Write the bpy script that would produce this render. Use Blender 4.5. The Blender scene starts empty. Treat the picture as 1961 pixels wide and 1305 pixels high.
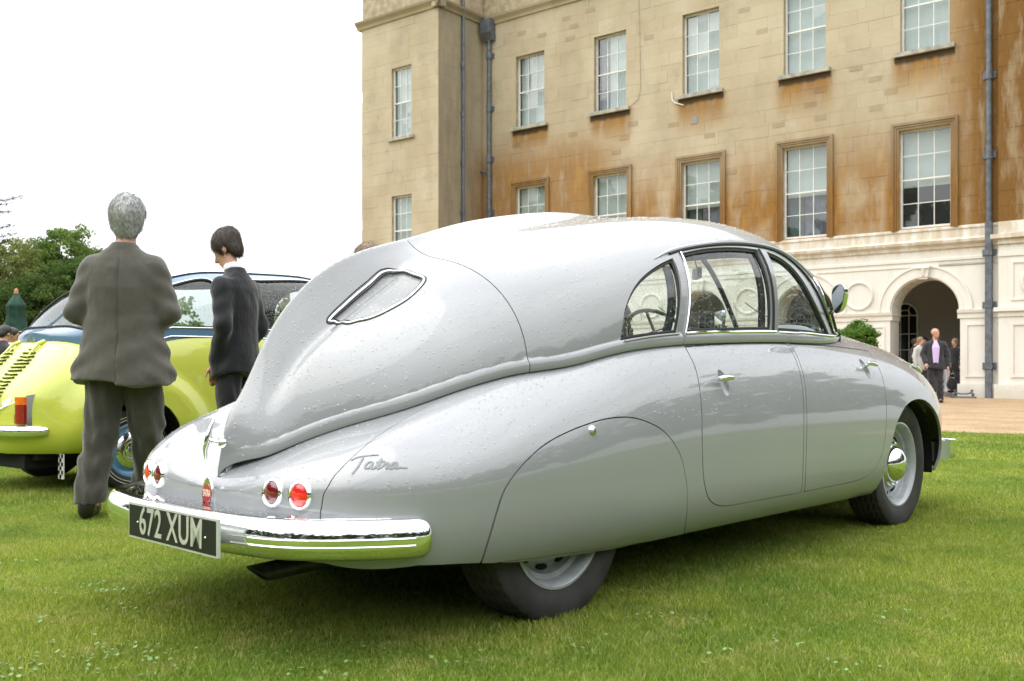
import bpy, bmesh, math, random
import numpy as np
from mathutils import Vector, Matrix, geometry
random.seed(7); RNG=np.random.default_rng(7)
SC=bpy.context.scene; COL=SC.collection
# ------------------------------------------------------------------ camera, sky, sun, exposure
CAM_H=.8185
cd=bpy.data.cameras.new('camera'); cam=bpy.data.objects.new('camera',cd); COL.objects.link(cam)
cam.location=(0,0,CAM_H); cam.rotation_euler=(math.radians(90),0,0)
cd.sensor_width=36; cd.lens=1880/1961*36; cd.shift_y=57.5/1961; cd.clip_start=.05; cd.clip_end=900
cd.dof.use_dof=True; cd.dof.focus_distance=4.6; cd.dof.aperture_fstop=7.1
SC.camera=cam
SC.view_settings.view_transform='Standard'; SC.view_settings.look='None'
SC.view_settings.exposure=.22; SC.view_settings.gamma=1; SC.view_settings.use_curve_mapping=False
SC.cycles.max_bounces=8; SC.cycles.transparent_max_bounces=16; SC.cycles.glossy_bounces=4
SUN_EL,SUN_AZ=50,262   # azimuth clockwise from +Y
W=bpy.data.worlds.new('World'); SC.world=W; W.use_nodes=True
nt=W.node_tree; nt.nodes.clear()
def N(t,loc=None,**k):
    n=nt.nodes.new(t)
    for a,b in k.items(): setattr(n,a,b)
    return n
out=N('ShaderNodeOutputWorld'); bg=N('ShaderNodeBackground'); bg.inputs[1].default_value=.1
sky=N('ShaderNodeTexSky',sky_type='NISHITA',sun_disc=False); sky.sun_elevation=math.radians(SUN_EL); sky.sun_rotation=math.radians(SUN_AZ)
tc=N('ShaderNodeTexCoord'); mp=N('ShaderNodeMapping'); mp.inputs['Scale'].default_value=(1,1,2.6)
nz=N('ShaderNodeTexNoise'); nz.inputs['Scale'].default_value=2.1; nz.inputs['Detail'].default_value=7; nz.inputs['Roughness'].default_value=.55
cr=N('ShaderNodeValToRGB'); e=cr.color_ramp.elements
e[0].position=.30; e[0].color=(.72,.745,.82,1); e[1].position=.70; e[1].color=(1.3,1.3,1.28,1)
mx=N('ShaderNodeMixRGB'); mx.inputs[0].default_value=.94
# overcast luminance: brighter towards the zenith
sz=N('ShaderNodeSeparateXYZ'); mr=N('ShaderNodeMapRange'); mr.inputs[1].default_value=-.05; mr.inputs[2].default_value=1.; mr.inputs[3].default_value=8.4; mr.inputs[4].default_value=30.
sc_=N('ShaderNodeVectorMath',operation='SCALE')
nt.links.new(tc.outputs['Generated'],mp.inputs[0]); nt.links.new(mp.outputs[0],nz.inputs['Vector']); nt.links.new(nz.outputs[0],cr.inputs[0])
nt.links.new(sky.outputs[0],mx.inputs[1]); nt.links.new(tc.outputs['Generated'],sz.inputs[0]); nt.links.new(sz.outputs[2],mr.inputs[0]); nt.links.new(cr.outputs[0],sc_.inputs[0]); nt.links.new(mr.outputs[0],sc_.inputs['Scale']); nt.links.new(sc_.outputs[0],mx.inputs[2]); nt.links.new(mx.outputs[0],bg.inputs[0]); nt.links.new(bg.outputs[0],out.inputs[0])
sl=bpy.data.lights.new('sun','SUN'); sl.energy=1.5; sl.angle=math.radians(70); sl.color=(1,.965,.91)
so=bpy.data.objects.new('sun',sl); COL.objects.link(so)
az=math.radians(SUN_AZ); el=math.radians(SUN_EL)
so.rotation_euler=Vector((math.sin(az)*math.cos(el),math.cos(az)*math.cos(el),math.sin(el))).to_track_quat('Z','Y').to_euler()
so.location=(0,0,60)
# ------------------------------------------------------------------ helpers
def tag(o,label=None,cat=None,group=None,kind=None):
    if label: o['label']=label
    if cat: o['category']=cat
    if group: o['group']=group
    if kind: o['kind']=kind
    return o
def empty(name,loc=(0,0,0),rz=0,label=None,cat=None,group=None):
    o=bpy.data.objects.new(name,None); COL.objects.link(o); o.location=loc; o.rotation_euler=(0,0,rz); o.empty_display_size=.2
    return tag(o,label,cat,group)
def link(name,me,mat=None,parent=None,smooth=False):
    if mat is not None and not me.materials: me.materials.append(mat)
    if smooth: me.polygons.foreach_set('use_smooth',[True]*len(me.polygons))
    o=bpy.data.objects.new(name,me); COL.objects.link(o)
    if parent is not None: o.parent=parent
    return o
def mesh(name,V,F,mat=None,parent=None,smooth=False):
    me=bpy.data.meshes.new(name); me.from_pydata([tuple(map(float,v)) for v in V],[],[tuple(int(i) for i in f) for f in F]); me.update()
    return link(name,me,mat,parent,smooth)
def npmesh(name,V,F,mat=None,parent=None,smooth=False,k=3,attr=None):
    V=np.asarray(V,np.float32).reshape(-1,3); F=np.asarray(F,np.int32).reshape(-1,k)
    me=bpy.data.meshes.new(name); me.vertices.add(len(V)); me.vertices.foreach_set('co',V.ravel())
    me.loops.add(F.size); me.loops.foreach_set('vertex_index',F.ravel()); me.polygons.add(len(F))
    me.polygons.foreach_set('loop_start',np.arange(0,F.size,k,dtype=np.int32)); 
    me.update(calc_edges=True); me.validate()
    if attr is not None:
        a=me.attributes.new('tint','FLOAT','POINT'); a.data.foreach_set('value',np.asarray(attr,np.float32))
    return link(name,me,mat,parent,smooth)
class MB:
    def __init__(s): s.V=[];s.F=[]
    def add(s,V,F):
        n=len(s.V); s.V+= [tuple(v) for v in V]; s.F+=[tuple(i+n for i in f) for f in F]; return s
    def box(s,a,b,M=None,bev=0):
        (x0,y0,z0),(x1,y1,z1)=a,b
        V=[Vector(p) for p in ((x0,y0,z0),(x1,y0,z0),(x1,y1,z0),(x0,y1,z0),(x0,y0,z1),(x1,y0,z1),(x1,y1,z1),(x0,y1,z1))]
        if M is not None: V=[M@v for v in V]
        return s.add(V,[(0,3,2,1),(4,5,6,7),(0,1,5,4),(1,2,6,5),(2,3,7,6),(3,0,4,7)])
    def tube(s,P,r,n=8,cap=True,closed=False):
        P=[Vector(p) for p in P]; m=len(P); R=r if hasattr(r,'__len__') else [r]*m
        up=None; base=len(s.V); 
        for i,p in enumerate(P):
            t=(P[(i+1)%m]-P[i-1]) if closed else (P[min(i+1,m-1)]-P[max(i-1,0)])
            t.normalize()
            if up is None: up=Vector((0,0,1)) if abs(t.z)<.9 else Vector((1,0,0))
            a=t.cross(up).normalized(); b=a.cross(t).normalized(); up=b
            for k in range(n):
                an=2*math.pi*k/n; s.V.append(tuple(p+(a*math.cos(an)+b*math.sin(an))*R[i]))
        for i in range(m if closed else m-1):
            for k in range(n):
                a0=base+i*n+k; a1=base+i*n+(k+1)%n; j=(i+1)%m
                s.F.append((a0,a1,base+j*n+(k+1)%n,base+j*n+k))
        if cap and not closed:
            s.F.append(tuple(base+k for k in range(n))[::-1]); s.F.append(tuple(base+(m-1)*n+k for k in range(n)))
        return s
    def lathe(s,prof,M=None,n=32,close=False):
        """prof: (r, axial) about local Y axis"""
        b=len(s.V); m=len(prof)
        for k in range(n):
            a=2*math.pi*k/n
            for r,y in prof:
                v=Vector((r*math.cos(a),y,r*math.sin(a))); s.V.append(tuple(M@v if M is not None else v))
        for k in range(n):
            for i in range(m-1 if not close else m):
                j=(i+1)%m; s.F.append((b+k*m+i,b+k*m+j,b+((k+1)%n)*m+j,b+((k+1)%n)*m+i))
        return s
    def prism(s,poly,ax,lo,hi,M=None):
        """poly 2D, extruded along axis ax"""
        n=len(poly)
        def mk(p,t):
            c=[0,0,0]; o=[i for i in range(3) if i!=ax]; c[o[0]],c[o[1]]=p; c[ax]=t; v=Vector(c); return M@v if M is not None else v
        V=[mk(p,lo) for p in poly]+[mk(p,hi) for p in poly]
        return s.add(V,[tuple(range(n))[::-1],tuple(range(n,2*n))]+[(i,(i+1)%n,n+(i+1)%n,n+i) for i in range(n)])
    def build(s,name,mat,parent=None,smooth=False,fix=False):
        me=bpy.data.meshes.new(name); me.from_pydata(s.V,[],s.F); me.update()
        if fix:
            bm=bmesh.new(); bm.from_mesh(me); bmesh.ops.recalc_face_normals(bm,faces=bm.faces); bm.to_mesh(me); bm.free()
        o=link(name,me,mat,parent,smooth)
        if smooth: 
            try: me.set_sharp_from_angle(angle=math.radians(38))
            except Exception: pass
        return o
# ------------------------------------------------------------------ materials
MATS={}
def srgb(h):
    h=h.lstrip('#'); c=[int(h[i:i+2],16)/255 for i in (0,2,4)]
    return tuple((x/12.92 if x<=.04045 else ((x+.055)/1.055)**2.4) for x in c)+(1,)
class NT:
    def __init__(s,name):
        s.m=bpy.data.materials.new(name); s.m.use_nodes=True; s.t=s.m.node_tree; s.t.nodes.clear()
        s.out=s.n('ShaderNodeOutputMaterial')
    def n(s,t,**k):
        nd=s.t.nodes.new(t)
        for a,b in k.items():
            if a=='inp':
                for kk,v in b.items():
                    if isinstance(v,bpy.types.NodeSocket): s.t.links.new(v,nd.inputs[kk])
                    else: nd.inputs[kk].default_value=v
            else: setattr(nd,a,b)
        return nd
    def link(s,a,b): s.t.links.new(a,b)
    def math(s,op,a,b=0,c=None,clamp=False):
        inp={0:a,1:b}
        if c is not None: inp[2]=c
        return s.n('ShaderNodeMath',operation=op,use_clamp=clamp,inp=inp).outputs[0]
    def mix(s,f,a,b,bt='MIX'):
        return s.n('ShaderNodeMixRGB',blend_type=bt,inp={0:f,1:a,2:b}).outputs[0]
    def ramp(s,f,a,b): # smooth map a..b ->0..1
        return s.n('ShaderNodeMapRange',interpolation_type='SMOOTHSTEP',inp={0:f,1:a,2:b,3:0.,4:1.}).outputs[0]
    def noise(s,vec,scale,detail=4,rough=.5,out=0):
        return s.n('ShaderNodeTexNoise',inp={'Vector':vec,'Scale':scale,'Detail':detail,'Roughness':rough}).outputs[out]
    def obj(s): return s.n('ShaderNodeTexCoord').outputs['Object']
    def scale(s,vec,sc): return s.n('ShaderNodeMapping',inp={0:vec,3:sc}).outputs[0]
    def bump(s,h,strength=.3,dist=.01,nrm=None):
        i={'Height':h,'Strength':strength,'Distance':dist}
        if nrm is not None: i['Normal']=nrm
        return s.n('ShaderNodeBump',inp=i).outputs[0]
    def bsdf(s,**k):
        p=s.n('ShaderNodeBsdfPrincipled')
        for a,b in k.items():
            a=a.replace('_',' ')
            if isinstance(b,bpy.types.NodeSocket): s.t.links.new(b,p.inputs[a])
            else: p.inputs[a].default_value=b
        s.t.links.new(p.outputs[0],s.out.inputs[0]); return p
def simple(name,col,rough=.6,metal=0,var=.12,vs=30,bump=0,bs=80,bd=.004,**k):
    if name in MATS: return MATS[name]
    t=NT(name); o=t.obj()
    c=srgb(col) if isinstance(col,str) else tuple(col)+(1,)
    nz=t.noise(o,vs,4)
    dark=tuple(x*(1-var) for x in c[:3])+(1,); lite=tuple(min(1,x*(1+var)) for x in c[:3])+(1,)
    col_=t.mix(t.ramp(nz,.3,.7),dark,lite)
    kw=dict(Base_Color=col_,Roughness=rough,Metallic=metal); kw.update(k)
    if bump: kw['Normal']=t.bump(t.noise(o,bs,5,.6),bump,bd)
    t.bsdf(**kw); MATS[name]=t.m; return t.m
def drops(t,vec,scale,thr,up=True):
    """height field of rain beads"""
    v=t.n('ShaderNodeTexVoronoi',feature='F1',inp={'Vector':vec,'Scale':scale,'Randomness':1.})
    sep=t.n('ShaderNodeSeparateColor',inp={0:v.outputs['Color']}).outputs
    on=t.math('GREATER_THAN',sep[0],thr)
    rad=t.math('MULTIPLY_ADD',sep[1],.22,.10)
    q=t.math('DIVIDE',v.outputs['Distance'],rad)
    hgt=t.math('SUBTRACT',1.,t.math('MULTIPLY',q,q),clamp=True)
    hgt=t.math('SQRT',hgt)
    r=t.math('MULTIPLY',hgt,on)
    if up:
        nz_=t.n('ShaderNodeSeparateXYZ',inp={0:t.n('ShaderNodeNewGeometry').outputs['Normal']}).outputs[2]
        r=t.math('MULTIPLY',r,t.ramp(nz_,-.05,.5))
    return r
def paint(name,col,col2=None,coat=1.,rough=.36,drop=True,dens=.62):
    t=NT(name); o=t.obj(); c=srgb(col) if isinstance(col,str) else tuple(col)+(1,)
    base=t.mix(t.ramp(t.noise(o,2.2,3),.35,.65),tuple(x*.97 for x in c[:3])+(1,),c)
    h=None; kw={}
    peel=t.bump(t.noise(o,55,2),.012,.004)
    if drop:
        a=drops(t,o,72.,dens-.04); b=drops(t,o,125.,dens-.16)
        h=t.math('MAXIMUM',a,t.math('MULTIPLY',b,.5))
        nb=t.bump(h,.55,.003,peel)
        kw=dict(Normal=nb,Coat_Normal=nb)
    else: kw=dict(Normal=peel,Coat_Normal=peel)
    t.bsdf(Base_Color=base,Roughness=rough,Coat_Weight=coat,Coat_Roughness=.045,Coat_IOR=1.55,Specular_IOR_Level=.4,**kw)
    return t.m
M_SILVER=paint('grey_car_paint',(.252,.259,.268))
M_LIME=paint('lime_car_paint',(.56,.60,.075),dens=.8)
M_BLUE=paint('blue_car_paint',(.10,.19,.30),dens=.75)
M_PALEROOF=paint('pale_roof_paint',(.66,.72,.76),dens=.7)
def chrome(name,drop=False,rough=.045):
    t=NT(name); kw={}
    if drop: kw['Normal']=t.bump(drops(t,t.obj(),120.,.3),.9,.003)
    t.bsdf(Base_Color=(.82,.83,.84,1),Metallic=1.,Roughness=rough,**kw); return t.m
M_CHROME=chrome('chrome'); M_CHROMEW=chrome('wet_chrome',True)
M_RUBBER=simple('black_rubber',(.008,.008,.009),.6,0,.2,25,.12,220,.002)
M_TYRE=simple('tyre_rubber',(.026,.025,.023),.78,0,.4,7,.35,120,.004)
M_BLACK=simple('black_gap',(.004,.004,.004),.9)
M_DARKIN=simple('dark_interior',(.018,.02,.024),.7,0,.3,8)
M_LINER=simple('headliner',(.10,.095,.085),.9,0,.15,12)
M_IVORY=simple('ivory_plastic',(.75,.70,.56),.3,0,.06,20)
M_EXH=simple('exhaust_metal',(.05,.052,.055),.42,.6,.3,30,.1,90)
def glass(name,tint=(.86,.92,.9),film=.015,drop=True,up=False,dark=0.):
    t=NT(name); o=t.obj(); kw={}
    d=None
    if drop:
        a=drops(t,o,85.,.35,up); b=drops(t,o,190.,.3,up); d=t.math('MAXIMUM',a,t.math('MULTIPLY',b,.6))
        nb=t.bump(d,1.,.004); kw={'Normal':nb}
    tr=t.n('ShaderNodeBsdfTransparent',inp={0:tint+(1,)})
    gl=t.n('ShaderNodeBsdfGlossy',inp=dict({0:(1,1,1,1),1:.02},**kw))
    df=t.n('ShaderNodeBsdfDiffuse',inp={0:(.62,.64,.64,1)})
    ge=t.n('ShaderNodeNewGeometry'); nn_=kw['Normal'] if kw else ge.outputs['Normal']
    dt=t.math('ABSOLUTE',t.n('ShaderNodeVectorMath',operation='DOT_PRODUCT',inp={0:nn_,1:ge.outputs['Incoming']}).outputs['Value'])
    fr=t.math('MULTIPLY_ADD',t.math('POWER',t.math('SUBTRACT',1.,dt,clamp=True),5.),.94,.06,clamp=True)
    f=fr
    m1=t.n('ShaderNodeMixShader',inp={0:f,1:tr.outputs[0],2:gl.outputs[0]})
    ff=film
    if drop: ff=t.math('MULTIPLY_ADD',d,.5,film)
    m2=t.n('ShaderNodeMixShader',inp={0:ff,1:m1.outputs[0],2:df.outputs[0]})
    t.link(m2.outputs[0],t.out.inputs[0]); return t.m
M_GLASS=glass('rainy_car_glass'); M_REARGLASS=glass('wet_rear_glass_sky_white',(.74,.79,.77),.38)  # rear pane: heavy white film paints in the bright sky seen through it
M_PANE=glass('window_glass',(.80,.84,.84),.02,False)
M_LAMPRED=simple('red_lens',(.62,.015,.01),.12,0,.1,30,0,1,1,Coat_Weight=1.)
M_LAMPDK=simple('dark_red_lens',(.13,.004,.008),.1,0,.1,30,0,1,1,Coat_Weight=1.)
M_LAMPRED2=simple('ruby_lens',(.30,.004,.008),.12,0,.1,30,0,1,1,Coat_Weight=1.)
M_AMBER=simple('amber_lens',(.85,.16,.01),.12,0,.08,30,0,1,1,Coat_Weight=1.)
# ------------------------------------------------------------------ ground
FD=Vector((-.785,.62,0)).normalized(); FN=Vector((FD.y*-1,FD.x,0)); FN=Vector((-abs(FD.y),-abs(FD.x),0)); FP=Vector((14.2,29.,0))
def fac(s,off,z=0): return FP+FD*s+FN*off+Vector((0,0,z))
BROT=math.atan2(FD.y,FD.x)
t=NT('lawn_soil'); g=t.n('ShaderNodeNewGeometry').outputs['Position']
a=t.noise(g,.55,5,.6); b=t.noise(g,6.,5,.7); c=t.noise(g,60.,4,.7)
col=t.mix(t.ramp(a,.35,.65),(.11,.18,.018,1),(.20,.26,.035,1)); col=t.mix(t.math('MULTIPLY',t.ramp(b,.45,.75),.6),col,(.19,.22,.05,1))
col=t.mix(t.math('MULTIPLY',t.ramp(c,.35,.6),.55),col,(.05,.10,.008,1))
t.bsdf(Base_Color=col,Roughness=.9,Specular_IOR_Level=.1,Normal=t.bump(t.noise(g,140.,4,.7),.6,.02)); M_LAWN=t.m
xs=[-400,-60,-30,-15,-8,-4,0,4,8,15,30,60,400]; 
o=mesh('lawn',[(-400,-300,0),(400,-300,0),(400,500,0),(-400,500,0)],[(0,1,2,3)],M_LAWN); tag(o,kind='structure')
t=NT('gravel'); g=t.n('ShaderNodeNewGeometry').outputs['Position']
v=t.n('ShaderNodeTexVoronoi',inp={'Vector':g,'Scale':55.}); a=t.noise(g,1.2,4); b=t.noise(g,25.,4,.8)
col=t.mix(t.ramp(a,.3,.7),(.33,.225,.12,1),(.45,.325,.19,1)); col=t.mix(t.math('MULTIPLY',t.ramp(b,.4,.7),.6),col,(.25,.15,.075,1))
col=t.mix(.35,col,t.n('ShaderNodeSeparateColor',inp={0:v.outputs['Color']}).outputs[0],'OVERLAY')
t.bsdf(Base_Color=col,Roughness=.95,Normal=t.bump(v.outputs['Distance'],.7,.02)); M_GRAVEL=t.m
P=[]; K=60
for i in range(K+1): P.append(fac(-11+110*i/K,17.7+.06*math.sin(i*1.7),.004))
for i in range(K+1): P.append(fac(-11+110*i/K,-1.5,.004))
o=mesh('gravel_drive',P,[(i,i+1,K+2+i,K+1+i) for i in range(K)],M_GRAVEL); tag(o,kind='structure')
# grass blades, real geometry
def gmat(name):
    t=NT(name); g=t.n('ShaderNodeNewGeometry').outputs['Position']; at=t.n('ShaderNodeAttribute',attribute_name='tint').outputs['Fac']
    a=t.noise(g,.8,4,.6); b=t.noise(g,4.5,4,.7)
    col=t.mix(t.ramp(a,.35,.65),(.175,.275,.03,1),(.37,.425,.06,1))
    col=t.mix(t.math('MULTIPLY',t.ramp(b,.5,.72),.75),col,(.50,.46,.14,1))
    col=t.mix(t.math('MULTIPLY',t.ramp(t.noise(g,1.7,3,.6),.57,.72),.55),col,(.075,.16,.02,1))
    col=t.mix(t.ramp(at,.0,.55),t.mix(.55,col,(.05,.115,.008,1)),col); col=t.mix(t.math('MULTIPLY',t.ramp(at,.9,1.),.8),col,(.42,.36,.17,1))
    d=t.n('ShaderNodeBsdfDiffuse',inp={0:col}); tl=t.n('ShaderNodeBsdfTranslucent',inp={0:col}); gl=t.n('ShaderNodeBsdfGlossy',inp={0:(.6,.6,.6,1),1:.45})
    m=t.n('ShaderNodeMixShader',inp={0:.35,1:d.outputs[0],2:tl.outputs[0]}); m2=t.n('ShaderNodeMixShader',inp={0:.04,1:m.outputs[0],2:gl.outputs[0]})
    t.link(m2.outputs[0],t.out.inputs[0]); return t.m
M_GRASS=gmat('grass_blades')
CU=Vector((.690,.724,0)).normalized(); CV=Vector((-CU.y,CU.x,0)); CO=Vector((-.3655,3.730,0))
def blades(y0,y1,dens,h0,h1,w,seg,pad=.35):
    amax=.57*y1+pad; n=int(dens*(y1-y0)*2*amax)
    X=RNG.uniform(-amax,amax,n); Y=RNG.uniform(y0,y1,n); k=np.abs(X)<.53*Y+pad
    X,Y=X[k],Y[k]
    off=(X-FP.x)*FN.x+(Y-FP.y)*FN.y; k=off>17.72; X,Y=X[k],Y[k]; n=len(X)
    an=RNG.uniform(0,2*math.pi,n); H=RNG.uniform(h0,h1,n)*(1+.35*np.sin(X*3.1+1.3*np.sin(Y*2.3))*np.sin(Y*2.7)); 
    la=RNG.uniform(0,2*math.pi,n); lm=RNG.uniform(.1,1.1,n)*H; W2=w*RNG.uniform(.6,1.3,n)
    dx,dy=np.cos(an)*W2/2,np.sin(an)*W2/2; lx,ly=np.cos(la)*lm,np.sin(la)*lm
    B=np.stack([X,Y,np.zeros(n)],1)
    z=np.zeros(n)
    if seg==2:
        V=np.stack([B+np.stack([-dx,-dy,z],1),B+np.stack([dx,dy,z],1),B+np.stack([lx*.35-dx*.8,ly*.35-dy*.8,H*.6],1),B+np.stack([lx*.35+dx*.8,ly*.35+dy*.8,H*.6],1),B+np.stack([lx,ly,H],1)],1)
        i=np.arange(n)[:,None]*5; F=np.stack([i+[0,1,3],i+[0,3,2],i+[2,3,4]],1).reshape(-1,3); q=5
    else:
        V=np.stack([B+np.stack([-dx,-dy,z],1),B+np.stack([dx,dy,z],1),B+np.stack([lx,ly,H],1)],1)
        F=np.arange(n*3).reshape(-1,3); q=3
    return V.reshape(-1,3),F,np.repeat(RNG.uniform(0,1,n),q)
Vs,Fs,As=[],[],[]; off=0
for a in ((2.3,3.6,30000,.009,.022,.0026,2),(3.6,5.6,16000,.009,.022,.0036,1),(5.6,9,5600,.011,.026,.006,1),(9,18,1500,.013,.03,.012,1),(18,30,350,.02,.05,.025,1)):
    v,f,t_=blades(*a); Vs.append(v);Fs.append(f+off);As.append(t_);off+=len(v)
o=npmesh('grass',np.concatenate(Vs),np.concatenate(Fs),M_GRASS,attr=np.concatenate(As)); tag(o,'short mown green grass growing all over the lawn','grass',kind='stuff')
# broad-leaved weeds in the grass
M_WEED=simple('weed_leaf',(.115,.21,.055),.55,0,.3,40)
def gp(px,py):
    Y=1880*CAM_H/(py-710); return Vector(((px-980.5)/1880*Y,Y,0))
mb=MB()
for (px,py,n,s) in [(200,1262,60,.10),(215,1268,30,.05),(285,1286,26,.06),(78,1196,16,.035),(170,1130,12,.03),(200,1140,40,.07),(310,1130,12,.03),(235,1175,14,.03),(20,1086,14,.04),(300,1090,12,.03),(20,1287,20,.05),(65,1288,24,.05),(600,1296,20,.05),(530,1265,14,.04),(1095,1240,20,.06),(1500,1238,18,.05),(1300,1190,22,.05),(1230,1140,20,.04),(1360,1262,14,.05),(700,1250,14,.05),(420,1150,10,.03),(1700,1180,18,.05),(1850,1120,10,.04),(1620,1290,16,.05),(880,1280,16,.05)]:
    c=gp(px,py)
    for i in range(int(n*.75)):
        p=c+Vector((random.gauss(0,s),random.gauss(0,s),.012+random.random()*.014)); a=random.random()*6.28; L_=random.uniform(.008,.019); w=L_*random.uniform(.3,.5)
        d=Vector((math.cos(a),math.sin(a),random.uniform(-.1,.5))); e=Vector((-math.sin(a),math.cos(a),random.uniform(-.3,.3)))
        mb.add([p,p+d*L_*.5+e*w,p+d*L_,p+d*L_*.5-e*w],[(0,1,2,3)])
o=mb.build('lawn_weeds',M_WEED); tag(o,'small pale broad leaved weeds flat in the lawn','weeds',kind='stuff')
# ------------------------------------------------------------------ the mansion
def facxyz(t):
    g=t.n('ShaderNodeNewGeometry').outputs['Position']
    def dot(v,c):
        d=t.n('ShaderNodeVectorMath',operation='DOT_PRODUCT',inp={0:g,1:tuple(v)}).outputs['Value']
        return t.math('SUBTRACT',d,c)
    s=dot(FD,FD.dot(FP)); o=dot(FN,FN.dot(FP)); z=t.n('ShaderNodeSeparateXYZ',inp={0:g}).outputs[2]
    return g,s,o,z
def stone_mat(name,arch=0.):
    t=NT(name); g,s,o,z=facxyz(t)
    v=t.n('ShaderNodeCombineXYZ',inp={0:s,1:o,2:z}).outputs[0]
    rnd=t.n('ShaderNodeObjectInfo').outputs['Random']
    big=t.noise(t.scale(v,(.35,.35,.22)),1.,5,.6); med=t.noise(t.scale(v,(2.6,2.6,.55)),1.,5,.65); fine=t.noise(v,14.,4,.7); gr=t.noise(t.scale(v,(.8,.8,9.)),1.,4,.7)
    blk=t.n('ShaderNodeTexVoronoi',feature='F1',inp={'Vector':t.scale(v,(1.1,1.1,2.2)),'Scale':1.,'Randomness':.6}).outputs['Color']
    blk=t.n('ShaderNodeSeparateColor',inp={0:blk}).outputs[0]
    base=t.mix(t.ramp(big,.35,.65),(.405,.335,.225,1),(.50,.43,.305,1))
    base=t.mix(t.math('MULTIPLY',t.ramp(gr,.5,.75),.25),base,(.36,.30,.19,1))
    base=t.mix(t.math('MULTIPLY',t.ramp(t.noise(t.scale(v,(.5,.5,.5)),1.3,6,.7),.52,.7),.5),base,(.30,.26,.185,1))
    base=t.mix(t.math('MULTIPLY_ADD',rnd,.22,0),base,(.33,.25,.15,1))
    # rust / water stains
    u=t.math('ABSOLUTE',t.math('SUBTRACT',t.math('PINGPONG',t.math('ADD',s,-1.93+3.81*10+0.),1.905*1.),0.))  # 0 at bay axis .. 1.905 between
    bg2=t.ramp(t.noise(t.scale(v,(.55,.55,.3)),1.1,4,.6),.32,.6)
    low=t.math('SUBTRACT',1.,t.ramp(t.math('ADD',z,t.math('MULTIPLY',med,2.2)),7.2,10.4))
    left=t.ramp(s,12.0,14.5)
    lowl=t.math('MULTIPLY',left,t.math('SUBTRACT',1.,t.ramp(t.math('ADD',z,t.math('MULTIPLY',med,1.6)),9.6,11.4)))
    sill=t.math('MULTIPLY',t.math('SUBTRACT',1.,t.ramp(u,.7,1.15)),t.math('MULTIPLY',t.math('LESS_THAN',z,10.62),t.ramp(z,8.9,10.5)))
    pipe=t.math('MULTIPLY',t.math('SUBTRACT',1.,t.ramp(t.math('ADD',s,t.math('MULTIPLY',med,1.2)),.6,3.2)),t.math('SUBTRACT',1.,t.ramp(z,12.,15.)))
    low=t.math('MULTIPLY',low,t.math('MAXIMUM',bg2,t.math('SUBTRACT',1.,t.ramp(u,1.0,1.5))))
    m=t.math('MAXIMUM',t.math('MAXIMUM',low,t.math('MULTIPLY',lowl,.8)),t.math('MAXIMUM',t.math('MULTIPLY',sill,.9),pipe))
    nomask=t.math('SUBTRACT',1.,t.ramp(o,.6,1.2))
    m=t.math('MULTIPLY',t.math('MULTIPLY',m,nomask),t.math('MULTIPLY_ADD',t.ramp(med,.25,.6),.75,.42),clamp=True)
    st=t.mix(t.ramp(med,.4,.7),(.24,.112,.026,1),(.35,.205,.07,1))
    st=t.mix(t.math('MULTIPLY',t.math('SUBTRACT',1.,t.ramp(t.math('ADD',s,t.math('MULTIPLY',fine,.8)),.4,2.0)),.75),st,(.15,.075,.022,1))
    c=t.mix(m,base,st)
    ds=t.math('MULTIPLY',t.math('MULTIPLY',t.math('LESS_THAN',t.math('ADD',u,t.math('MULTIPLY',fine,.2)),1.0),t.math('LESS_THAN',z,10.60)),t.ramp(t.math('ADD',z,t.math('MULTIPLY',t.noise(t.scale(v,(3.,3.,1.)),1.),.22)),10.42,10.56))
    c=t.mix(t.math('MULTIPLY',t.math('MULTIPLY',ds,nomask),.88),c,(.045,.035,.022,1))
    # tower return greyed in the colour: partly dirt, partly shade on that side
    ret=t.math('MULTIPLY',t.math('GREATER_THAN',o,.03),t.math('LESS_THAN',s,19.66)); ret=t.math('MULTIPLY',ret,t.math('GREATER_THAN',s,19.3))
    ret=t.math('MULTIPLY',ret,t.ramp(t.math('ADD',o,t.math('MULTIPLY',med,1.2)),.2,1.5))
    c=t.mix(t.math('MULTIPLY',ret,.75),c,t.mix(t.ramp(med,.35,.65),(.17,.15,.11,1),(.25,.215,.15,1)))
    top=t.math('MULTIPLY',t.ramp(z,15.2,15.7),.7); c=t.mix(top,c,(.22,.19,.13,1))
    if arch: c=t.mix(arch,c,t.mix(t.ramp(med,.35,.7),(.10,.05,.02,1),(.24,.15,.06,1)))
    t.bsdf(Base_Color=c,Roughness=.93,Specular_IOR_Level=.15,Normal=t.bump(t.math('ADD',fine,t.math('MULTIPLY',gr,.6)),.5,.015)); return t.m
M_STONE=stone_mat('limestone'); M_ARCHI=stone_mat('stained_moulding',.42)
M_MORTAR=simple('mortar',(.37,.30,.20),.95,0,.2,4)
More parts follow.
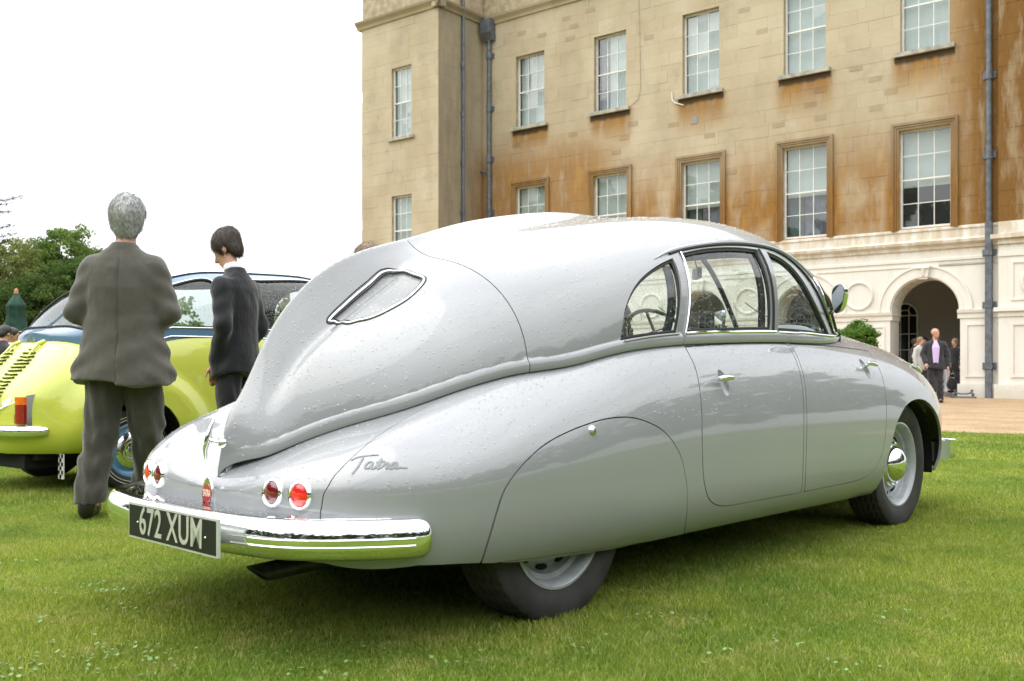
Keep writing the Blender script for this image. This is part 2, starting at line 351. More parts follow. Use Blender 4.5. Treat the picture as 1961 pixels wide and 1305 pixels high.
def plaster(name,c1=(.70,.68,.62),c2=(.60,.56,.47),amt=.55):
    t=NT(name); g,s,o,z=facxyz(t); v=t.n('ShaderNodeCombineXYZ',inp={0:s,1:o,2:z}).outputs[0]
    med=t.noise(t.scale(v,(2.,2.,.5)),1.2,5,.65); fine=t.noise(v,11.,4,.7)
    c=t.mix(t.math('MULTIPLY',t.ramp(med,.42,.72),amt),c1+(1,),c2+(1,))
    d=t.math('MULTIPLY',t.ramp(t.math('ADD',z,t.math('MULTIPLY',fine,.5)),4.55,4.85),t.ramp(med,.35,.6)); c=t.mix(t.math('MULTIPLY',d,.55),c,(.42,.30,.16,1))
    d=t.math('MULTIPLY',t.math('SUBTRACT',1.,t.ramp(t.math('ADD',z,t.math('MULTIPLY',fine,.5)),.3,.8)),.45); c=t.mix(d,c,(.40,.36,.27,1))
    t.bsdf(Base_Color=c,Roughness=.8,Specular_IOR_Level=.2,Normal=t.bump(fine,.3,.01)); return t.m
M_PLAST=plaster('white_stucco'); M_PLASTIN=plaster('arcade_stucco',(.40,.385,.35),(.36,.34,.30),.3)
M_SASH=simple('white_sash_paint',(.72,.71,.67),.45,0,.08,6)
M_BLIND=simple('window_blind',(.80,.81,.78),.9,0,.10,1.2)
M_CURT=simple('drawn_curtain',(.33,.30,.36),.9,0,.3,3)
M_CURT2=simple('green_curtain',(.17,.24,.21),.9,0,.3,3)
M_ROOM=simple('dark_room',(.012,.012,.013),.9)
M_LEAD=simple('lead_grey_paint',(.115,.13,.15),.5,.2,.25,6,.15,60)
mansion=empty('mansion',FP,BROT,'honey stone country house with white arcaded ground floor behind the lawn','house')
def rects_minus(x0,x1,z0,z1,holes):
    xs=sorted({x0,x1,*[v for h in holes for v in (h[0],h[1]) if x0<v<x1]}); zs=sorted({z0,z1,*[v for h in holes for v in (h[2],h[3]) if z0<v<z1]})
    R=[]
    for a,b in zip(xs,xs[1:]):
        for c,d in zip(zs,zs[1:]):
            m=((a+b)/2,(c+d)/2)
            if not any(h[0]<m[0]<h[1] and h[2]<m[1]<h[3] for h in holes): R.append((a,b,c,d))
    return R
BAYS=[1.93+3.81*i for i in range(5)]
LOWO=[(s-.76,s+.76,5.22,8.30) for s in BAYS]; UPO=[(s-.72,s+.72,10.72,13.62) for s in BAYS]
TOFF=2.75; TWO=[(21.13,22.27,10.42,13.30),(21.13,22.27,5.15,8.02)]
# backing walls
mb=MB()
for a,b,c,d in rects_minus(-.2,19.64,5.15,18.,LOWO+UPO): mb.box((a,-.5,c),(b,-.03,d))
mb.build('wall',M_MORTAR,mansion)
mb=MB()
for a,b,c,d in rects_minus(19.66,24.04,0,18.,TWO): mb.box((a,TOFF-.5,c),(b,TOFF-.03,d))
mb.box((19.67,-3,0),(20.1,TOFF-.5,18.)); mb.box((23.6,-6,0),(24.03,TOFF-.5,18.))
mb.build('wall',M_MORTAR,mansion)
mb=MB(); mb.box((-8,-3,5.3),(-.22,.27,18.)); mb.build('wall',M_MORTAR,mansion)
# ashlar
CH=.4525; stones=[]
def cut(a,b,z0,z1,holes):
    """clip a course block against openings"""
    segs=[(a,b)]
    for h in holes:
        if z1<=h[2]+.02 or z0>=h[3]-.02: continue
        ns=[]
        for p,q in segs:
            if q<=h[0] or p>=h[1]: ns.append((p,q)); continue
            if h[0]-p>.06: ns.append((p,h[0]))
            if q-h[1]>.06: ns.append((h[1],q))
        segs=ns
    return segs
rs=random.Random(3)
def courses(x0,x1,z0,z1,holes,emit):
    r=0; z=z0
    while z<z1-.02:
        zt=min(z+CH,z1); x=x0-(rs.random()*.6 if r%2 else 0)
        while x<x1:
            L_=rs.uniform(.72,1.25); a,b=max(x,x0),min(x+L_,x1)
            if b-a>.03:
                for p,q in cut(a,b,z,zt,holes):
                    # split vertically at openings' tops/bottoms
                    emit(p,q,z,zt)
            x+=L_
        z=zt; r+=1
HL=[(h[0],h[1],h[2],h[3]) for h in LOWO+UPO]
def snap(hs): # openings widened to whole courses are closed by make-up pieces in emit
    return hs
G_=.0018
def em(off,hs):
    def f(p,q,z0,z1):
        # keep only parts not covering an opening vertically
        parts=[(z0,z1)]
        for h in hs:
            if q>h[0]+.01 and p<h[1]-.01:
                np_=[]
                for a,b in parts:
                    if b<=h[2] or a>=h[3]: np_.append((a,b)); continue
                    if h[2]-a>.03: np_.append((a,h[2]))
                    if b-h[3]>.03: np_.append((h[3],b))
                parts=np_
        for a,b in parts:
            stones.append((p+G_,q-G_,off-.028+0,off+rs.uniform(-.003,.005),a+G_,b-G_))
    return f
def courses2(x0,x1,z0,z1,hs,off):
    r=0; z=z0; em_=em(off,hs)
    while z<z1-.02:
        zt=min(z+CH,z1); x=x0-(rs.random()*.6)
        while x<x1:
            L_=rs.uniform(.72,1.25); a,b=max(x,x0),min(x+L_,x1)
            if b-a>.03:
                # split horizontally where an opening interrupts
                cutsx=sorted({a,b,*[v for h in hs if not(zt<=h[2] or z>=h[3]) for v in (h[0],h[1]) if a<v<b]})
                for p,q in zip(cutsx,cutsx[1:]):
                    if q-p>.02: em_(p,q,z,zt)
            x+=L_
        z=zt; r+=1
courses2(-.2,19.64,5.15,15.2,HL,0.)
main_n=len(stones)
courses2(19.64,24.06,4.5,15.3,TWO,TOFF)
courses2(-8,-.22,5.15,15.2,[],.3)
ret=[]
z=4.5; r=0
while z<15.3:
    zt=min(z+CH,15.3); y=0.
    while y<TOFF-.01:
        L_=rs.uniform(.7,1.15); b=min(y+L_,TOFF-.03)
        if b-y>.05: ret.append((19.64-.0,19.668,y+G_,b-G_,z+G_,zt-G_))
        y+=L_
    z=zt
allst=[(s[0],s[1],s[2],s[3],s[4],s[5]) for s in stones]+ret
def seen(s):
    c=mansion_mat@Vector(((s[0]+s[1])/2,(s[2]+s[3])/2,(s[4]+s[5])/2)); px=980+c.x/c.y*1880; py=710-(c.z-CAM_H)/c.y*1880
    roof=410+max(0,(abs(px-1180)-330))**1.35*.11
    return 680<px<1965 and -10<py<roof, (s[1]-s[0]+s[3]-s[2])*(s[5]-s[4])/c.y**2
mansion_mat=Matrix.Translation(FP)@Matrix.Rotation(BROT,4,'Z')
vis=sorted([s for s in allst if seen(s)[0]],key=lambda s:-seen(s)[1])
top=set(vis[:300]); mbr=MB()
bvF=[(0,3,2,1),(4,5,6,7),(0,1,5,4),(1,2,6,5),(2,3,7,6),(3,0,4,7)]
for s in allst:
    if s in top:
        b=MB().box((s[0],s[2],s[4]),(s[1],s[3],s[5])); b.build('stone',M_STONE,mansion)
    else: mbr.box((s[0],s[2],s[4]),(s[1],s[3],s[5]))
o=mbr.build('stonework',M_STONE,mansion); o['kind']='stuff'
# windows
def window(s0,s1,z0,z1,off,kind,rows=4,reveal=.2,sill=True):
    w=s1-s0; y=off-reveal; fr=MB(); F=.055
    fr.box((s0,y-.06,z0),(s0+F,y+.03,z1)); fr.box((s1-F,y-.06,z0),(s1,y+.03,z1)); fr.box((s0+F,y-.06,z1-F),(s1-F,y+.029,z1)); fr.box((s0+F,y-.06,z0),(s1-F,y+.05,z0+F*1.5))
    zm=(z0+z1)/2; fr.box((s0+F,y-.05,zm-.025),(s1-F,y+.02,zm+.025))
    a0,a1=s0+F,s1-F; b0,b1=z0+F*1.5,z1-F
    for i in (1,2):
        x=a0+(a1-a0)*i/3; fr.box((x-.012,y-.03,b0),(x+.012,y+.008,b1))
    hz=[b0]
    zz=[b0,(b0+zm-.025)/2,zm-.025,zm+.025,(zm+.025+b1)/2,b1]
    for q in (zz[1],zz[4]): fr.box((a0,y-.029,q-.012),(a1,y+.007,q+.012))
    wn=fr.build('window',M_SASH,mansion)
    pw=(a1-a0)/3
    pm={}
    for zi,(p,q) in enumerate(((zz[0],zz[1]),(zz[1],zz[2]),(zz[3],zz[4]),(zz[4],zz[5]))):
        for i in range(3):
            key=round(q-p,3)
            if key not in pm:
                me=bpy.data.meshes.new('pane'); hx,hz_=pw/2-.012,(q-p)/2-.008
                me.from_pydata([(-hx,-.003,-hz_),(hx,-.003,-hz_),(hx,-.003,hz_),(-hx,-.003,hz_),(-hx,.002,-hz_),(hx,.002,-hz_),(hx,.002,hz_),(-hx,.002,hz_)],[],bvF); me.materials.append(M_PANE); pm[key]=me
            po=bpy.data.objects.new('pane',pm[key]); COL.objects.link(po); po.parent=wn; po.location=(a0+pw*(i+.5),y-.012,(p+q)/2)
            po.rotation_euler=(rs.gauss(0,.011),0,rs.gauss(0,.011))
    # room behind
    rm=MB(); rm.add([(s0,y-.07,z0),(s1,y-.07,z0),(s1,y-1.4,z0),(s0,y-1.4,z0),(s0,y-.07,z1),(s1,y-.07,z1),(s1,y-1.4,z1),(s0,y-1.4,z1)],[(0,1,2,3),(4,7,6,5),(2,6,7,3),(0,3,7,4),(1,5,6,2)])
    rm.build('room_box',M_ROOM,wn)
    def cloth(x0,x1,q0,q1,m,fold=.012,yy=.14,nm='blind'):
        n=24; V=[];F_=[]
        for i in range(n+1):
            x=x0+(x1-x0)*i/n; d=fold*math.sin(i*1.9+s0)
            V+=[(x,y-yy+d,q0),(x,y-yy+d,q1)]
        for i in range(n): F_.append((2*i,2*i+1,2*i+3,2*i+2))
        mesh(nm,V,F_,m,wn,True)
    if kind=='full': cloth(a0,a1,b0,b1,M_BLIND,.006)
    if kind=='part': cloth(a0,a0+(a1-a0)*.62,b0,b1,M_BLIND,.02,.12,'curtain'); cloth(a0+(a1-a0)*.62,a1-.05,b0+.1,b1,M_CURT,.03,.25,'curtain')
    if kind=='half': cloth(a0,a1,zm-.22,b1,M_BLIND,.0)
    if kind=='halfc': cloth(a0,a1,zm-.12,b1,M_BLIND,.0); cloth(a0,a0+(a1-a0)*.62,b0,zm,M_CURT,.02,.3,'curtain'); cloth(a1-(a1-a0)*.36,a1,b0,zm,M_CURT2,.02,.3,'curtain')
    # reveal faces
    rv=MB()
    for (A,B) in (((s0-.012,y-.06,z0),(s0-.001,off-.02,z1)),((s1+.001,y-.06,z0),(s1+.012,off-.02,z1)),((s0-.012,y-.06,z1+.001),(s1+.012,off-.02,z1+.012))): rv.box(A,B)
    rv.build('reveal',M_STONE,mansion)
    if sill:
        MB().box((s0-.17,off-.25,z0-.13),(s1+.17,off+.12,z0-.002)).build('sill',M_SILL,mansion)
M_SILL=simple('weathered_sill',(.36,.34,.28),.9,0,.25,5,.3,30)
kU=['full','full','full','part','full']; kL=['half','halfc','halfc','full','full']
for i,h in enumerate(UPO): window(*h,0,kU[i])
for i,h in enumerate(LOWO):
    window(*h,0,kL[i],sill=False)
    s0,s1,z0,z1=h; fr=MB()
    for k,(w,p) in enumerate(((.07,.03),(.14,.055),(.22,.085))):
        wi=(0,.07,.14)[k]
        fr.box((s0-w,-.02,z0-.06),(s0-wi-.001,p,z1+w)); fr.box((s1+wi+.001,-.02,z0-.06),(s1+w,p,z1+w)); fr.box((s0-wi,-.02,z1+wi+.001),(s1+wi,p-.001,z1+w-.001))
    fr.build('architrave',M_ARCHI,mansion)
for i,h in enumerate(TWO): window(*h,TOFF,'full',sill=(i==0),reveal=.15)
# upper cornice runs
mb=MB()
def run(mb,prof,s0,s1,off,M=None):
    """prof: list (out,z)"""
    n=len(prof)
    V=[(s0,off+o_,z) for o_,z in prof]+[(s1,off+o_,z) for o_,z in prof]
    mb.add(V,[tuple(range(n)),tuple(range(n,2*n))[::-1]]+[(i,n+i,n+(i+1)%n,(i+1)%n) for i in range(n)])
def runy(mb,prof,y0,y1,s):
    n=len(prof); V=[(s-o_,y0,z) for o_,z in prof]+[(s-o_,y1,z) for o_,z in prof]
    mb.add(V,[tuple(range(n))[::-1],tuple(range(n,2*n))]+[(i,(i+1)%n,n+(i+1)%n,n+i) for i in range(n)])
CP=[(-.2,15.2),(.06,15.2),(.10,15.3),(.22,15.42),(.24,15.5),(.02,15.56),(-.2,15.58)]
run(mb,CP,-.2,19.4,0); run(mb,[(o_,z+.08) for o_,z in CP],19.41,24.28,TOFF); runy(mb,[(o_,z+.08) for o_,z in CP],-.1,TOFF+.2,19.64); run(mb,CP,-8,-.22,.3)
mb.build('cornice',M_STONE,mansion,fix=True)
# ground storey of white stucco, pierced by arches
def arch_pts(s,r,zs,z0,n=24):
    return [(s-r,z0)]+[(s-r*math.cos(math.pi*i/n),zs+r*math.sin(math.pi*i/n)) for i in range(n+1)]+[(s+r,z0)]
def plate(name,outer,holes,off,thick,mat,parent):
    P=[Vector(p) for p in outer]; E=[(i,(i+1)%len(P)) for i in range(len(P))]; loops=[outer]+holes
    for hl in holes:
        b=len(P); P+=[Vector(p) for p in hl]; E+=[(b+i,b+(i+1)%len(hl)) for i in range(len(hl))]
    v,e,f,*_=geometry.delaunay_2d_cdt(P,E,[],0,1e-5)
    def inside(q,L_):
        c=False
        for i in range(len(L_)):
            (x0,y0),(x1,y1)=L_[i],L_[i-1]
            if (y0>q[1])!=(y1>q[1]) and q[0]<(x1-x0)*(q[1]-y0)/(y1-y0)+x0: c=not c
        return c
    V=[(p.x,off,p.y) for p in v]; n=len(V); V+=[(p.x,off-thick,p.y) for p in v]; F=[]
    for t_ in f:
        q=sum((v[i] for i in t_),Vector((0,0)))/len(t_)
        if inside(q,outer) and not any(inside(q,hl) for hl in holes): F.append(tuple(t_)); F.append(tuple(i+n for i in t_)[::-1])
    from collections import Counter
    ec={}
    for t_ in F[::2]:
        for i in range(len(t_)):
            a,b=t_[i],t_[(i+1)%len(t_)]; ec[(a,b)]=1
    for (a,b) in list(ec):
        if (b,a) not in ec: F.append((b,a,a+n,b+n))
    mb=MB().add(V,F); return mb.build(name,mat,parent,fix=True)
SP,AR=2.66,1.03
outer=[(-.2,0.)]
for s in BAYS: outer+= [(x,z) for x,z in arch_pts(s,AR,SP,0.)]
outer+=[(19.64,0.),(19.64,5.16),(-.2,5.16)]
plate('arcade_wall',outer,[],0,.9,M_PLAST,mansion)
mb=MB(); run(mb,[(0.001,4.50),(.05,4.52),(.07,4.6),(.16,4.68),(.18,4.76),(.03,4.82),(0.001,4.84)],-.2,19.64,0); run(mb,[(.001,5.10),(.03,5.10),(.03,5.17),(.001,5.19)],-.2,19.64,0)
run(mb,[(.001,4.14),(.035,4.16),(.035,4.24),(.001,4.26)],-.2,19.64,0)
mb.build('string_course',M_PLAST,mansion,fix=True)
for i,s in enumerate(BAYS):
    # archivolt
    mb=MB(); n=28
    for (r0,r1,p0) in ((AR,AR+.10,.045),(AR+.10,AR+.30,.03),(AR+.30,AR+.36,.06)):
        V=[];F=[]
        for k in range(n+1):
            a=math.pi*k/n; c,q=math.cos(a),math.sin(a)
            V+=[(s-r0*c,.001,SP+r0*q),(s-r0*c,p0,SP+r0*q),(s-r1*c,p0,SP+r1*q),(s-r1*c,.001,SP+r1*q)]
        for k in range(n):
            for j in range(3): F.append((4*k+j,4*k+j+1,4*k+5+j,4*k+4+j))
        mb.add(V,F)
    mb.build('archivolt',M_PLAST,mansion,fix=True)
    ks=MB(); ks.prism([(s-.12,3.62),(s+.12,3.62),(s+.17,3.95),(s+.20,4.02),(s-.20,4.02),(s-.17,3.95)],1,.03,.15)
    ks.tube([(s-.19,.14,3.97),(s+.19,.14,3.97)],.055,10); ks.tube([(s-.11,.13,3.70),(s+.11,.13,3.70)],.045,10); ks.tube([(s,.15,3.72),(s,.17,3.93)],.05,8)
    ks.build('keystone',M_PLAST,mansion)
    # coffered soffit: ribs along the arch, panels between
    rb=MB()
    for yb in (-.06,-.34,-.62,-.88):
        V=[];F=[]
        for k in range(n+1):
            a=math.pi*k/n; c,q=math.cos(a),math.sin(a)
            for rr,yy in ((AR-.001,yb-.05),(AR-.04,yb-.05),(AR-.04,yb+.05),(AR-.001,yb+.05)): V.append((s-rr*c,yy,SP+rr*q))
        for k in range(n):
            for j in range(3): F.append((4*k+j,4*k+4+j,4*k+5+j,4*k+j+1))
        rb.add(V,F)
    for k in range(1,12):
        a=math.pi*k/12; M=Matrix.Translation((s-(AR-.02)*math.cos(a),0,SP+(AR-.02)*math.sin(a)))@Matrix.Rotation(a,4,'Y')
        rb.box((-.019,-.85,-.035),(.019,-.04,.035),M)
    rb.build('soffit_ribs',M_PLAST,mansion,fix=True)
# roundels
for i in range(5):
    s=3.93+3.81*i if i<4 else -.95
    if i==4: continue
    mb=MB(); mb.lathe([(.0,.012),(.36,.012),(.385,.05),(.42,.065),(.455,.05),(.47,.001)],Matrix.Translation((s,0,3.2)),40); mb.build('roundel',M_PLAST,mansion,True,fix=True)
    pn=MB()
# pier blocks: imposts, plinths, panels
piers=[(BAYS[i]+AR,BAYS[i+1]-AR) for i in range(4)]+[(-.2,BAYS[0]-AR),(BAYS[4]+AR,19.6)]
for a,b in piers:
    mb=MB(); e0=.07 if a>0 else 0
    run(mb,[(.001,SP-.27),(.03,SP-.27),(.035,SP-.15),(.08,SP-.10),(.10,SP-.02),(.001,SP)],a-e0,b+.07,0)
    mb.build('impost',M_PLAST,mansion,fix=True)
    mb=MB()
    for ss,sg in ((a,-1),(b,1)):
        if ss<.1: continue
        runy(mb,[(-.001*sg,SP-.27),(-.03*sg,SP-.27),(-.035*sg,SP-.15),(-.07*sg,SP-.10),(-.07*sg,SP-.02),(-.001*sg,SP)],-.89,-.0,ss)
    mb.build('impost',M_PLAST,mansion,fix=True)
    MB().box((a-.06 if a>0 else a,-.95,0),(b+.06,.09,.42)).build('plinth',M_PLAST,mansion)
    mb=MB(); x0,x1=a+.16,b-.16; 
    if x1-x0<.2: x0,x1=a+.1,b-.12
    for A,B in (((x0,.001,.62),(x0+.05,.03,2.22)),((x1-.05,.001,.62),(x1,.03,2.22)),((x0+.05,.001,2.17),(x1-.05,.029,2.22)),((x0+.05,.001,.62),(x1-.05,.029,.67))): mb.box(A,B)
    mb.build('pier_panel',M_PLAST,mansion)
    # spandrel panel moulding around each roundel
    if b-a>1 :
        mb=MB(); 
        mb.box((a-.62,.001,4.0),(b+.62,.025,4.05)); mb.build('spandrel_moulding',M_PLAST,mansion)
MB().box((-.1,.001,4.0),(1.5,.025,4.05)).box((.02,.001,2.7),(.06,.024,4.0)).build('spandrel_moulding',M_PLAST,mansion)
# arcade room
mb=MB(); mb.box((-.2,-5.0,-.05),(19.6,-.92,.14)); mb.build('arcade_floor',simple('flagstone',(.25,.23,.19),.8,0,.2,3),mansion)
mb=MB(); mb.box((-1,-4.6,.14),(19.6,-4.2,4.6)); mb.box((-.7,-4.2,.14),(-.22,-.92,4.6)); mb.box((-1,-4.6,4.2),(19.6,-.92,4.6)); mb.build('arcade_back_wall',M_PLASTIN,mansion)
def arched_window(s,w,z0,zs,y):
    r=w/2; n=16; P=arch_pts(s,r,zs,z0,n)
    V=[(x,y,z) for x,z in P]; fr=mesh('window_dark',V,[tuple(range(len(V)))],M_NIGHT,mansion)
    mb=MB(); mb.tube([(x,y+.02,z) for x,z in P],.035,6)
    for k in (-.33,.33): mb.box((s+r*k-.014,y,z0),(s+r*k+.014,y+.03,zs+r*.45))
    for z in (z0+.5,z0+1.05,z0+1.6,zs): mb.box((s-r,y,z-.014),(s+r,y+.029,z+.014))
    for a in (60,120): mb.tube([(s+r*.45*math.cos(math.radians(a)),y+.015,zs+r*.45*math.sin(math.radians(a))),(s+r*math.cos(math.radians(a)),y+.015,zs+r*math.sin(math.radians(a)))],.014,5)
    mb.tube([(s+r*.45*math.cos(math.pi*k/10),y+.015,zs+r*.45*math.sin(math.pi*k/10)) for k in range(11)],.014,5)
    mb.build('glazing_bars',M_SASH,fr)
M_NIGHT=simple('dark_pane',(.006,.007,.006),.12)
for i,s in enumerate(BAYS): arched_window(s+1.82,.86,.5,2.75,-4.19)
# right pavilion ground storey
plate('pavilion_wall',[(-8,0),(-.22,0),(-.22,5.16),(-8,5.16)],[],.3,.6,M_PLAST,mansion)
mb=MB()
for z0,z1,p in ((0,.42,.10),(SP-.27,SP-.12,.04),(SP-.12,SP,.11),(4.50,4.66,.07),(4.66,4.78,.18),(4.14,4.26,.035),(4.78,4.84,.06)): mb.box((-8,.301,z0+.001),(-.22+ (p if p>.09 else 0),.3+p,z1-.001))
for x0,x1,z0,z1 in ((-2.6,-.55,.62,2.2),(-2.6,-.55,2.85,4.0)):
    for A,B in (((x0,.301,z0),(x0+.07,.335,z1)),((x1-.07,.301,z0),(x1,.335,z1)),((x0+.07,.301,z1-.07),(x1-.07,.334,z1)),((x0+.07,.301,z0),(x1-.07,.334,z0+.07))): mb.box(A,B)
mb.lathe([(.0,.012),(.38,.012),(.40,.05),(.44,.065),(.48,.05),(.5,.001)],Matrix.Translation((-1.30,.3,3.38)),40)
mb.build('pavilion_mouldings',M_PLAST,mansion)
# tower ground storey
plate('tower_base',[(19.66,0),(24.04,0),(24.04,4.5),(19.66,4.5)],[],TOFF,.5,M_PLAST,mansion)
# drainpipes
def drain(s,off,z0,z1,r,cols,hop=None,sq=False):
    mb=MB(); 
    if sq: mb.box((s-r,off,z0),(s+r,off+2*r,z1))
    else: mb.tube([(s,off+r+.02,z0),(s,off+r+.02,z1)],r,12)
    o=mb.build('drainpipe',M_LEAD,mansion,not sq)
    for z in cols:
        c=MB(); c.tube([(s,off+r+.02,z-.14),(s,off+r+.02,z+.14)],r*1.28,12) if not sq else c.box((s-r*1.25,off-.001,z-.08),(s+r*1.25,off+r*2.3,z+.08))
        c.box((s-r*2.1,off-.01,z-.10),(s+r*2.1,off+.04,z+.10)); c.build('collar',M_LEAD,o)
    if hop:
        h=MB(); h.prism([(off-.02,hop-.5),(off+.18,hop-.5),(off+.4,hop-.2),(off+.42,hop),(off+.40,hop+.35),(off-.02,hop+.35)],0,s-.26,s+.26); h.build('hopper_head',M_LEAD,o)
drain(.08,-.0,5.2,18,.085,[7.2,9.55,12.2]); drain(.08,.02,0,5.2,.09,[4.3,.95,2.75],sq=True)
drain(19.22,0,4.7,14.9,.095,[7.4,9.6,11.7,13.9],hop=15.0)
o=None
mb=MB(); mb.tube([(19.56,1.35,4.7),(19.56,1.35,18)],.065,10); o=mb.build('drainpipe',M_LEAD,mansion,True)
for z in (7.3,9.3,11.3,13.3): c=MB(); c.tube([(19.56,1.35,z-.13),(19.56,1.35,z+.13)],.085,10); c.box((19.6,1.25,z-.09),(19.645,1.45,z+.09)); c.build('collar',M_LEAD,o)
mb=MB(); mb.tube([(19.22,.15,9.0),(19.5,.16,9.12),(19.62,.16,9.12)],.05,8); mb.build('branch_pipe',M_LEAD,mansion,True)
mb=MB(); mb.tube([(12.05,.02,18),(12.08,.02,14.5),(12.02,.02,12.4),(12.0,.02,11.3),(12.1,.02,10.9),(12.5,.02,10.68)],.009,5); mb.build('cable',M_SILL,mansion,True)
mb=MB(); mb.tube([(10.68,.05,10.9),(10.66,.05,10.62),(10.55,.05,10.5),(10.2,.05,10.36)],.02,6); mb.build('waste_pipe',M_SASH,mansion,True)
MB().box((9.66,.008,9.63),(9.92,.02,9.88)).build('vent_grille',simple('vent',(.25,.24,.22),.7),mansion)

# repair stones let into the ashlar
M_REP=[stone_mat('repair_dark',.28),stone_mat('repair_light')]
for k_,(s_,z_,w_,h_,l_) in enumerate([(17.59, 14.53, 0.42, 0.17, 0), (16.56, 14.23, 0.42, 0.17, 0), (15.37, 14.63, 0.42, 0.17, 0), (15.02, 14.25, 0.42, 0.17, 0), (15.19, 13.81, 0.42, 0.17, 0), (11.67, 13.12, 0.42, 0.17, 0), (12.34, 10.02, 0.42, 0.17, 0), (15.07, 10.04, 0.42, 0.17, 0), (12.73, 9.57, 0.42, 0.17, 0), (13.08, 9.07, 0.42, 0.17, 0), (17.89, 10.01, 0.42, 0.17, 0), (4.03, 10.52, 0.42, 0.17, 0), (3.42, 10.06, 0.42, 0.17, 0), (2.94, 9.57, 0.42, 0.17, 0), (3.41, 9.13, 0.42, 0.17, 0), (5.53, 9.6, 0.42, 0.17, 0), (5.2, 9.11, 0.42, 0.17, 0), (6.64, 9.1, 0.42, 0.17, 0), (5.2, 10.02, 0.42, 0.17, 0), (9.19, 9.12, 0.42, 0.17, 0), (0.97, 9.59, 0.42, 0.17, 0), (7.22, 12.39, 0.42, 0.17, 0), (7.89, 13.26, 0.42, 0.17, 0), (14.26, 14.71, 0.42, 0.17, 0), (10.63, 9.72, 0.42, 0.17, 0), (8.37, 7.73, 0.42, 0.17, 0), (3.95, 11.31, 0.78, 0.43, 1), (7.5, 9.37, 0.78, 0.43, 1), (0.76, 11.37, 0.78, 0.43, 1), (11.28, 11.54, 0.78, 0.43, 1), (14.75, 11.57, 0.78, 0.43, 1)]):
    MB().box((s_-w_/2,.001,z_-h_/2),(s_+w_/2,.0085 if l_ else .0075,z_+h_/2)).build('repair_stone',M_REP[l_],mansion)
# ------------------------------------------------------------------ streamlined saloon: analytic body surfaces
def cspl(pts):
    xs=np.array([p[0] for p in pts],float); ys=np.array([p[1] for p in pts],float); n=len(xs)
    hh=np.diff(xs); A=np.zeros((n,n)); b=np.zeros(n); A[0,0]=A[-1,-1]=1
    for i in range(1,n-1):
        A[i,i-1]=hh[i-1];A[i,i]=2*(hh[i-1]+hh[i]);A[i,i+1]=hh[i];b[i]=6*((ys[i+1]-ys[i])/hh[i]-(ys[i]-ys[i-1])/hh[i-1])
    M=np.linalg.solve(A,b)
    def g(x):
        x=np.asarray(x,float); xc=np.clip(x,xs[0],xs[-1]); i=np.clip(np.searchsorted(xs,xc)-1,0,n-2); d=hh[i]
        a=(xs[i+1]-xc)/d; c=(xc-xs[i])/d
        return a*ys[i]+c*ys[i+1]+((a**3-a)*M[i]+(c**3-c)*M[i+1])*d*d/6
    return g
def sst(a,b,x):
    t=np.clip((x-a)/(b-a),0,1); return t*t*(3-2*t)
XT,XN=-.864,3.80
ZM=.45; WB=.835
HTs=cspl([(-.864,.076),(-.80,.100),(-.664,.160),(-.52,.217),(-.397,.267),(-.258,.325),(-.05,.405),(.35,.545),(.9,.635),(1.6,.66),(2.2,.64),(2.65,.60),(3.1,.53),(3.62,.42)])
def Wp(x):
    x=np.asarray(x,float)
    r=np.clip(-x/-XT,0,1); w=(1-r**3.6)**(1/3.6)
    q=np.clip((x-2.35)/(XN-2.35),0,1); w2=(1-q**3)**(1/3)
    return WB*np.where(x<0,w,w2)
def Ht(x):
    x=np.asarray(x,float)
    r=np.clip(x/XT,0,1); q=np.clip((x-2.6)/(XN-2.6),0,1)
    return HTs(x)*np.sqrt(1-r**30)*(1-q**4)**(1/2.5)
def Hb(x):
    x=np.asarray(x,float); r=np.clip(x/XT,0,1); q=np.clip((x-2.35)/(XN-2.35),0,1)
    return .38*(1-r**12)**.4*(1-q**12)**.3+.0*x
def Lmod(x,y,z,sn):
    k=sst(.2,-.15,x)
    ay=np.abs(y)
    up=sst(.0,.7,sn)
    z=z-(.02+.027*(1-sst(-.74,-.30,x)))*k*up*(np.cos(np.pi/2*np.clip(ay/.45,0,1))**2)+.028*np.exp(-((ay-.60)/.13)**2)*up*k*sst(-.85,-.6,x)
    # bonnet
    hd=sst(1.9,2.3,x)*(1-sst(3.3,3.6,x))
    z=z+hd*(-.005*(1-sst(.46,.52,ay)) - .055*(np.cos(np.pi/2*np.clip(ay/.52,0,1))**2))*up-hd*.02*np.exp(-((ay-.54)/.05)**2)*up
    return z
def L(x,ps):
    """ps: -75..90 degrees in rad, 90=top centre, right side (y<0)"""
    x=np.asarray(x,float);ps=np.asarray(ps,float)
    c,s=np.cos(ps),np.sin(ps); c=np.maximum(c,0)
    r=(c**3+np.abs(s)**3)**(-1/3.)
    y=-Wp(x)*r*c; z=ZM+np.where(s>0,Ht(x),Hb(x))*r*s
    z=Lmod(x,y,z,r*s)
    return np.stack(np.broadcast_arrays(x,y,z),-1)
def Ltop(x,y):
    x=np.asarray(x,float); W=np.maximum(Wp(x),1e-4); t=np.clip(np.abs(y)/W,0,.9999)
    s=(1-t**3)**(1/3.)
    return Lmod(x,np.abs(y)+0*x,ZM+Ht(x)*s,s)
XU0,XU1=-.830,2.37
YBs=cspl([(-.830,.0),(-.79,.06),(-.74,.12),(-.664,.185),(-.52,.36),(-.397,.48),(-.258,.56),(-.05,.625),(.35,.675),(.9,.70),(1.5,.70),(1.95,.69)])
def YB(x):
    x=np.asarray(x,float); q=np.clip((x-1.2)/(XU1-1.2),0,1)
    t=np.clip((x-XU0)/.14,0,1)
    return np.where(x<1.5,YBs(x),.70)*(1-q**6)**(1/6)*np.sqrt(np.clip(t*(2-t),0,1))
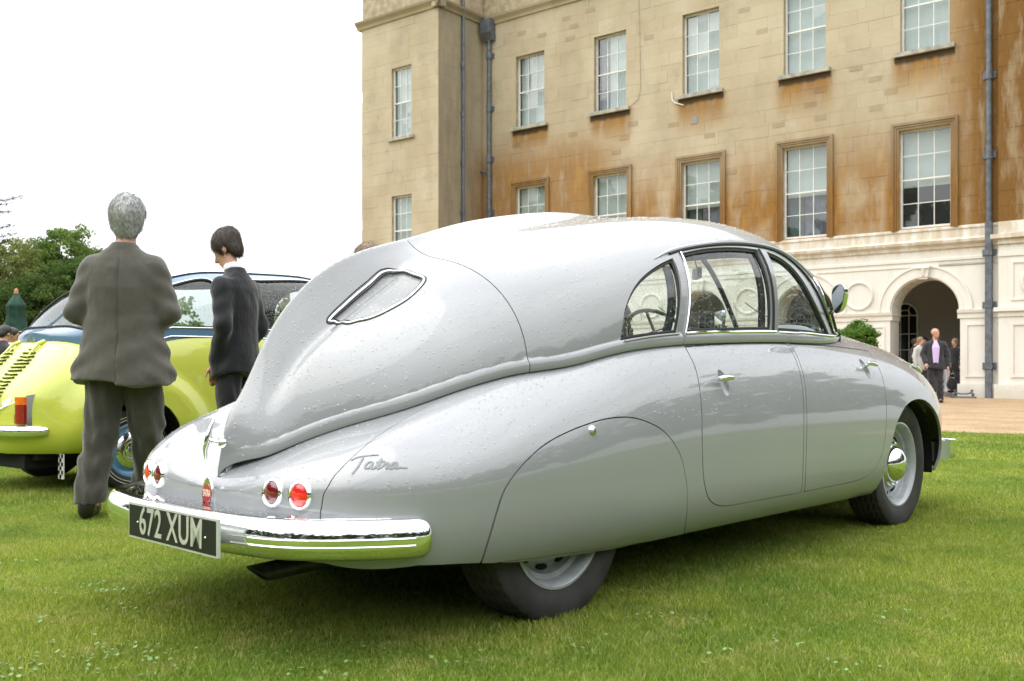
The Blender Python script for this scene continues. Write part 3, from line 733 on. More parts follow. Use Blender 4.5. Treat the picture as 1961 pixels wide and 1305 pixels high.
ZCs=cspl([(-.830,.50),(-.805,.605),(-.76,.675),(-.66,.80),(-.52,.93),(-.457,.975),(-.303,1.085),(-.05,1.24),(.2,1.335),(.5,1.405),(1.0,1.495),(1.5,1.53),(1.75,1.505),(1.95,1.425),(2.1,1.315),(2.25,1.15),(2.37,.99)])
FH=cspl([(-.830,.0),(-.79,.03),(-.74,.058),(-.67,.105),(-.57,.15),(-.466,.172),(-.355,.162),(-.24,.13),(-.05,.075),(.2,.06),(.5,.06),(.8,.05),(1.1,.02),(1.3,0)])
NN=cspl([(-.82,1.95),(-.45,2.1),(-.05,2.12),(.4,2.3),(.8,2.7),(1.2,3.1),(1.5,3.2),(2.5,3.2)])
def zb0(x): return Ltop(x,YB(x))
def U(x,ps,lid=0):
    x=np.asarray(x,float);ps=np.asarray(ps,float)
    c,s=np.maximum(np.cos(ps),0),np.sin(ps)
    n=NN(x); r=(c**n+np.abs(s)**n)**(-1/n)
    zb=zb0(x)+.004; H=np.maximum(ZCs(x)-zb,.01)
    hg=H*r*s
    y=YB(x)*r*c; z=zb+hg
    bz=.042
    fl=np.clip(1-hg/bz,0,1); roll=np.where(hg<bz,.011*np.sqrt(np.clip(1-((hg/bz-.45)/.56)**2,0,1)),.0)*np.clip(YB(x)/.15,0,1)
    y=y+roll*np.clip(c*1.5,0,1)
    w=.15; t=np.abs(y)/w
    g=np.exp(-(np.sqrt(t*t+.05**2)-.05)/.40)*(1-sst(.4,1.5,t))
    z=z-.042*np.exp(-((np.abs(y)-.088)/.036)**2)*sst(-.76,-.62,x)*(1-sst(-.28,-.06,x))
    z=z+FH(np.minimum(x,1.3))*g*np.where(x<1.3,1,0)
    return np.stack(np.broadcast_arrays(x,-y,z),-1)
def rcurve(pts,corners=(),n=6,closed=True):
    """Catmull-Rom through 2D pts, sharp at the given corner indices"""
    m=len(pts); out=[]
    for i in range(m if closed else m-1):
        p1,p2=pts[i],pts[(i+1)%m]
        p0=pts[i-1] if (i>0 or closed) else p1; p3=pts[(i+2)%m] if (i+2<m or closed) else p2
        if i in corners: p0=(2*p1[0]-p2[0],2*p1[1]-p2[1])
        if (i+1)%m in corners: p3=(2*p2[0]-p1[0],2*p2[1]-p1[1])
        for k in range(n):
            t=k/n; t2,t3=t*t,t*t*t
            out.append(tuple(.5*((2*p1[j])+(-p0[j]+p2[j])*t+(2*p0[j]-5*p1[j]+4*p2[j]-p3[j])*t2+(-p0[j]+3*p1[j]-3*p2[j]+p3[j])*t3) for j in (0,1)))
    if not closed: out.append(tuple(pts[-1]))
    return out
def offset(poly,d):
    n=len(poly); A=sum(poly[i-1][0]*poly[i][1]-poly[i][0]*poly[i-1][1] for i in range(n)); sg=1 if A>0 else -1
    out=[]
    for i in range(n):
        a,b,c=poly[i-1],poly[i],poly[(i+1)%n]
        def nr(p,q):
            x,y=q[0]-p[0],q[1]-p[1]; l=math.hypot(x,y) or 1; return (y/l*sg,-x/l*sg)
        n1,n2=nr(a,b),nr(b,c); x,y=n1[0]+n2[0],n1[1]+n2[1]; l=max(x*x+y*y,.6); out.append((b[0]+2*x/l*d,b[1]+2*y/l*d))
    return out
def inpoly(X,Y,poly):
    c=np.zeros(len(X),bool); n=len(poly)
    for i in range(n):
        x0,y0=poly[i]; x1,y1=poly[i-1]
        if y0==y1: continue
        m=((y0>Y)!=(y1>Y))&(X<(x1-x0)*(Y-y0)/(y1-y0)+x0); c^=m
    return c
KP=.62
class Shell:
    """a surface S(x,psi) cut into panels in its own parameter plane"""
    def __init__(s,S,x2a,a2x): s.S,s.x2a,s.a2x=S,x2a,a2x
    def dom(s,poly): return [(float(s.x2a(x)),math.radians(p)*KP) for x,p in poly]
    def P(s,q):
        q=np.asarray(q,float); return s.S(s.a2x(q[:,0]),q[:,1]/KP)
    def cut(s,outer,lines,ga,gp):
        """outer: domain polygon; lines: polygons whose edges must be present"""
        pts=[];edges=[]
        for poly in [outer]+lines:
            b=len(pts); pts+=list(poly); edges+=[(b+i,b+(i+1)%len(poly)) for i in range(len(poly))]
        xa=np.array([p[0] for p in pts]); ya=np.array([p[1] for p in pts])
        gx,gy=np.meshgrid(ga,gp,indexing='ij'); gx=gx.ravel();gy=gy.ravel()
        k=inpoly(gx,gy,outer)
        # drop grid points too near polygon points
        keep=[]
        cell={}
        for x,y in zip(xa,ya): cell.setdefault((round(x/.01),round(y/.01)),[]).append((x,y))
        for x,y in zip(gx[k],gy[k]):
            i,j=round(x/.01),round(y/.01)
            if not any(math.hypot(x-a,y-b)<.006 for di in(-1,0,1) for dj in(-1,0,1) for a,b in cell.get((i+di,j+dj),())): keep.append((x,y))
        P=[Vector(p) for p in pts]+[Vector(p) for p in keep]
        v,e,f,*_=geometry.delaunay_2d_cdt(P,edges,[],0,1e-6)
        s.v=np.array([(p.x,p.y) for p in v]); s.f=np.array([tuple(t) for t in f if len(t)==3])
        c=s.v[s.f].mean(1); s.c=c; s.ok=inpoly(c[:,0],c[:,1],outer); s.P3=s.P(s.v)
        # vertex normals
        fn=np.cross(s.P3[s.f[:,1]]-s.P3[s.f[:,0]],s.P3[s.f[:,2]]-s.P3[s.f[:,0]])
        s.nv=np.zeros_like(s.P3)
        for k_ in range(3): np.add.at(s.nv,s.f[:,k_],fn)
        s.nv/=np.linalg.norm(s.nv,axis=1)[:,None]+1e-12
        e_=1.5e-3; lo=s.v.min(0)+e_*1.01; hi=s.v.max(0)-e_*1.01; vc=np.clip(s.v,lo,hi)
        na=np.cross(s.P(vc+[[e_,0]])-s.P(vc-[[e_,0]]),s.P(vc+[[0,e_]])-s.P(vc-[[0,e_]])); ln=np.linalg.norm(na,axis=1); good=ln>2e-7; na/=ln[:,None]+1e-15
        fl=np.sign(np.median((na*s.nv).sum(1))); s.na=np.where(good[:,None],na*fl,s.nv)
        mid=s.P(np.array([[np.mean(ga),.5*KP]]))[0]; cc=np.array([mid[0],0,.5]); i=np.argmin(((s.P3-mid)**2).sum(1))
        s.sg=1 if np.dot(s.nv[i],s.P3[i]-cc)>0 else -1
    def sel(s,inside=(),outside=()):
        k=s.ok.copy()
        for p in inside: k&=inpoly(s.c[:,0],s.c[:,1],p)
        for p in outside: k&=~inpoly(s.c[:,0],s.c[:,1],p)
        return k
    def piece(s,k,name,mat,parent,side=-1,rim=.014,lift=0.,both=False,rimskip=None):
        F=s.f[k]; used=np.unique(F); m=-np.ones(len(s.v),int); m[used]=np.arange(len(used)); F=m[F]
        V=s.P3[used]+s.nv[used]*s.sg*lift; Nn=s.nv[used]*s.sg; D=s.v[used]
        V=np.where(np.abs(V[:,1:2])<2e-4,V*[[1,0,1]],V)
        if s.sg<0: F=F[:,::-1]
        ec={}
        for a,b,c in F:
            for p,q in ((a,b),(b,c),(c,a)): ec[(p,q)]=1
        bd=[(a,b) for (a,b) in ec if (b,a) not in ec and not (abs(V[a][1])<2e-4 and abs(V[b][1])<2e-4)]
        NN_=s.na[used]*s.sg; NN_=np.where(np.abs(V[:,1:2])<2e-4,NN_*[[1,0,1]],NN_); NN_/=np.linalg.norm(NN_,axis=1)[:,None]+1e-12; ns=len(V)
        VV=[tuple(x) for x in V]; FF=[tuple(x) for x in F]; nsurf=len(FF)
        if rim:
            top={};bot={}
            def g(d,i,off):
                if i not in d: d[i]=len(VV); VV.append(tuple(V[i]-Nn[i]*off))
                return d[i]
            for a,b in bd: FF.append((g(top,b,0.0),g(top,a,0.0),g(bot,a,rim),g(bot,b,rim)))
        def mk(flip):
            VX=[(x,-y if flip else y,z) for x,y,z in VV]; FX=[t[::-1] if flip else t for t in FF]; return VX,FX
        if both:
            V1,F1=mk(False);V2,F2=mk(True); n=len(V1)
            me=bpy.data.meshes.new(name); me.from_pydata(V1+V2,[],F1+[tuple(i+n for i in t) for t in F2]); CN=np.zeros((2*n,3),np.float32); CN[:ns]=NN_; CN[n:n+ns]=NN_*[1,-1,1]; 
            at_=me.attributes.new('cn','FLOAT_VECTOR','POINT'); at_.data.foreach_set('vector',CN.ravel()); bm=bmesh.new(); bm.from_mesh(me); vs=[v for v in bm.verts if abs(v.co.y)<2e-4]; bmesh.ops.remove_doubles(bm,verts=vs,dist=2e-5); bm.to_mesh(me); bm.free()
        else:
            V1,F1=mk(side>0); me=bpy.data.meshes.new(name); me.from_pydata(V1,[],F1); CN=np.zeros((len(V1),3),np.float32); CN[:ns]=NN_*([1,-1,1] if side>0 else [1,1,1])
        me.update(); o=link(name,me,mat,parent,True)
        if both:
            CN=np.empty(len(me.vertices)*3,np.float32); me.attributes['cn'].data.foreach_get('vector',CN); CN=CN.reshape(-1,3); me.attributes.remove(me.attributes['cn'])
        vn=np.empty(len(me.vertices)*3,np.float32); me.vertex_normals.foreach_get('vector',vn); vn=vn.reshape(-1,3); CN=np.where((np.abs(CN).sum(1)>.1)[:,None],CN,vn)
        me.normals_split_custom_set_from_vertices([tuple(map(float,x)) for x in CN])
        return o
def curve3(sh,poly,lift=0.,side=-1,closed=True):
    q=np.array(poly); P=sh.P(q); e=1e-3
    pa=sh.P(q+[[e,0]])-sh.P(q-[[e,0]]); pp=sh.P(q+[[0,e]])-sh.P(q-[[0,e]]); n=np.cross(pa,pp); n/=np.linalg.norm(n,axis=1)[:,None]+1e-12
    n*=np.where((n*(P-[[1.2,0,.5]])).sum(1)>0,1,-1)[:,None]
    Q=P+n*lift
    return [Vector((a,-b if side>0 else b,c)) for a,b,c in Q]
# parameter maps (rounded tail and nose)
NT_,NF_=3.6,3.
def Lx2a(x):
    x=np.asarray(x,float); r=np.clip(x/XT,0,1); w=(1-r**NT_)**(1/NT_); ph=np.arctan2(w,r)
    q=np.clip((x-2.35)/(XN-2.35),0,1); w2=(1-q**NF_)**(1/NF_); p2=np.arctan2(q,w2)
    return np.where(x<0,(ph-math.pi/2)*.8,np.where(x<2.35,x,2.35+p2*1.3))
def La2x(a):
    a=np.asarray(a,float); ph=np.clip(a/.8+math.pi/2,0,math.pi/2); c,s=np.abs(np.cos(ph)),np.abs(np.sin(ph)); r=c/((c**NT_+s**NT_)**(1/NT_))
    p2=np.clip((a-2.35)/1.3,0,math.pi/2); c2,s2=np.abs(np.cos(p2)),np.abs(np.sin(p2)); q=s2/((c2**NF_+s2**NF_)**(1/NF_))
    return np.where(a<0,XT*r,np.where(a<2.35,a,2.35+q*(XN-2.35)))
SL=Shell(L,Lx2a,La2x)
T0,T1=XU0,XU0+.14
def Ux2a(x):
    x=np.asarray(x,float); t=np.clip((x-T0)/.14,0,1); ph=np.arccos(np.clip(1-t,0,1))
    q=np.clip((x-1.2)/(XU1-1.2),0,1); w=(1-q**6)**(1/6); p2=np.arctan2(q,w)-math.atan2(.75,(1-.75**6)**(1/6)); xb=1.2+.75*(XU1-1.2)
    return np.where(x<T1,T1-.14*(math.pi/2-ph),np.where(x<xb,x,xb+p2*1.2))
def Ua2x(a):
    a=np.asarray(a,float); ph=np.clip(math.pi/2-(T1-a)/.14,0,math.pi/2); xb=1.2+.75*(XU1-1.2); p0=math.atan2(.75,(1-.75**6)**(1/6))
    p2=np.clip((a-xb)/1.2+p0,p0,math.pi/2-1e-4); c,s=np.cos(p2),np.sin(p2); q=s/((c**6+s**6)**(1/6))
    return np.where(a<T1,T0+.14*(1-np.cos(ph)),np.where(a<xb,a,1.2+q*(XU1-1.2)))
SU=Shell(U,Ux2a,Ua2x)
tatra=empty('vintage_saloon',CO,math.atan2(CU.y,CU.x),'large light grey streamlined vintage saloon with tail fin, wet with rain, nearest on the lawn','car')
T=tatra
M_DISH=paint('grey_dish',(.20,.21,.22),drop=False)
# --- lower body outlines (x, psi) ---
DOOR_R=[(0.763,41.3),(0.752,38.9),(0.739,34.2),(0.711,26.6),(0.691,18.5),(0.68,10.9),(0.683,-0.9),(0.700,-10.2),(0.741,-17.4),(0.815,-21.6),(0.92,-23.1),(1.059,-23.1),(1.258,-23.2),(1.484,-23.3),(1.466,-9.6),(1.472,6.7),(1.489,18.5),(1.518,27.2),(1.544,34.2),(1.562,38.9),(1.566,41.3)]
DOOR_F=[(1.513,-23.2),(1.491,-9.9),(1.499,6.4),(1.516,18.5),(1.545,27.2),(1.571,34.2),(1.589,38.9),(1.593,41.3),(2.44,42.2),(2.42,39.2),(2.400,33),(2.378,27.2),(2.358,21),(2.340,13.1),(2.316,4.4),(2.278,-6.2),(2.22,-15.2),(2.137,-20.2),(2.036,-22.2),(1.782,-22.8)]
SKIRT=[(-0.419,-29.5),(-0.417,-18.9),(-0.391,-5.1),(-0.347,7.8),(-0.275,16.5),(-0.178,21.8),(-0.055,24.0),(0.071,24.5),(0.169,23.9),(0.266,22.2),(0.350,19.4),(0.431,15.6),(0.495,10.6),(0.545,4.1),(0.572,-5.4),(0.590,-17.7),(0.627,-28.4),(0.70,-38.2)]
ARCH=[(2.352,-40),(2.334,-28),(2.336,-16.3),(2.372,-4),(2.438,7.0),(2.512,13.2),(2.602,17.6),(2.729,20.4),(2.887,20.8),(3.032,17.6),(3.171,10.6),(3.270,1.0),(3.30,-9),(3.300,-18),(3.285,-28),(3.275,-40)]
SEAM=[(-0.813,-31),(-0.813,-8.8),(-0.811,-1.5),(-0.807,15.1),(-0.789,30.2),(-0.757,38.9),(-0.712,44.3),(-0.662,47.6),(-0.589,50.9),(-0.501,53.5),(-0.406,54.6),(-.3,55.5)]
def psz(x,z):
    k=(ZM-z)/max(float(Hb(x)),1e-6)
    return -90. if k>=.9995 else -math.degrees(math.atan((k**3/(1-k**3))**(1/3)))
BOTL=[(float(La2x(a)),psz(float(La2x(a)),.272)) for a in np.linspace(-1.2566,-.75,40)]+[(-.617,psz(-.617,.267)),(-.5,psz(-.5,.260)),(-.415,psz(-.415,.252)),(-.291,psz(-.291,.235)),(-.149,psz(-.149,.221)),(.233,psz(.233,.202)),(.68,psz(.68,.203)),(1.3,psz(1.3,.203)),(2.16,psz(2.16,.20)),(2.6,psz(2.6,.21)),(3.2,psz(3.2,.245)),(3.5,psz(3.5,.25))]+[(float(La2x(a)),psz(float(La2x(a)),.25)) for a in np.linspace(3.75,2.35+1.3*math.pi/2,30)]
d=SL.dom
def densopen(poly,step):
    out=[]
    for a,b in zip(poly,poly[1:]):
        n=max(1,int(math.hypot(b[0]-a[0],b[1]-a[1])/step))
        for k in range(n): out.append((a[0]+(b[0]-a[0])*k/n,a[1]+(b[1]-a[1])*k/n))
    return out+[poly[-1]]
dr=rcurve(d(DOOR_R),(0,13,20),5); df=rcurve(d(DOOR_F),(0,7,8),5); sk=rcurve(d(SKIRT),(0,17),5); ar=rcurve(d(ARCH),(0,15),6)
bo=dens(d(BOTL)+[],.03)[:-1] if False else densopen(d(BOTL),.03)
outer=bo+[(float(Lx2a(XN)),math.pi/2*KP),(float(Lx2a(XT)),math.pi/2*KP)]
# densify top line
def dens(poly,step):
    out=[]
    for i in range(len(poly)):
        a,b=poly[i],poly[(i+1)%len(poly)]; n=max(1,int(math.hypot(b[0]-a[0],b[1]-a[1])/step))
        for k in range(n): out.append((a[0]+(b[0]-a[0])*k/n,a[1]+(b[1]-a[1])*k/n))
    return out
outer=dens(outer,.03)
sm=rcurve(d(SEAM),(0,),5,False)
smA=[(x-.0016,y) for x,y in sm]; smB=[(x+.0016,y-.001) for x,y in sm]; seam=smA+smB[::-1]
# opening under the cabin: where the lower shell lies inside the greenhouse
cab=[]
for x in np.linspace(.12,2.2,30):
    yb=float(YB(x))-.06
    ps=np.radians(np.linspace(20,89.9,400)); P_=L(np.full(400,x),ps); i=int(np.argmin(np.abs(P_[:,1]+yb))); cab.append((float(Lx2a(x)),float(ps[i])*KP))
cab=cab+[(float(Lx2a(2.2)),math.pi/2*KP+.012),(float(Lx2a(.12)),math.pi/2*KP+.012)]
GAP=.0026
def dish(x,p):
    a=float(Lx2a(x)); b=math.radians(p)*KP; return [(a+.030*math.cos(t_),b+.047*math.sin(t_)) for t_ in [2*math.pi*i/40 for i in range(40)]]
dishes=[dish(.890,28.0),dish(2.230,32.6)]
lines=[offset(dr,-GAP),offset(dr,GAP),offset(df,-GAP),offset(df,GAP),offset(sk,-GAP),offset(sk,GAP),ar,seam,cab]+dishes
def clipb(poly):
    out=[]
    bx=np.array([p[0] for p in bo]); by=np.array([p[1] for p in bo])
    for x,y in poly: out.append((x,max(y,float(np.interp(x,bx,by))-.08)))
    return out
ga=np.concatenate([np.linspace(-1.256,0,46),np.arange(.03,2.35,.03),np.linspace(2.35,2.35+1.3*math.pi/2,70)])
gp=np.radians(np.concatenate([np.linspace(-88,-46,16),np.linspace(-44,52,56),np.linspace(53.5,89,26)]))*KP
SL.cut(outer,lines,ga,gp)
SL_in=lambda *a: SL.sel(*a)
o=SL.piece(SL.sel((),(offset(dr,GAP),offset(df,GAP),offset(sk,GAP),ar,seam,cab)),'body',M_SILVER,T,both=True)
for sd in (-1,1):
    r=SL.piece(SL.sel((offset(dr,-GAP),),dishes[:1]),'rear_door',M_SILVER,T,side=sd); q=SL.piece(SL.sel((offset(df,-GAP),),dishes[1:]),'front_door',M_SILVER,T,side=sd)
    k=SL.piece(SL.sel((offset(sk,-GAP),)),'wheel_skirt',M_SILVER,T,side=sd,rim=.02,lift=.0015)
    for dd,dp in ((r,dishes[0]),(q,dishes[1])):
        c=np.mean(np.array(dp),0); rings=[]
        for kk in range(8):
            u_=1-kk/7.5; rings.append(curve3(SL,[(c[0]+(x-c[0])*u_,c[1]+(y-c[1])*u_) for x,y in dp],-.017*(1-u_*u_)**.8,sd))
        V=[v for rr in rings for v in rr]; n=len(dp); F=[(j*n+i,j*n+(i+1)%n,(j+1)*n+(i+1)%n,(j+1)*n+i) for j in range(7) for i in range(n)]+[tuple(7*n+i for i in range(n))]
        MB().add(V,F).build('handle_recess',M_DISH,dd,True,fix=True)
    # lock on the skirt
    p=SL.P(np.array([[float(Lx2a(.05)),math.radians(21.7)*KP]]))[0]; mb=MB(); M=Matrix.Translation((p[0],-p[1] if sd>0 else p[1],p[2]))@Matrix.Rotation(0 if sd>0 else math.pi,4,'Z')@Matrix.Rotation(math.radians(14),4,'X')
    mb.lathe([(.0,.014),(.008,.014),(.0095,.011),(.013,.009),(.0165,.005),(.017,-.004)],M,20); mb.box((-.0015,.0142,-.007),(.0015,.0155,.007),M); mb.build('lock',M_CHROME,k,True)
    # handles: bar in front of a scooped recess
    for dd,(hx,hp,sg) in ((r,(.885,28.2,1)),(q,(2.228,33.0,-1))):
        p=SL.P(np.array([[float(Lx2a(hx)),math.radians(hp)*KP]]))[0]; p2=SL.P(np.array([[float(Lx2a(hx)),math.radians(hp+2)*KP]]))[0]; tz=Vector(p2-p).normalized(); 
        X=Vector((1,0,0)); nrm=X.cross(tz).normalized(); nrm=nrm if nrm.y<0 else -nrm; tz=nrm.cross(X); tz=tz if tz.z>0 else -tz
        Mx=Matrix(((X.x,-nrm.x,tz.x,p[0]),(X.y,-nrm.y,tz.y,p[1]),(X.z,-nrm.z,tz.z,p[2]),(0,0,0,1)))
        flip=(lambda v: Vector((v.x,-v.y,v.z))) if sd>0 else (lambda v:v)
        mb=MB()
        Lh=.10
        pts=[Vector((.012*sg,.001,0)),Vector((.010*sg,-.018,.002)),Vector((.004*sg,-.030,.004))]
        mb.tube([flip(Mx@v) for v in pts],.0075,10)
        bar=[Vector((.022*sg,-.033,.005)),Vector((.020*sg,-.034,.005)),Vector((-.02*sg,-.034,.004)),Vector((-.055*sg,-.032,.002)),Vector((-.076*sg,-.030,.0)),Vector((-.078*sg,-.030,.0))]
        mb.tube([flip(Mx@v) for v in bar],[.005,.0105,.012,.012,.0105,.005],12)
        mb.build('door_handle',M_CHROME,dd,True)
# --- upper shell ---
def smooth_dom(sh,pts,corners=(),n=5): return rcurve(sh.dom(pts),corners,n)
RWIN=[(-0.46,79.7),(-0.452,80.4),(-0.42,81.3),(-0.347,82.6),(-0.275,83.5),(-0.235,84),(-0.209,84),(-0.179,83),(-0.156,79.9),(-0.164,72.7),(-0.166,68.5),(-0.172,65.5),(-0.19,63.5),(-0.228,61.5),(-0.284,59.9),(-0.339,60.6),(-0.374,61.9),(-0.397,63.7),(-0.415,66.4),(-0.44,69.8),(-0.438,77.7),(-0.454,79.2)]
SW1=[(0.386,4.9),(0.402,9.9),(0.432,17),(0.485,23.1),(0.552,27.8),(0.63,31.2),(0.708,33.6),(0.772,35.0),(0.806,35.6),(0.800,30),(0.765,17),(0.722,5.0),(0.545,4.9)]
SW2=[(0.878,37.2),(1.026,38.2),(1.246,38.6),(1.454,38.5),(1.452,22),(1.436,5.3),(1.1,5.1),(0.782,5.0),(.838,22)]
SW3=[(1.535,38.3),(1.635,37.0),(1.716,34.3),(1.776,30.3),(1.835,24.7),(1.905,17.7),(2.008,7.2),(2.02,5.3),(1.75,5.1),(1.496,5.0),(1.51,22)]
WS=[(2.12,6.5),(2.075,15),(2.03,25),(2.005,35),(1.985,46),(1.97,60),(1.962,75),(1.96,89.99),(2.325,89.99),(2.325,60),(2.325,30),(2.31,10),(2.24,6.5)]
LIDX=-.05
rw=smooth_dom(SU,RWIN); s1=smooth_dom(SU,SW1,(0,8,11)); s2=smooth_dom(SU,SW2,(0,3,5,7)); s3=smooth_dom(SU,SW3,(0,7,9)); ws=rcurve(SU.dom(WS),(0,7,8,12),4)
TOPU=math.pi/2*KP
outer=dens([(float(Ux2a(XU0+.0002)),0),(float(Ux2a(2.345)),0),(float(Ux2a(2.345)),TOPU),(float(Ux2a(XU0+.0002)),TOPU)],.03)
lidb=[(LIDX-.0018,-.01),(LIDX+.0018,-.01),(LIDX+.0018,TOPU+.01),(LIDX-.0018,TOPU+.01)]
lidb=[(LIDX-.0018,0),(LIDX+.0018,0),(LIDX+.0018,TOPU),(LIDX-.0018,TOPU)]
lids=dens(lidb,.02)
# door cut lines across the belt strip
def vstrip(x0,x1,p0,p1,w=.0016):
    return [(x0-w,math.radians(p0)*KP),(x0+w,math.radians(p0)*KP),(x1+w,math.radians(p1)*KP),(x1-w,math.radians(p1)*KP)]
c1=vstrip(.745,.752,0.05,4.7); c2=vstrip(1.57,1.52,.05,36,.0014); c2=vstrip(1.578,1.566,.05,4.2); c3=vstrip(1.605,1.593,.05,4.2)
frames=[offset(rw,0),offset(s1,0),offset(s2,0),offset(s3,0),ws]
ga=np.concatenate([np.linspace(float(Ux2a(XU0+.0002)),T1,16)[1:],np.arange(T1+.02,1.9,.024),np.linspace(1.9,float(Ux2a(2.345)),40)])
gp=np.radians(np.concatenate([np.arange(0,13,.55),np.arange(14,70,2.6),np.arange(70,82,1.4),np.arange(82,88.6,.7),[88.6,89.1,89.5,89.8]]))*KP
SU.cut(outer,frames+[lids,c1,c2,c3],ga,gp)
lidside=[(-9,-1),(LIDX-.0017,-1),(LIDX-.0017,9),(-9,9)]; roofside=[(LIDX+.0017,-1),(9,-1),(9,9),(LIDX+.0017,9)]
lid=SU.piece(SU.sel((lidside,),(rw,lids)),'engine_lid',M_SILVER,T,both=True,rim=.02)
roof=SU.piece(SU.sel((roofside,),(s1,s2,s3,ws,lids,c1,c2,c3)),'roof',M_SILVER,T,both=True,rim=.02)
# dark lining inside the greenhouse
SI=Shell(lambda x,p: U(x,p)*np.array([1,.965,1])-np.array([0,0,.022]),Ux2a,Ua2x)
SI.cut(dens([(.1,.0),(2.0,.0),(2.0,TOPU),(.1,TOPU)],.05),[offset(s1,.004),offset(s2,.004),offset(s3,.004),ws],np.arange(.12,2.0,.06),np.radians(np.arange(3,90,4.))*KP)
SI.piece(SI.sel((),(offset(s1,.004),offset(s2,.004),offset(s3,.004),ws)),'headlining',M_LINER,T,both=True,rim=0)
# glass and frames
def ribbon(name,sh,poly,w,h,mat,parent,side,lift=0.):
    """moulding of half-round section following a closed curve on the shell"""
    C0=curve3(sh,poly,lift,side); n=len(C0)
    N0=curve3(sh,poly,lift+.01,side); mb=MB(); V=[];F=[]
    prof=[(-1,0),(-.9,.55),(-.5,.9),(0,1),(.5,.9),(.9,.55),(1,0)]
    for i in range(n):
        t_=(C0[(i+1)%n]-C0[i-1]).normalized(); nn=(N0[i]-C0[i]).normalized(); b=t_.cross(nn)
        for x,y in prof: V.append(C0[i]+b*x*w/2+nn*y*h)
    m=len(prof)
    for i in range(n):
        for k in range(m-1): F.append((i*m+k,i*m+k+1,((i+1)%n)*m+k+1,((i+1)%n)*m+k))
    mb.add(V,F); return mb.build(name,mat,parent,True,fix=True)
GUTR=[.0015+.0075*min(1,i/8) for i in range(55)]
for sd in (-1,1):
    g=SU.piece(SU.sel((rw,)),'rear_window',M_REARGLASS,lid,side=sd,rim=0,lift=-.006)
    ribbon('window_frame',SU,offset(rw,-.004),.010,.006,M_CHROME,lid,sd)
    ribbon('window_seal',SU,offset(rw,.003),.005,.003,M_RUBBER,lid,sd)
    ribbon('window_seal',SU,offset(rw,-.0115),.005,.004,M_RUBBER,lid,sd)
    for p,nm in ((s1,'quarter_window'),(s2,'rear_door_window'),(s3,'front_door_window')):
        SU.piece(SU.sel((p,)),nm,M_GLASS,T,side=sd,rim=0,lift=-.016)
        ribbon('window_seal',SU,offset(p,-.005),.014,.004,M_RUBBER,T,sd,-.012)
    # chrome strips: round the rear door window (rear edge and sill), sill of the front one
    def strip(dpts,r,mat,nm='chrome_strip',lift=.004,n=6,par=T,cor=()):
        C_=curve3(SU,rcurve(SU.dom(dpts),cor,n,False),lift,sd,False); mb=MB(); mb.tube(C_,r,8); mb.build(nm,mat,par,True)
    strip([(.868,37.4),(.828,22),(.770,4.6)],.006,M_CHROME)
    strip([(.768,4.3),(1.1,4.3),(1.47,4.4)],.0065,M_CHROME)
    strip([(1.49,4.2),(1.75,4.3),(2.07,4.4)],.0055,M_CHROME)
    strip([(.40,4.2),(.55,4.3),(.725,4.3)],.0045,M_SILVER)
    # rain gutter above the doors
    strip([(.700,36.2),(.786,38.2),(.899,39.4),(1.097,40.3),(1.274,40.9),(1.504,41.3),(1.663,41.2),(1.798,40.4),(1.914,38.6),(1.985,37.0)],GUTR,M_SILVER,'rain_gutter',.001)
    strip([(.80,37.6),(.899,38.7),(1.097,39.5),(1.274,39.9),(1.504,40.2),(1.66,39.4),(1.78,36.2),(1.87,31),(1.93,25),(1.99,17),(2.09,6)],.0075,M_RUBBER,'door_seal',.001)
    # black A pillar cover and B pillar
    strip([(2.00,37),(2.005,31),(2.03,24),(2.07,15),(2.135,5)],.012,M_RUBBER,'windscreen_seal',.003)
    strip([(1.975,37),(1.975,30),(2.0,22),(2.035,14),(2.10,5)],.006,M_CHROME,'pillar_trim',.007)
    strip([(1.466,38.5),(1.463,22),(1.449,5)],.008,M_RUBBER,'door_seal',.0)
    # windscreen half
w_=SU.piece(SU.sel((ws,)),'windscreen',M_GLASS,T,both=True,rim=0,lift=-.004)
top=curve3(SU,rcurve(SU.dom([(1.985,37),(1.972,46),(1.958,60),(1.95,75),(1.948,89.9)]),(),5,False),.004,-1,False)
tl=top+[Vector((p.x,-p.y,p.z)) for p in top[::-1][1:]]
MB().tube(tl,.010,8).build('windscreen_seal',M_RUBBER,T,True)
cb=[Vector((x,0,float(ZCs(x))+.003)) for x in np.linspace(1.95,2.33,9)]
MB().tube(cb,.013,8).build('windscreen_divider',M_RUBBER,T,True)
# base seal of windscreen where it meets the scuttle
bs=[]
for y in np.linspace(-.66,.66,25):
    x=2.32-.20*(abs(y)/.66)**3; bs.append(Vector((x,y,float(Ltop(x,abs(y)))+.008)))
MB().tube(bs,.011,8).build('windscreen_seal',M_RUBBER,T,True)
# wipers
for y0,y1 in ((-.30,-.10),(.30,.46)):
    MB().tube([(2.34,y0,1.05),(2.285,y1-.05,1.135),(2.24,y1,1.185)],.003,6).build('wiper',M_LEAD,T,True)
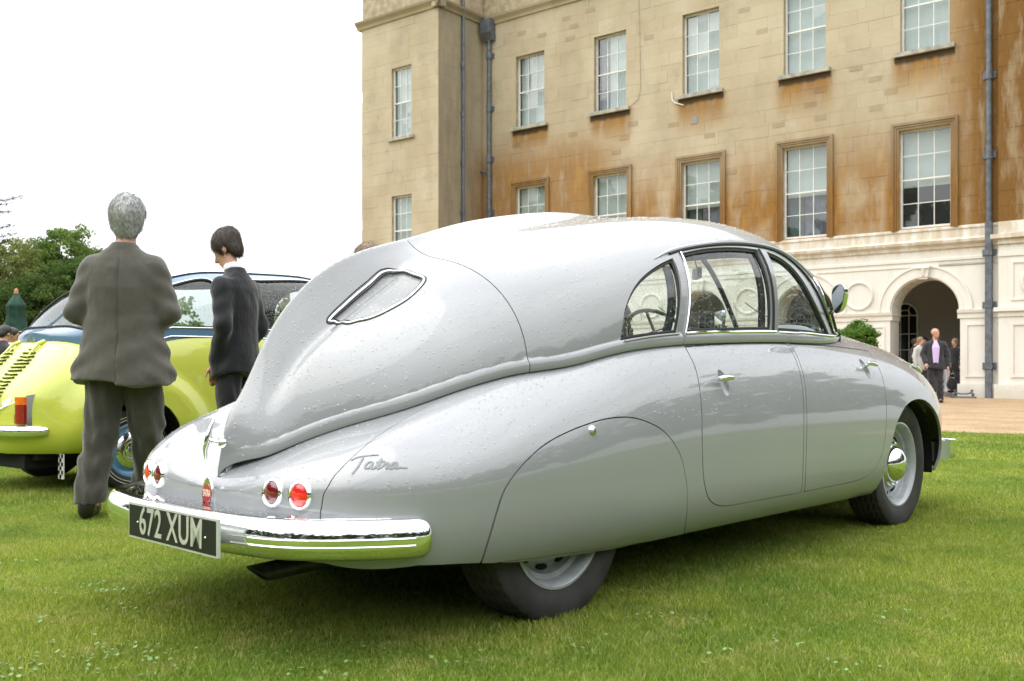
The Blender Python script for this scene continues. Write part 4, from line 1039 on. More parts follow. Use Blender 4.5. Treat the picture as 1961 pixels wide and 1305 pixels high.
# --- tail: lamps, emblem, bumper, plate, exhaust ---
def onL(y,z):
    """tail surface point at height z and offset y"""
    best=None
    for ps in ((math.asin(max(-.99,min(.99,(z-ZM)/.1))) ) ,): pass
    a=np.linspace(-1.25,-.3,300); pp=np.radians(np.linspace(-30,80,240))*KP
    A,B=np.meshgrid(a,pp,indexing='ij'); P_=SL.S(SL.a2x(A.ravel()),B.ravel()/KP); i=np.argmin((P_[:,1]+abs(y))**2+(P_[:,2]-z)**2+(P_[:,0]>-.3)*9)
    q=np.array([[A.ravel()[i],B.ravel()[i]]]); p=P_[i]; e=3e-3
    pa=SL.P(q+[[e,0]])-SL.P(q-[[e,0]]); pq=SL.P(q+[[0,e]])-SL.P(q-[[0,e]]); n=np.cross(pa,pq)[0]; n/=np.linalg.norm(n); n=n if n[0]<0 else -n
    if y>0: p=p*[1,-1,1]; n=n*[1,-1,1]
    return Vector(p),Vector(n)
def frameM(p,n):
    n=n.normalized(); x=Vector((0,0,1)).cross(n).normalized(); z=n.cross(x); return Matrix(((x.x,n.x,z.x,p.x),(x.y,n.y,z.y,p.y),(x.z,n.z,z.z,p.z),(0,0,0,1)))
for y,mt in ((-.35,M_LAMPDK),(-.462,M_LAMPRED),(.35,M_LAMPDK),(.462,M_LAMPRED)):
    p,n=onL(y,.462); n=(n+Vector((-.25,0,-.02))).normalized(); M=frameM(p,n)
    MB().lathe([(.0,.009),(.013,.0082),(.024,.006),(.034,.001)],M@Matrix.Translation((0,.002,0)),28).build('tail_lamp',mt,T,True)
    lr=T.children[-1]
    MB().lathe([(.033,-.002),(.034,.005),(.036,.008),(.039,.009),(.042,.006),(.044,.001),(.044,-.014)],M,32).build('lamp_ring',M_CHROME,T,True)
p,n=onL(-.002,.435); M=frameM(p,Vector((-1,0,.03)))
def disc(rx,rz,n=32,dz=0): return [(rx*math.cos(2*math.pi*i/n),dz+rz*math.sin(2*math.pi*i/n)) for i in range(n)]
def eggpts(): return [(.030*math.cos(a)*(1-.22*max(0,math.sin(a))),.046*math.sin(a)*(1.0)) for a in [2*math.pi*i/36 for i in range(36)]]
em_=MB().prism(eggpts(),1,.0,.007,M).build('emblem',M_CHROME,T,True)
MB().prism(disc(.026,.029,28,-.003),1,.0072,.0085,M).build('emblem_disc',simple('red_enamel',(.33,.03,.035),.15,0,.05,30,0,1,1,Coat_Weight=1.),em_)
def text(name,body,M,size,mat,parent,ext=.001,sx=1.,sh=0.,bold=0.,sp=1.):
    cu=bpy.data.curves.new(name,'FONT'); cu.body=body; cu.size=size; cu.extrude=ext; cu.align_x='CENTER'; cu.align_y='CENTER'; cu.shear=sh; cu.offset=bold; cu.space_character=sp; cu.resolution_u=4
    ob=bpy.data.objects.new(name+'_t',cu); COL.objects.link(ob); dg=bpy.context.evaluated_depsgraph_get(); me=bpy.data.meshes.new_from_object(ob.evaluated_get(dg)); me.name=name
    bpy.data.objects.remove(ob); bpy.data.curves.remove(cu)
    me.transform(M@Matrix.Diagonal((sx,1,1,1))); me.materials.clear(); return link(name,me,mat,parent)
# text plane helper: local (x right, y up, z out)
def textM(p,n,roll=0):
    n=Vector(n).normalized(); x=Vector((0,0,1)).cross(n).normalized(); z=n.cross(x); return Matrix(((x.x,z.x,n.x,p[0]),(x.y,z.y,n.y,p[1]),(x.z,z.z,n.z,p[2]),(0,0,0,1)))@Matrix.Rotation(roll,4,'Z')
M_CREAM=simple('cream_enamel',(.62,.52,.40),.3,0,.05,30)
text('emblem_lettering','TATRA',textM(p+Vector((-.0090,0,-.003)),(-1,0,.03)),.030,M_CREAM,em_,.0004,.55,0,.0004,.86)
# bumper
BPATH=[(-1.012,0.),(-1.008,.16),(-.988,.34),(-.952,.50),(-.885,.607),(-.784,.70),(-.69,.762),(-.625,.79)]
bp=rcurve(BPATH,(),8,False); bp=[(x,-y) for x,y in bp[::-1][:-1]]+bp
def sweep(path,prof,cap=True,endscale=None):
    """path of (x,y); prof of (out,z)"""
    mb=MB(); n=len(path); m=len(prof); V=[];F=[]
    for i,(x,y) in enumerate(path):
        a=path[max(i-1,0)]; b=path[min(i+1,n-1)]; tx,ty=b[0]-a[0],b[1]-a[1]; l=math.hypot(tx,ty); nx,ny=-ty/l,tx/l
        k=endscale(i,n) if endscale else 1
        zc=.352
        for o_,z in prof: V.append((x+nx*o_*k[0],y+ny*o_*k[0],zc+(z-zc)*k[1]) if endscale else (x+nx*o_,y+ny*o_,z))
    for i in range(n-1):
        for j in range(m-1): F.append((i*m+j,i*m+j+1,(i+1)*m+j+1,(i+1)*m+j))
    if cap: F.append(tuple(range(m))); F.append(tuple((n-1)*m+j for j in range(m))[::-1])
    return mb.add(V,F)
prof=[]
for kk in range(0,21):
    a=math.radians(100-kk*10); prof.append((.034*math.cos(a)-.02+ .0, .352+.056*math.sin(a)))
prof=[(-.075,.398),(-.05,.404)]+prof+[(-.05,.303),(-.06,.312)]
def es(i,n):
    e=min(i,n-1-i); q=min(1,(e/5.)); s=math.sqrt(max(.02,1-(1-q)**2)); return (s*.9+.1,.45+.55*s)
bum=sweep(bp,prof,True,es).build('rear_bumper',M_CHROME,T,True,fix=True)
# wet chrome shelf between bumper and tail panel
sh=[];N_=len(bp)
inner=[]
for (x,y) in bp:
    q=min(1,abs(y)/.78); inner.append((max(x+.16,-.87) if abs(y)<.5 else x+.11*(1-.3*q),y*(.93)))
V=[];F=[]
for (x,y),(xi,yi) in zip(bp,inner): V+=[(x+.048,y*.965,.4045),(x*.5+xi*.5+.01,y*.5+yi*.5,.4065),(xi+.03,yi,.398)]
for i in range(N_-1):
    for j in range(2): F.append((3*i+j,3*i+j+1,3*i+4+j,3*i+3+j))
k0=6
MB().add(V,[f for f in F if 3*k0<=f[0]<3*(N_-k0-1)]).build('bumper_top',M_CHROMEW,bum,True,fix=True)
for z in (.357,.337):
    for a,b in ((.06,.36),(.78,.955)) :
        seg=bp[int(a*N_):int(b*N_)]; pr=[(x-0,y) for x,y in seg]; pts=[]
        for i,(x,y) in enumerate(seg):
            A=seg[max(i-1,0)];B=seg[min(i+1,len(seg)-1)]; tx,ty=B[0]-A[0],B[1]-A[1]; l=math.hypot(tx,ty); zz=z-.004; oo=.034*math.cos(math.asin((z-.352)/.056))-.0195
            pts.append((x-ty/l*oo,y+tx/l*oo,z))
        MB().tube(pts,.0028,6).build('bumper_rib',M_CHROME,bum,True)
# number plate
PM=Matrix.Translation((-1.047,-.112,.353))@Matrix.Rotation(math.radians(90),4,'Z')
PN=Vector((-1,0,0)); pc=Vector((-1.052,-.112,.353)); 
pl=MB().box((-1.048,-.112-.268,.353-.054),(-1.038,-.112+.268,.353+.054)).build('number_plate',simple('plate_white_edge',(.62,.63,.60),.3,.3,.05),T)
MB().box((-1.0495,-.112-.262,.353-.048),(-1.0482,-.112+.262,.353+.048)).build('plate_face',simple('plate_black',(.005,.005,.005),.5),pl)
M_PLTXT=simple('plate_letters',(.50,.52,.44),.35,.2,.06,40)
text('plate_lettering','672 XUM',textM((-1.0505,-.112,.353),(-1,0,0)),.118,M_PLTXT,pl,.0008,.80,0,.0012,1.04)
for yy in (.205,-.205): MB().lathe([(0,.003),(.0025,.0025),(.0036,.0)],Matrix.Translation((-1.0495,-.112+yy,.353-.003))@Matrix.Rotation(math.pi/2,4,'Z'),12).build('plate_screw',M_CHROME,pl,True)
MB().box((-1.04,-.25,.33),(-1.0,-.23,.38)).box((-1.04,.02,.33),(-1.0,.04,.38)).build('plate_bracket',M_RUBBER,pl)
# exhaust
mb=MB(); n=16; V=[];F=[]; ax=Vector((1,.06,.03)).normalized(); a_=Vector((0,1,0)); b_=Vector((0,0,1))
c0=Vector((-.915,-.315,.222))
for r_ in (.029,.025):
    for k in range(n):
        an=2*math.pi*k/n; p_=c0+a_*math.cos(an)*r_+b_*math.sin(an)*r_; sl_=(.03-math.sin(an)*.055); V.append(p_+ax*max(0,0.045-math.sin(an)*.045)*1.0*(1 if False else 1)-ax*.0)
        V.append(p_+ax*.6)
V=[];
for r_ in (.029,.0255):
    for k in range(n):
        an=2*math.pi*k/n; p_=c0+a_*math.cos(an)*r_+b_*math.sin(an)*r_; V+= [p_+ax*(.035*(1-math.sin(an))),p_+ax*.6]
for q in (0,1):
    for k in range(n):
        a0=q*2*n+2*k; a1=q*2*n+2*((k+1)%n); F.append((a0,a1,a1+1,a0+1) if q==0 else (a0,a0+1,a1+1,a1))
for k in range(n): F.append((2*k,2*n+2*k,2*n+2*((k+1)%n),2*((k+1)%n)))
mb.add(V,F).build('exhaust_pipe',M_EXH,T,True)
# lid latch handle: chrome T grip on the fin's foot
mb=MB(); c=Vector((-.835,-.006,.605))
mb.tube([c+Vector((.02,-.0,0)),c+Vector((-.016,0,-.005))],.009,12)
mb.tube([c+Vector((-.012,-.004,.062)),c+Vector((-.024,-.002,.035)),c+Vector((-.032,0,.0)),c+Vector((-.040,.004,-.035)),c+Vector((-.034,.010,-.068))],[.003,.006,.010,.0075,.004],12)
mb.tube([c+Vector((-.028,0,-.004)),c+Vector((-.022,-.026,-.010)),c+Vector((-.010,-.044,-.014))],[.008,.006,.008],12)
mb.lathe([(0,.008),(.009,.007),(.014,.003),(.015,-.006)],Matrix.Translation(c+Vector((-.008,-.046,-.014)))@Matrix.Rotation(math.radians(130),4,'Z'),18)
mb.build('lid_latch',M_CHROME,lid,True)
# script on the rear wing, flat strokes lying on the surface
SCRIPT=[[(-0.753,31.5),(-0.743,33.9),(-0.733,35.8),(-0.724,37.6),(-0.713,39.6),(-0.706,40.8)],[(-0.729,41.6),(-0.72,42.2),(-0.709,41.9),(-0.698,40.7),(-0.689,39.7),(-0.679,38.5)],[(-0.703,35.5),(-0.706,36.3),(-0.714,35.9),(-0.721,34.7),(-0.725,33.4),(-0.723,32.5),(-0.717,32.9),(-0.71,34.1),(-0.704,35.3),(-0.71,33.8),(-0.715,32.4),(-0.715,31.4),(-0.709,31.6),(-0.701,32.8),(-0.694,33.9),(-0.682,35.9),(-0.693,33.6),(-0.702,31.7),(-0.704,30.6),(-0.699,30.7),(-0.691,31.7),(-0.683,32.6)],[(-0.698,34.6),(-0.689,34.5),(-0.68,33.8)],[(-0.683,32.6),(-0.678,32.7),(-0.678,32.0),(-0.685,30.7),(-0.688,29.7),(-0.684,29.5),(-0.677,30.5),(-0.666,31.6)],[(-0.659,31.4),(-0.664,31.9),(-0.672,31.3),(-0.679,30.1),(-0.681,29.0),(-0.679,28.6),(-0.671,29.4),(-0.664,30.5),(-0.659,31.4),(-0.665,29.9),(-0.67,28.8),(-0.667,28.1),(-0.66,28.4),(-0.651,27.7),(-0.644,27.2)]]
M_SCRIPT=simple('script_grey',(.17,.18,.19),.3,0,.05)
mb=MB()
for st in SCRIPT:
    q=rcurve([(float(SL.x2a(x)),math.radians(p_)*KP) for x,p_ in st],(),4,False); C_=curve3(SL,q,.0016,-1,False); N_2=curve3(SL,q,.02,-1,False); V=[];F=[]
    for i in range(len(C_)):
        t_=(C_[min(i+1,len(C_)-1)]-C_[max(i-1,0)]).normalized(); nn=(N_2[i]-C_[i]).normalized(); b=t_.cross(nn)
        up=b if b.z>0 else -b; w=.0021+.0017*abs(t_.z); V+=[C_[i]-b*w,C_[i]+b*w]
    for i in range(len(C_)-1): F.append((2*i,2*i+1,2*i+3,2*i+2))
    mb.add(V,F)
mb.build('script_lettering',M_SCRIPT,T)
# flank badge on the front wing, wing mirror
p=SL.P(np.array([[3.0,math.radians(39.6)*KP]]))[0]
def onside(x,ps,lift): 
    q=np.array([[float(Lx2a(x)),math.radians(ps)*KP]]); return curve3(SL,[tuple(q[0]),(q[0][0]+.01,q[0][1])],lift,-1,False)[0]
for sd in (-1,1):
    fl=lambda v: Vector((v.x,v.y*(-sd),v.z))
    mb=MB(); mb.tube([fl(onside(x,ps,.006)) for x,ps in ((2.80,40.6),(2.95,40.2),(3.06,39.8))],[.002,.004,.005],8); mb.tube([fl(onside(x,ps,.009)) for x,ps in ((3.02,40.6),(3.10,40.3),(3.2,40.0))],[.008,.011,.008],10); mb.build('wing_badge',M_CHROME,T,True)
# right mirror on the pillar
mc=Vector((2.22,-.86,1.10))
mb=MB(); mb.tube([(2.03,-.675,1.085),(1.99,-.71,1.10),(1.945,-.755,1.12)],.007,8); mb.box((2.01,-.69,1.05),(2.045,-.675,1.12)); mb.build('mirror_arm',M_CHROME,T,True)
ma=T.children[-1]
MR=Matrix.Translation((1.93,-.768,1.150))@Matrix.Rotation(math.radians(-22),4,'Z')@Matrix.Rotation(math.radians(6),4,'X')
def mshape(s=1): return [(x*s,z*s) for x,z in [(-.035,.035),(-.022,.060),(.008,.074),(.036,.068),(.048,.045),(.046,.0),(.030,-.045),(.008,-.062),(-.012,-.055),(-.030,-.01)]]
sh_=rcurve(mshape(),(),4); M2=MR@Matrix.Rotation(math.radians(-90),4,'Z')
mb=MB(); n=len(sh_); V=[];F=[]
for k,(sc,yy) in enumerate(((.93,.004),(1.0,.003),(1.02,-.004),(.95,-.022),(.7,-.036),(.3,-.043))):
    for x,z in sh_: V.append(M2@Vector((x*sc,-yy if False else yy*-1,z*sc)))
for k in range(5):
    for i in range(n): F.append((k*n+i,k*n+(i+1)%n,(k+1)*n+(i+1)%n,(k+1)*n+i))
F.append(tuple(5*n+i for i in range(n)))
mb.add(V,F).build('wing_mirror',M_CHROME,T,True,fix=True); wm=T.children[-1]
MB().add([M2@Vector((x*.935,-.0045,z*.935)) for x,z in sh_],[tuple(range(n))]).build('mirror_glass',simple('mirror_surface',(.75,.8,.85),.02,1.,.02),wm)
# front bumper
fb=[(3.60,-.665),(3.65,-.645),(3.71,-.585),(3.79,-.45),(3.85,-.25),(3.86,0)]; fb=rcurve(fb,(),6,False); fb=fb+[(x,-y) for x,y in fb[::-1][1:]]
prf=[(.05,.295),(.0,.29),(-.03,.295),(-.052,.315),(-.06,.352),(-.052,.39),(-.03,.41),(.0,.415),(.05,.41)]
def es2(i,n): e=min(i,n-1-i); q=min(1,(e+1)/4.); return (1,.75+.25*math.sqrt(max(0,1-(1-q)**2)))
sweep(fb,[(-a,b) for a,b in prf][::-1],True,es2).build('front_bumper',M_CHROME,T,True,fix=True)
MB().box((3.60,-.60,.31),(3.90,-.54,.39)).box((3.60,.54,.31),(3.90,.60,.39)).build('bumper_bracket',M_LEADP,T) if False else None
for sd in (-1,1): MB().box((3.35,sd*.645-.04,.295),(3.60,sd*.645+.05,.405)).build('bumper_end',M_SILVER,T)
# wheels
def tyre(name,R,w,r0,parent,M,blocks=True):
    na,prof=300,[]
    hw=w/2; V=[];F=[]
    pr=[]
    for k in range(8): # outer sidewall from bead to shoulder
        a=k/7; pr.append((r0+(R-r0-.012)*a, hw*(.80+.26*math.sin(math.pi*min(1,a*1.0)*.8)) ))
    tw=hw*.86; m=44
    pr2=[(R-.006,tw*1.02)]
    for k in range(m+1): y=tw*(1-2*k/m); pr2.append((R-.006*(y/tw)**4*1.2, y))
    pr2.append((R-.006,-tw*1.02))
    full=pr+pr2+[(r,-y) for r,y in pr[::-1]]
    L_=len(full)
    for i in range(na):
        th=2*math.pi*i/na
        for r,y in full:
            rr=r
            if r>R-.0075:
                for g in (-.62,-.22,.22,.62):
                    ph=(i%8)/8; zz=abs(2*ph-1)-.5
                    if abs(y/tw-(g+zz*.16))<.06: rr-=.010
                if abs(y/tw)>.80 and (i%8) in (0,): rr-=.010
            V.append(M@Vector((rr*math.cos(th),y,rr*math.sin(th))))
    for i in range(na):
        for j in range(L_-1): a=i*L_+j; b=((i+1)%na)*L_+j; F.append((a,b,b+1,a+1))
    me=bpy.data.meshes.new(name); me.from_pydata(V,[],F); me.update(); return link(name,me,M_TYRE,parent,True)
M_RIM=simple('grey_rim_paint',(.34,.36,.38),.35,0,.12,20,0,1,1,Coat_Weight=.6)
def wheel(x,y,cap,R=.337,side=-1,rz=0,steel=None):
    w=empty('wheel',(x,y,R-.018)); w.parent=T; M=Matrix.Rotation(0 if side<0 else math.pi,4,'Z')
    # local: outer side = -Y
    Mi=M
    tyre('tyre',R,.172,.212,w,Mi)
    mb=MB(); mb.lathe([(.222,-.071),(.225,-.078),(.216,-.080),(.208,-.074),(.200,-.055),(.197,-.035),(.180,-.030),(.175,-.012),(.165,-.004),(.150,-.010),(.138,-.026),(.120,-.036),(.105,-.034),(.09,-.03),(.0,-.03)],Mi,56)
    mb.lathe([(.222,.071),(.208,.074),(.198,.05),(.175,.03),(.165,.0)],Mi,40)
    r=mb.build('rim',M_RIM,w,True,fix=True)
    for k in range(10):
        a=2*math.pi*k/10+.2; Mk=Mi@Matrix.Translation((.158*math.cos(a),-.0085,.158*math.sin(a)))@Matrix.Rotation(-a,4,'Y')
        MB().prism([(.011*math.cos(t_)*1.0,.026*math.sin(t_)) for t_ in [2*math.pi*i/14 for i in range(14)]],1,-.006,.002,Mk).build('slot',M_BLACK,w)
    if cap:
        MB().lathe([(.118,-.028),(.121,-.040),(.116,-.048),(.110,-.050),(.104,-.046),(.101,-.046),(.099,-.056),(.090,-.072),(.070,-.090),(.045,-.101),(.020,-.106),(.0,-.107)],Mi,56).build('hub_cap',M_CHROME,w,True,fix=True)
    return w
wheel(.02,-.628,True,side=-1); wheel(.02,.628,True,side=1); wheel(2.765,-.645,True,side=-1); wheel(2.765,.645,True,side=1)
# underside, wheel wells, cabin tub
mb=MB(); mb.box((-.62,-.50,.235),(3.35,.50,.30)); mb.box((.45,-.70,.215),(2.22,-.5,.29)); mb.box((.45,.5,.215),(2.22,.70,.29)); mb.box((-.5,-.3,.20),(.35,.3,.42)); mb.build('floor_pan',M_BLACK,T)
for x in (.02,2.80):
    for sd in (-1,1):
        mb=MB(); n=20; V=[];F=[]
        for i in range(n+1):
            a=math.pi*(i/n)*1.12-.19; 
            rr=.50 if x>1 else .40; V+=[(x-rr*math.cos(a),sd*.50,.30+.36*math.sin(a)),(x-rr*math.cos(a),sd*(.765 if x>1 else .68)-(max(0,-math.cos(a))*0 if x<1 else .07*max(0,-math.cos(a)))*sd,.30+.36*math.sin(a))]
        for i in range(n): F.append((2*i,2*i+1,2*i+3,2*i+2))
        V+=[(x,sd*.50,.30)]; c=len(V)-1
        for i in range(n): F.append((2*i,2*i+2,c))
        mb.add(V,F).build('wheel_well',M_BLACK,T)
mb=MB(); 
for sd in (-1,1): mb.box((.5,sd*.66-.012,.30),(2.1,sd*.66+.012,.80)); mb.box((.45,sd*.645-.02,.78),(2.0,sd*.645+.02,.925))
mb.box((.12,-.58,.28),(.16,.58,.80)); mb.box((2.15,-.66,.28),(2.2,.66,.99))
mb.build('door_lining',M_DARKIN,T)
M_SEAT=simple('blue_grey_upholstery',(.035,.05,.07),.8,0,.25,10,.3,40)
def seat(x,w,h):
    mb=MB(); V=[];F=[]
    pf=[(x-.02,.30),(x+.46,.30),(x+.52,.42),(x+.50,.47),(x+.10,.45),(x-.02,.60),(x-.10,h-.04),(x-.14,h),(x-.19,h-.02),(x-.16,.5)]
    mb.prism([(a,b) for a,b in rcurve(pf,(),3)],1,-w,w); 
    return mb.build('seat',M_SEAT,T,True,fix=True)
seat(.42,.58,.76); seat(1.33,.60,.86)
mb=MB(); mb.prism([(2.08,.70),(2.07,.86),(2.12,.93),(2.22,.98),(2.3,.98),(2.3,.70)],1,-.63,.63); mb.build('dashboard',M_SILVER,T,fix=True)
# steering wheel on the left, dash mirror, ceiling mirror, sticker
sw=MB(); Ms=Matrix.Translation((2.10,.36,.975))@Matrix.Rotation(math.radians(-35),4,'Y')
sw.tube([Ms@Vector((0,.215*math.cos(a),.215*math.sin(a))) for a in [2*math.pi*i/48 for i in range(48)]],.0125,10,closed=True)
for a in (90,210,330): sw.tube([Ms@Vector((0,0,0)),Ms@Vector((0,.21*math.cos(math.radians(a)),.21*math.sin(math.radians(a))))],.009,8)
sw.tube([Ms@Vector((-.02,0,0)),Ms@Vector((.30,0,0))],.03,12); sw.build('steering_wheel',M_IVORY,T,True)
M_MIR=simple('mirror_back',(.10,.10,.095),.35,.3)
Mm=Matrix.Translation((1.93,-.0,1.325))@Matrix.Rotation(math.radians(-8),4,'Z')
MB().prism(rcurve([(-.062,-.028),(.062,-.028),(.07,0),(.062,.028),(-.062,.028),(-.07,0)],(0,1,3,4),3),1,-.012,.012,Mm@Matrix.Rotation(math.radians(52),4,'Z')).tube([(1.93,0,1.35),(1.90,0,1.42)],.004,6).build('interior_mirror',M_MIR,T)
Mm=Matrix.Translation((1.99,-.10,1.09))@Matrix.Rotation(math.radians(46),4,'Z')
MB().prism([(-.075,-.033),(.07,-.033),(.078,-.02),(.078,.03),(.07,.036),(-.07,.036),(-.078,.028),(-.08,-.026)],1,-.008,.008,Mm).tube([(1.99,-.10,1.06),(1.995,-.10,1.00)],.008,8).build('dash_mirror',M_CHROME,T)
st_=Matrix.Translation((2.05,.585,1.10))
mb=MB().prism([(.036*math.cos(a),.036*math.sin(a)) for a in [2*math.pi*i/24 for i in range(24)]],1,-.002,.002,Matrix.Translation((2.055,.60,1.105))@Matrix.Rotation(math.radians(-10),4,'Z')); s_=mb.build('window_sticker',M_CREAM,T)
MB().prism([(.026*math.cos(a),.026*math.sin(a)) for a in [2*math.pi*i/24 for i in range(24)]],1,-.0035,.0035,Matrix.Translation((2.055,.60,1.105))@Matrix.Rotation(math.radians(-10),4,'Z')).build('sticker_disc',simple('sticker_red',(.25,.02,.02),.4,0,.3,90),s_)

for sd in (-1,1):
    for pts in ([(.788,34.2),(.765,24),(.738,14),(.702,6)],[(1.433,37.3),(1.428,22),(1.412,6.4)]):
        C_=curve3(SU,rcurve(SU.dom(pts),(),5,False),-.030,sd,False); V=[];F=[]
        for c in C_: V+=[c+Vector((-.020,0,0)),c+Vector((.022,0,0)),c+Vector((.022,.012*(-sd),0)),c+Vector((-.020,.012*(-sd),0))]
        for i in range(len(C_)-1):
            for j in range(4): F.append((4*i+j,4*i+(j+1)%4,4*i+4+(j+1)%4,4*i+4+j))
        MB().add(V,F).build('window_channel',M_DARKIN,T,fix=True)
# rain beads standing on the paint, real little domes
t=NT('rain_bead_glint'); p_=t.bsdf(Base_Color=(.80,.82,.85,1),Roughness=.06,Specular_IOR_Level=.6,Alpha=.5,Coat_Weight=1.); M_BEAD_GLINT=t.m  # whitish base colour puts the sky glint into the beads
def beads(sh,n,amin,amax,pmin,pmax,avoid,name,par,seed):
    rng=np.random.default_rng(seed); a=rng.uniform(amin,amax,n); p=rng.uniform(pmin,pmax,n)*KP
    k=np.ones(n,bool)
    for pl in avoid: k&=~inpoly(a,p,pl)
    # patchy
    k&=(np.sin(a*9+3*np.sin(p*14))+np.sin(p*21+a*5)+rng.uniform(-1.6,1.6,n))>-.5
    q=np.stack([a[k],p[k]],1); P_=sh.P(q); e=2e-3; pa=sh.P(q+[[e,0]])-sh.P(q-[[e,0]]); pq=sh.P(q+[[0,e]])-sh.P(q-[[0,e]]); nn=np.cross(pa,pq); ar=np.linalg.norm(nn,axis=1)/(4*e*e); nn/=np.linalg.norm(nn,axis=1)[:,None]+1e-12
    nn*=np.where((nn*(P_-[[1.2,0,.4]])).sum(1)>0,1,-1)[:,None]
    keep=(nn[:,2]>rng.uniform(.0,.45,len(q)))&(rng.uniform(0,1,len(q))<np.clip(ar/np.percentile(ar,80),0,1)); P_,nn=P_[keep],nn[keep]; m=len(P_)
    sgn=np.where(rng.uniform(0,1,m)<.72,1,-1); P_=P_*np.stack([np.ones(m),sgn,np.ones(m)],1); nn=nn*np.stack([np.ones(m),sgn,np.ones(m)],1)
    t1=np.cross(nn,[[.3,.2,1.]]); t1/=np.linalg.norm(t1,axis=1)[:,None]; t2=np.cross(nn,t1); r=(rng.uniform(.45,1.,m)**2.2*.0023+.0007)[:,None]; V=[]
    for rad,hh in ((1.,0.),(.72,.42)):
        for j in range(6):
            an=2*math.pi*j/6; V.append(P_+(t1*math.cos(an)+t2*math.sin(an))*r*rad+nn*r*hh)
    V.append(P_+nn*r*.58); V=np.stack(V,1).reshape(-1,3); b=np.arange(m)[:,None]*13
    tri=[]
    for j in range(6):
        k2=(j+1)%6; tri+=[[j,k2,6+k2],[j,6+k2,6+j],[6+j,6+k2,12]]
    F=(b[:,:,None]+np.array(tri)[None]).reshape(-1,3); o=npmesh(name,V,F,M_BEAD_GLINT,par,True); o['kind']='stuff'
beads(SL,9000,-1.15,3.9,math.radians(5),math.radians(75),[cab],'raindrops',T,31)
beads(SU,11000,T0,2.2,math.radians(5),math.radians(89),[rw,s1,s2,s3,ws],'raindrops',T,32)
# small two-tone rear-engined car: body surfaces
XT2,XN2,ZM2,W2_=-.74,2.75,.52,.70
HT2=cspl([(-.74,.30),(-.6,.37),(-.5,.44),(-.4,.51),(-.3,.545),(0,.59),(.3,.655),(1.5,.66),(2.75,.5)])
def Wp2(x):
    x=np.asarray(x,float); r=np.clip(x/XT2,0,1); w=(1-r**2.7)**(1/2.7); q=np.clip((x-1.9)/(XN2-1.9),0,1); w2=(1-q**2.6)**(1/2.6)
    return W2_*np.where(x<0,w,w2)
def L2(x,ps):
    x=np.asarray(x,float);ps=np.asarray(ps,float); c,s=np.maximum(np.cos(ps),0),np.sin(ps); nn=2.8+2.4*sst(-.3,.35,x)*(s>0); r=(c**nn+np.abs(s)**nn)**(-1/nn)
    rr=np.clip(x/XT2,0,1); q=np.clip((x-1.9)/(XN2-1.9),0,1)
    H=np.where(s>0,HT2(x)*(1-rr**5)**.55*(1-q**4)**.4,.34*(1-rr**8)**.4*(1-q**8)**.4)
    y=-Wp2(x)*r*c; z=ZM2+H*r*s
    d=np.hypot((x-.02)/.56,(z-.33)/.50); b=.055*(1-sst(.78,1.12,d))*sst(-.7,-.35,x); y=y-b*np.clip(c*1.4,0,1)
    return np.stack(np.broadcast_arrays(x,y,z),-1)
def L2top(x,y):
    x=np.asarray(x,float); W=np.maximum(Wp2(x),1e-4); t=np.clip(np.abs(y)/W,0,.9999); rr=np.clip(x/XT2,0,1); q=np.clip((x-1.9)/(XN2-1.9),0,1)
    return ZM2+HT2(x)*(1-rr**5)**.55*(1-q**4)**.4*(1-t**(2.8+2.4*sst(-.3,.35,x)))**(1/(2.8+2.4*sst(-.3,.35,x)))
XU20,XU21=-.40,2.45
ZC2=cspl([(-.40,1.085),(-.34,1.105),(-.1,1.31),(.12,1.485),(.4,1.585),(.9,1.62),(1.5,1.63),(1.9,1.58),(2.2,1.38),(2.45,1.08)])
def YB2(x):
    x=np.asarray(x,float); t=np.clip((x-XU20)/.5,0,1); q=np.clip((x-1.2)/(XU21-1.2),0,1)
    return .655*(t*(2-t))**.42*(1-q**6)**(1/6)
def U2(x,ps):
    x=np.asarray(x,float);ps=np.asarray(ps,float); c,s=np.maximum(np.cos(ps),0),np.sin(ps); r=(c**3.6+np.abs(s)**3.6)**(-1/3.6)
    zb=np.minimum(L2top(x,YB2(x))+.002,1.035)+0*x; H=np.maximum(ZC2(x)-zb,.01)
    return np.stack(np.broadcast_arrays(x,-YB2(x)*r*c,zb+H*r*s),-1)
GU=Vector((.64,.768,0)).normalized(); GO=Vector((-3.13,7.22,0))
gcar=empty('two_tone_saloon',GO,math.atan2(GU.y,GU.x),'small lime green and blue vintage car with louvred tail, behind the two standing men','car')
G=gcar
def mkmap(xt,nt,xf,xn,nf,k=.7,kf=1.1):
    def f(x):
        x=np.asarray(x,float); r=np.clip(x/xt,0,1); w=(1-r**nt)**(1/nt); q=np.clip((x-xf)/(xn-xf),0,1); w2=(1-q**nf)**(1/nf)
        return np.where(x<0,(np.arctan2(w,r)-math.pi/2)*k,np.where(x<xf,x,xf+np.arctan2(q,w2)*kf))
    def g(a):
        a=np.asarray(a,float); ph=np.clip(a/k+math.pi/2,0,math.pi/2); c,s=np.abs(np.cos(ph)),np.abs(np.sin(ph)); r=c/((c**nt+s**nt)**(1/nt)); p2=np.clip((a-xf)/kf,0,math.pi/2); c2,s2=np.abs(np.cos(p2)),np.abs(np.sin(p2)); q=s2/((c2**nf+s2**nf)**(1/nf))
        return np.where(a<0,xt*r,np.where(a<xf,a,xf+q*(xn-xf)))
    return f,g
fa,fb_=mkmap(XT2,2.7,1.9,XN2,2.6); S2=Shell(L2,fa,fb_)
A0_,A1_=-.7*math.pi/2,1.9+1.1*math.pi/2
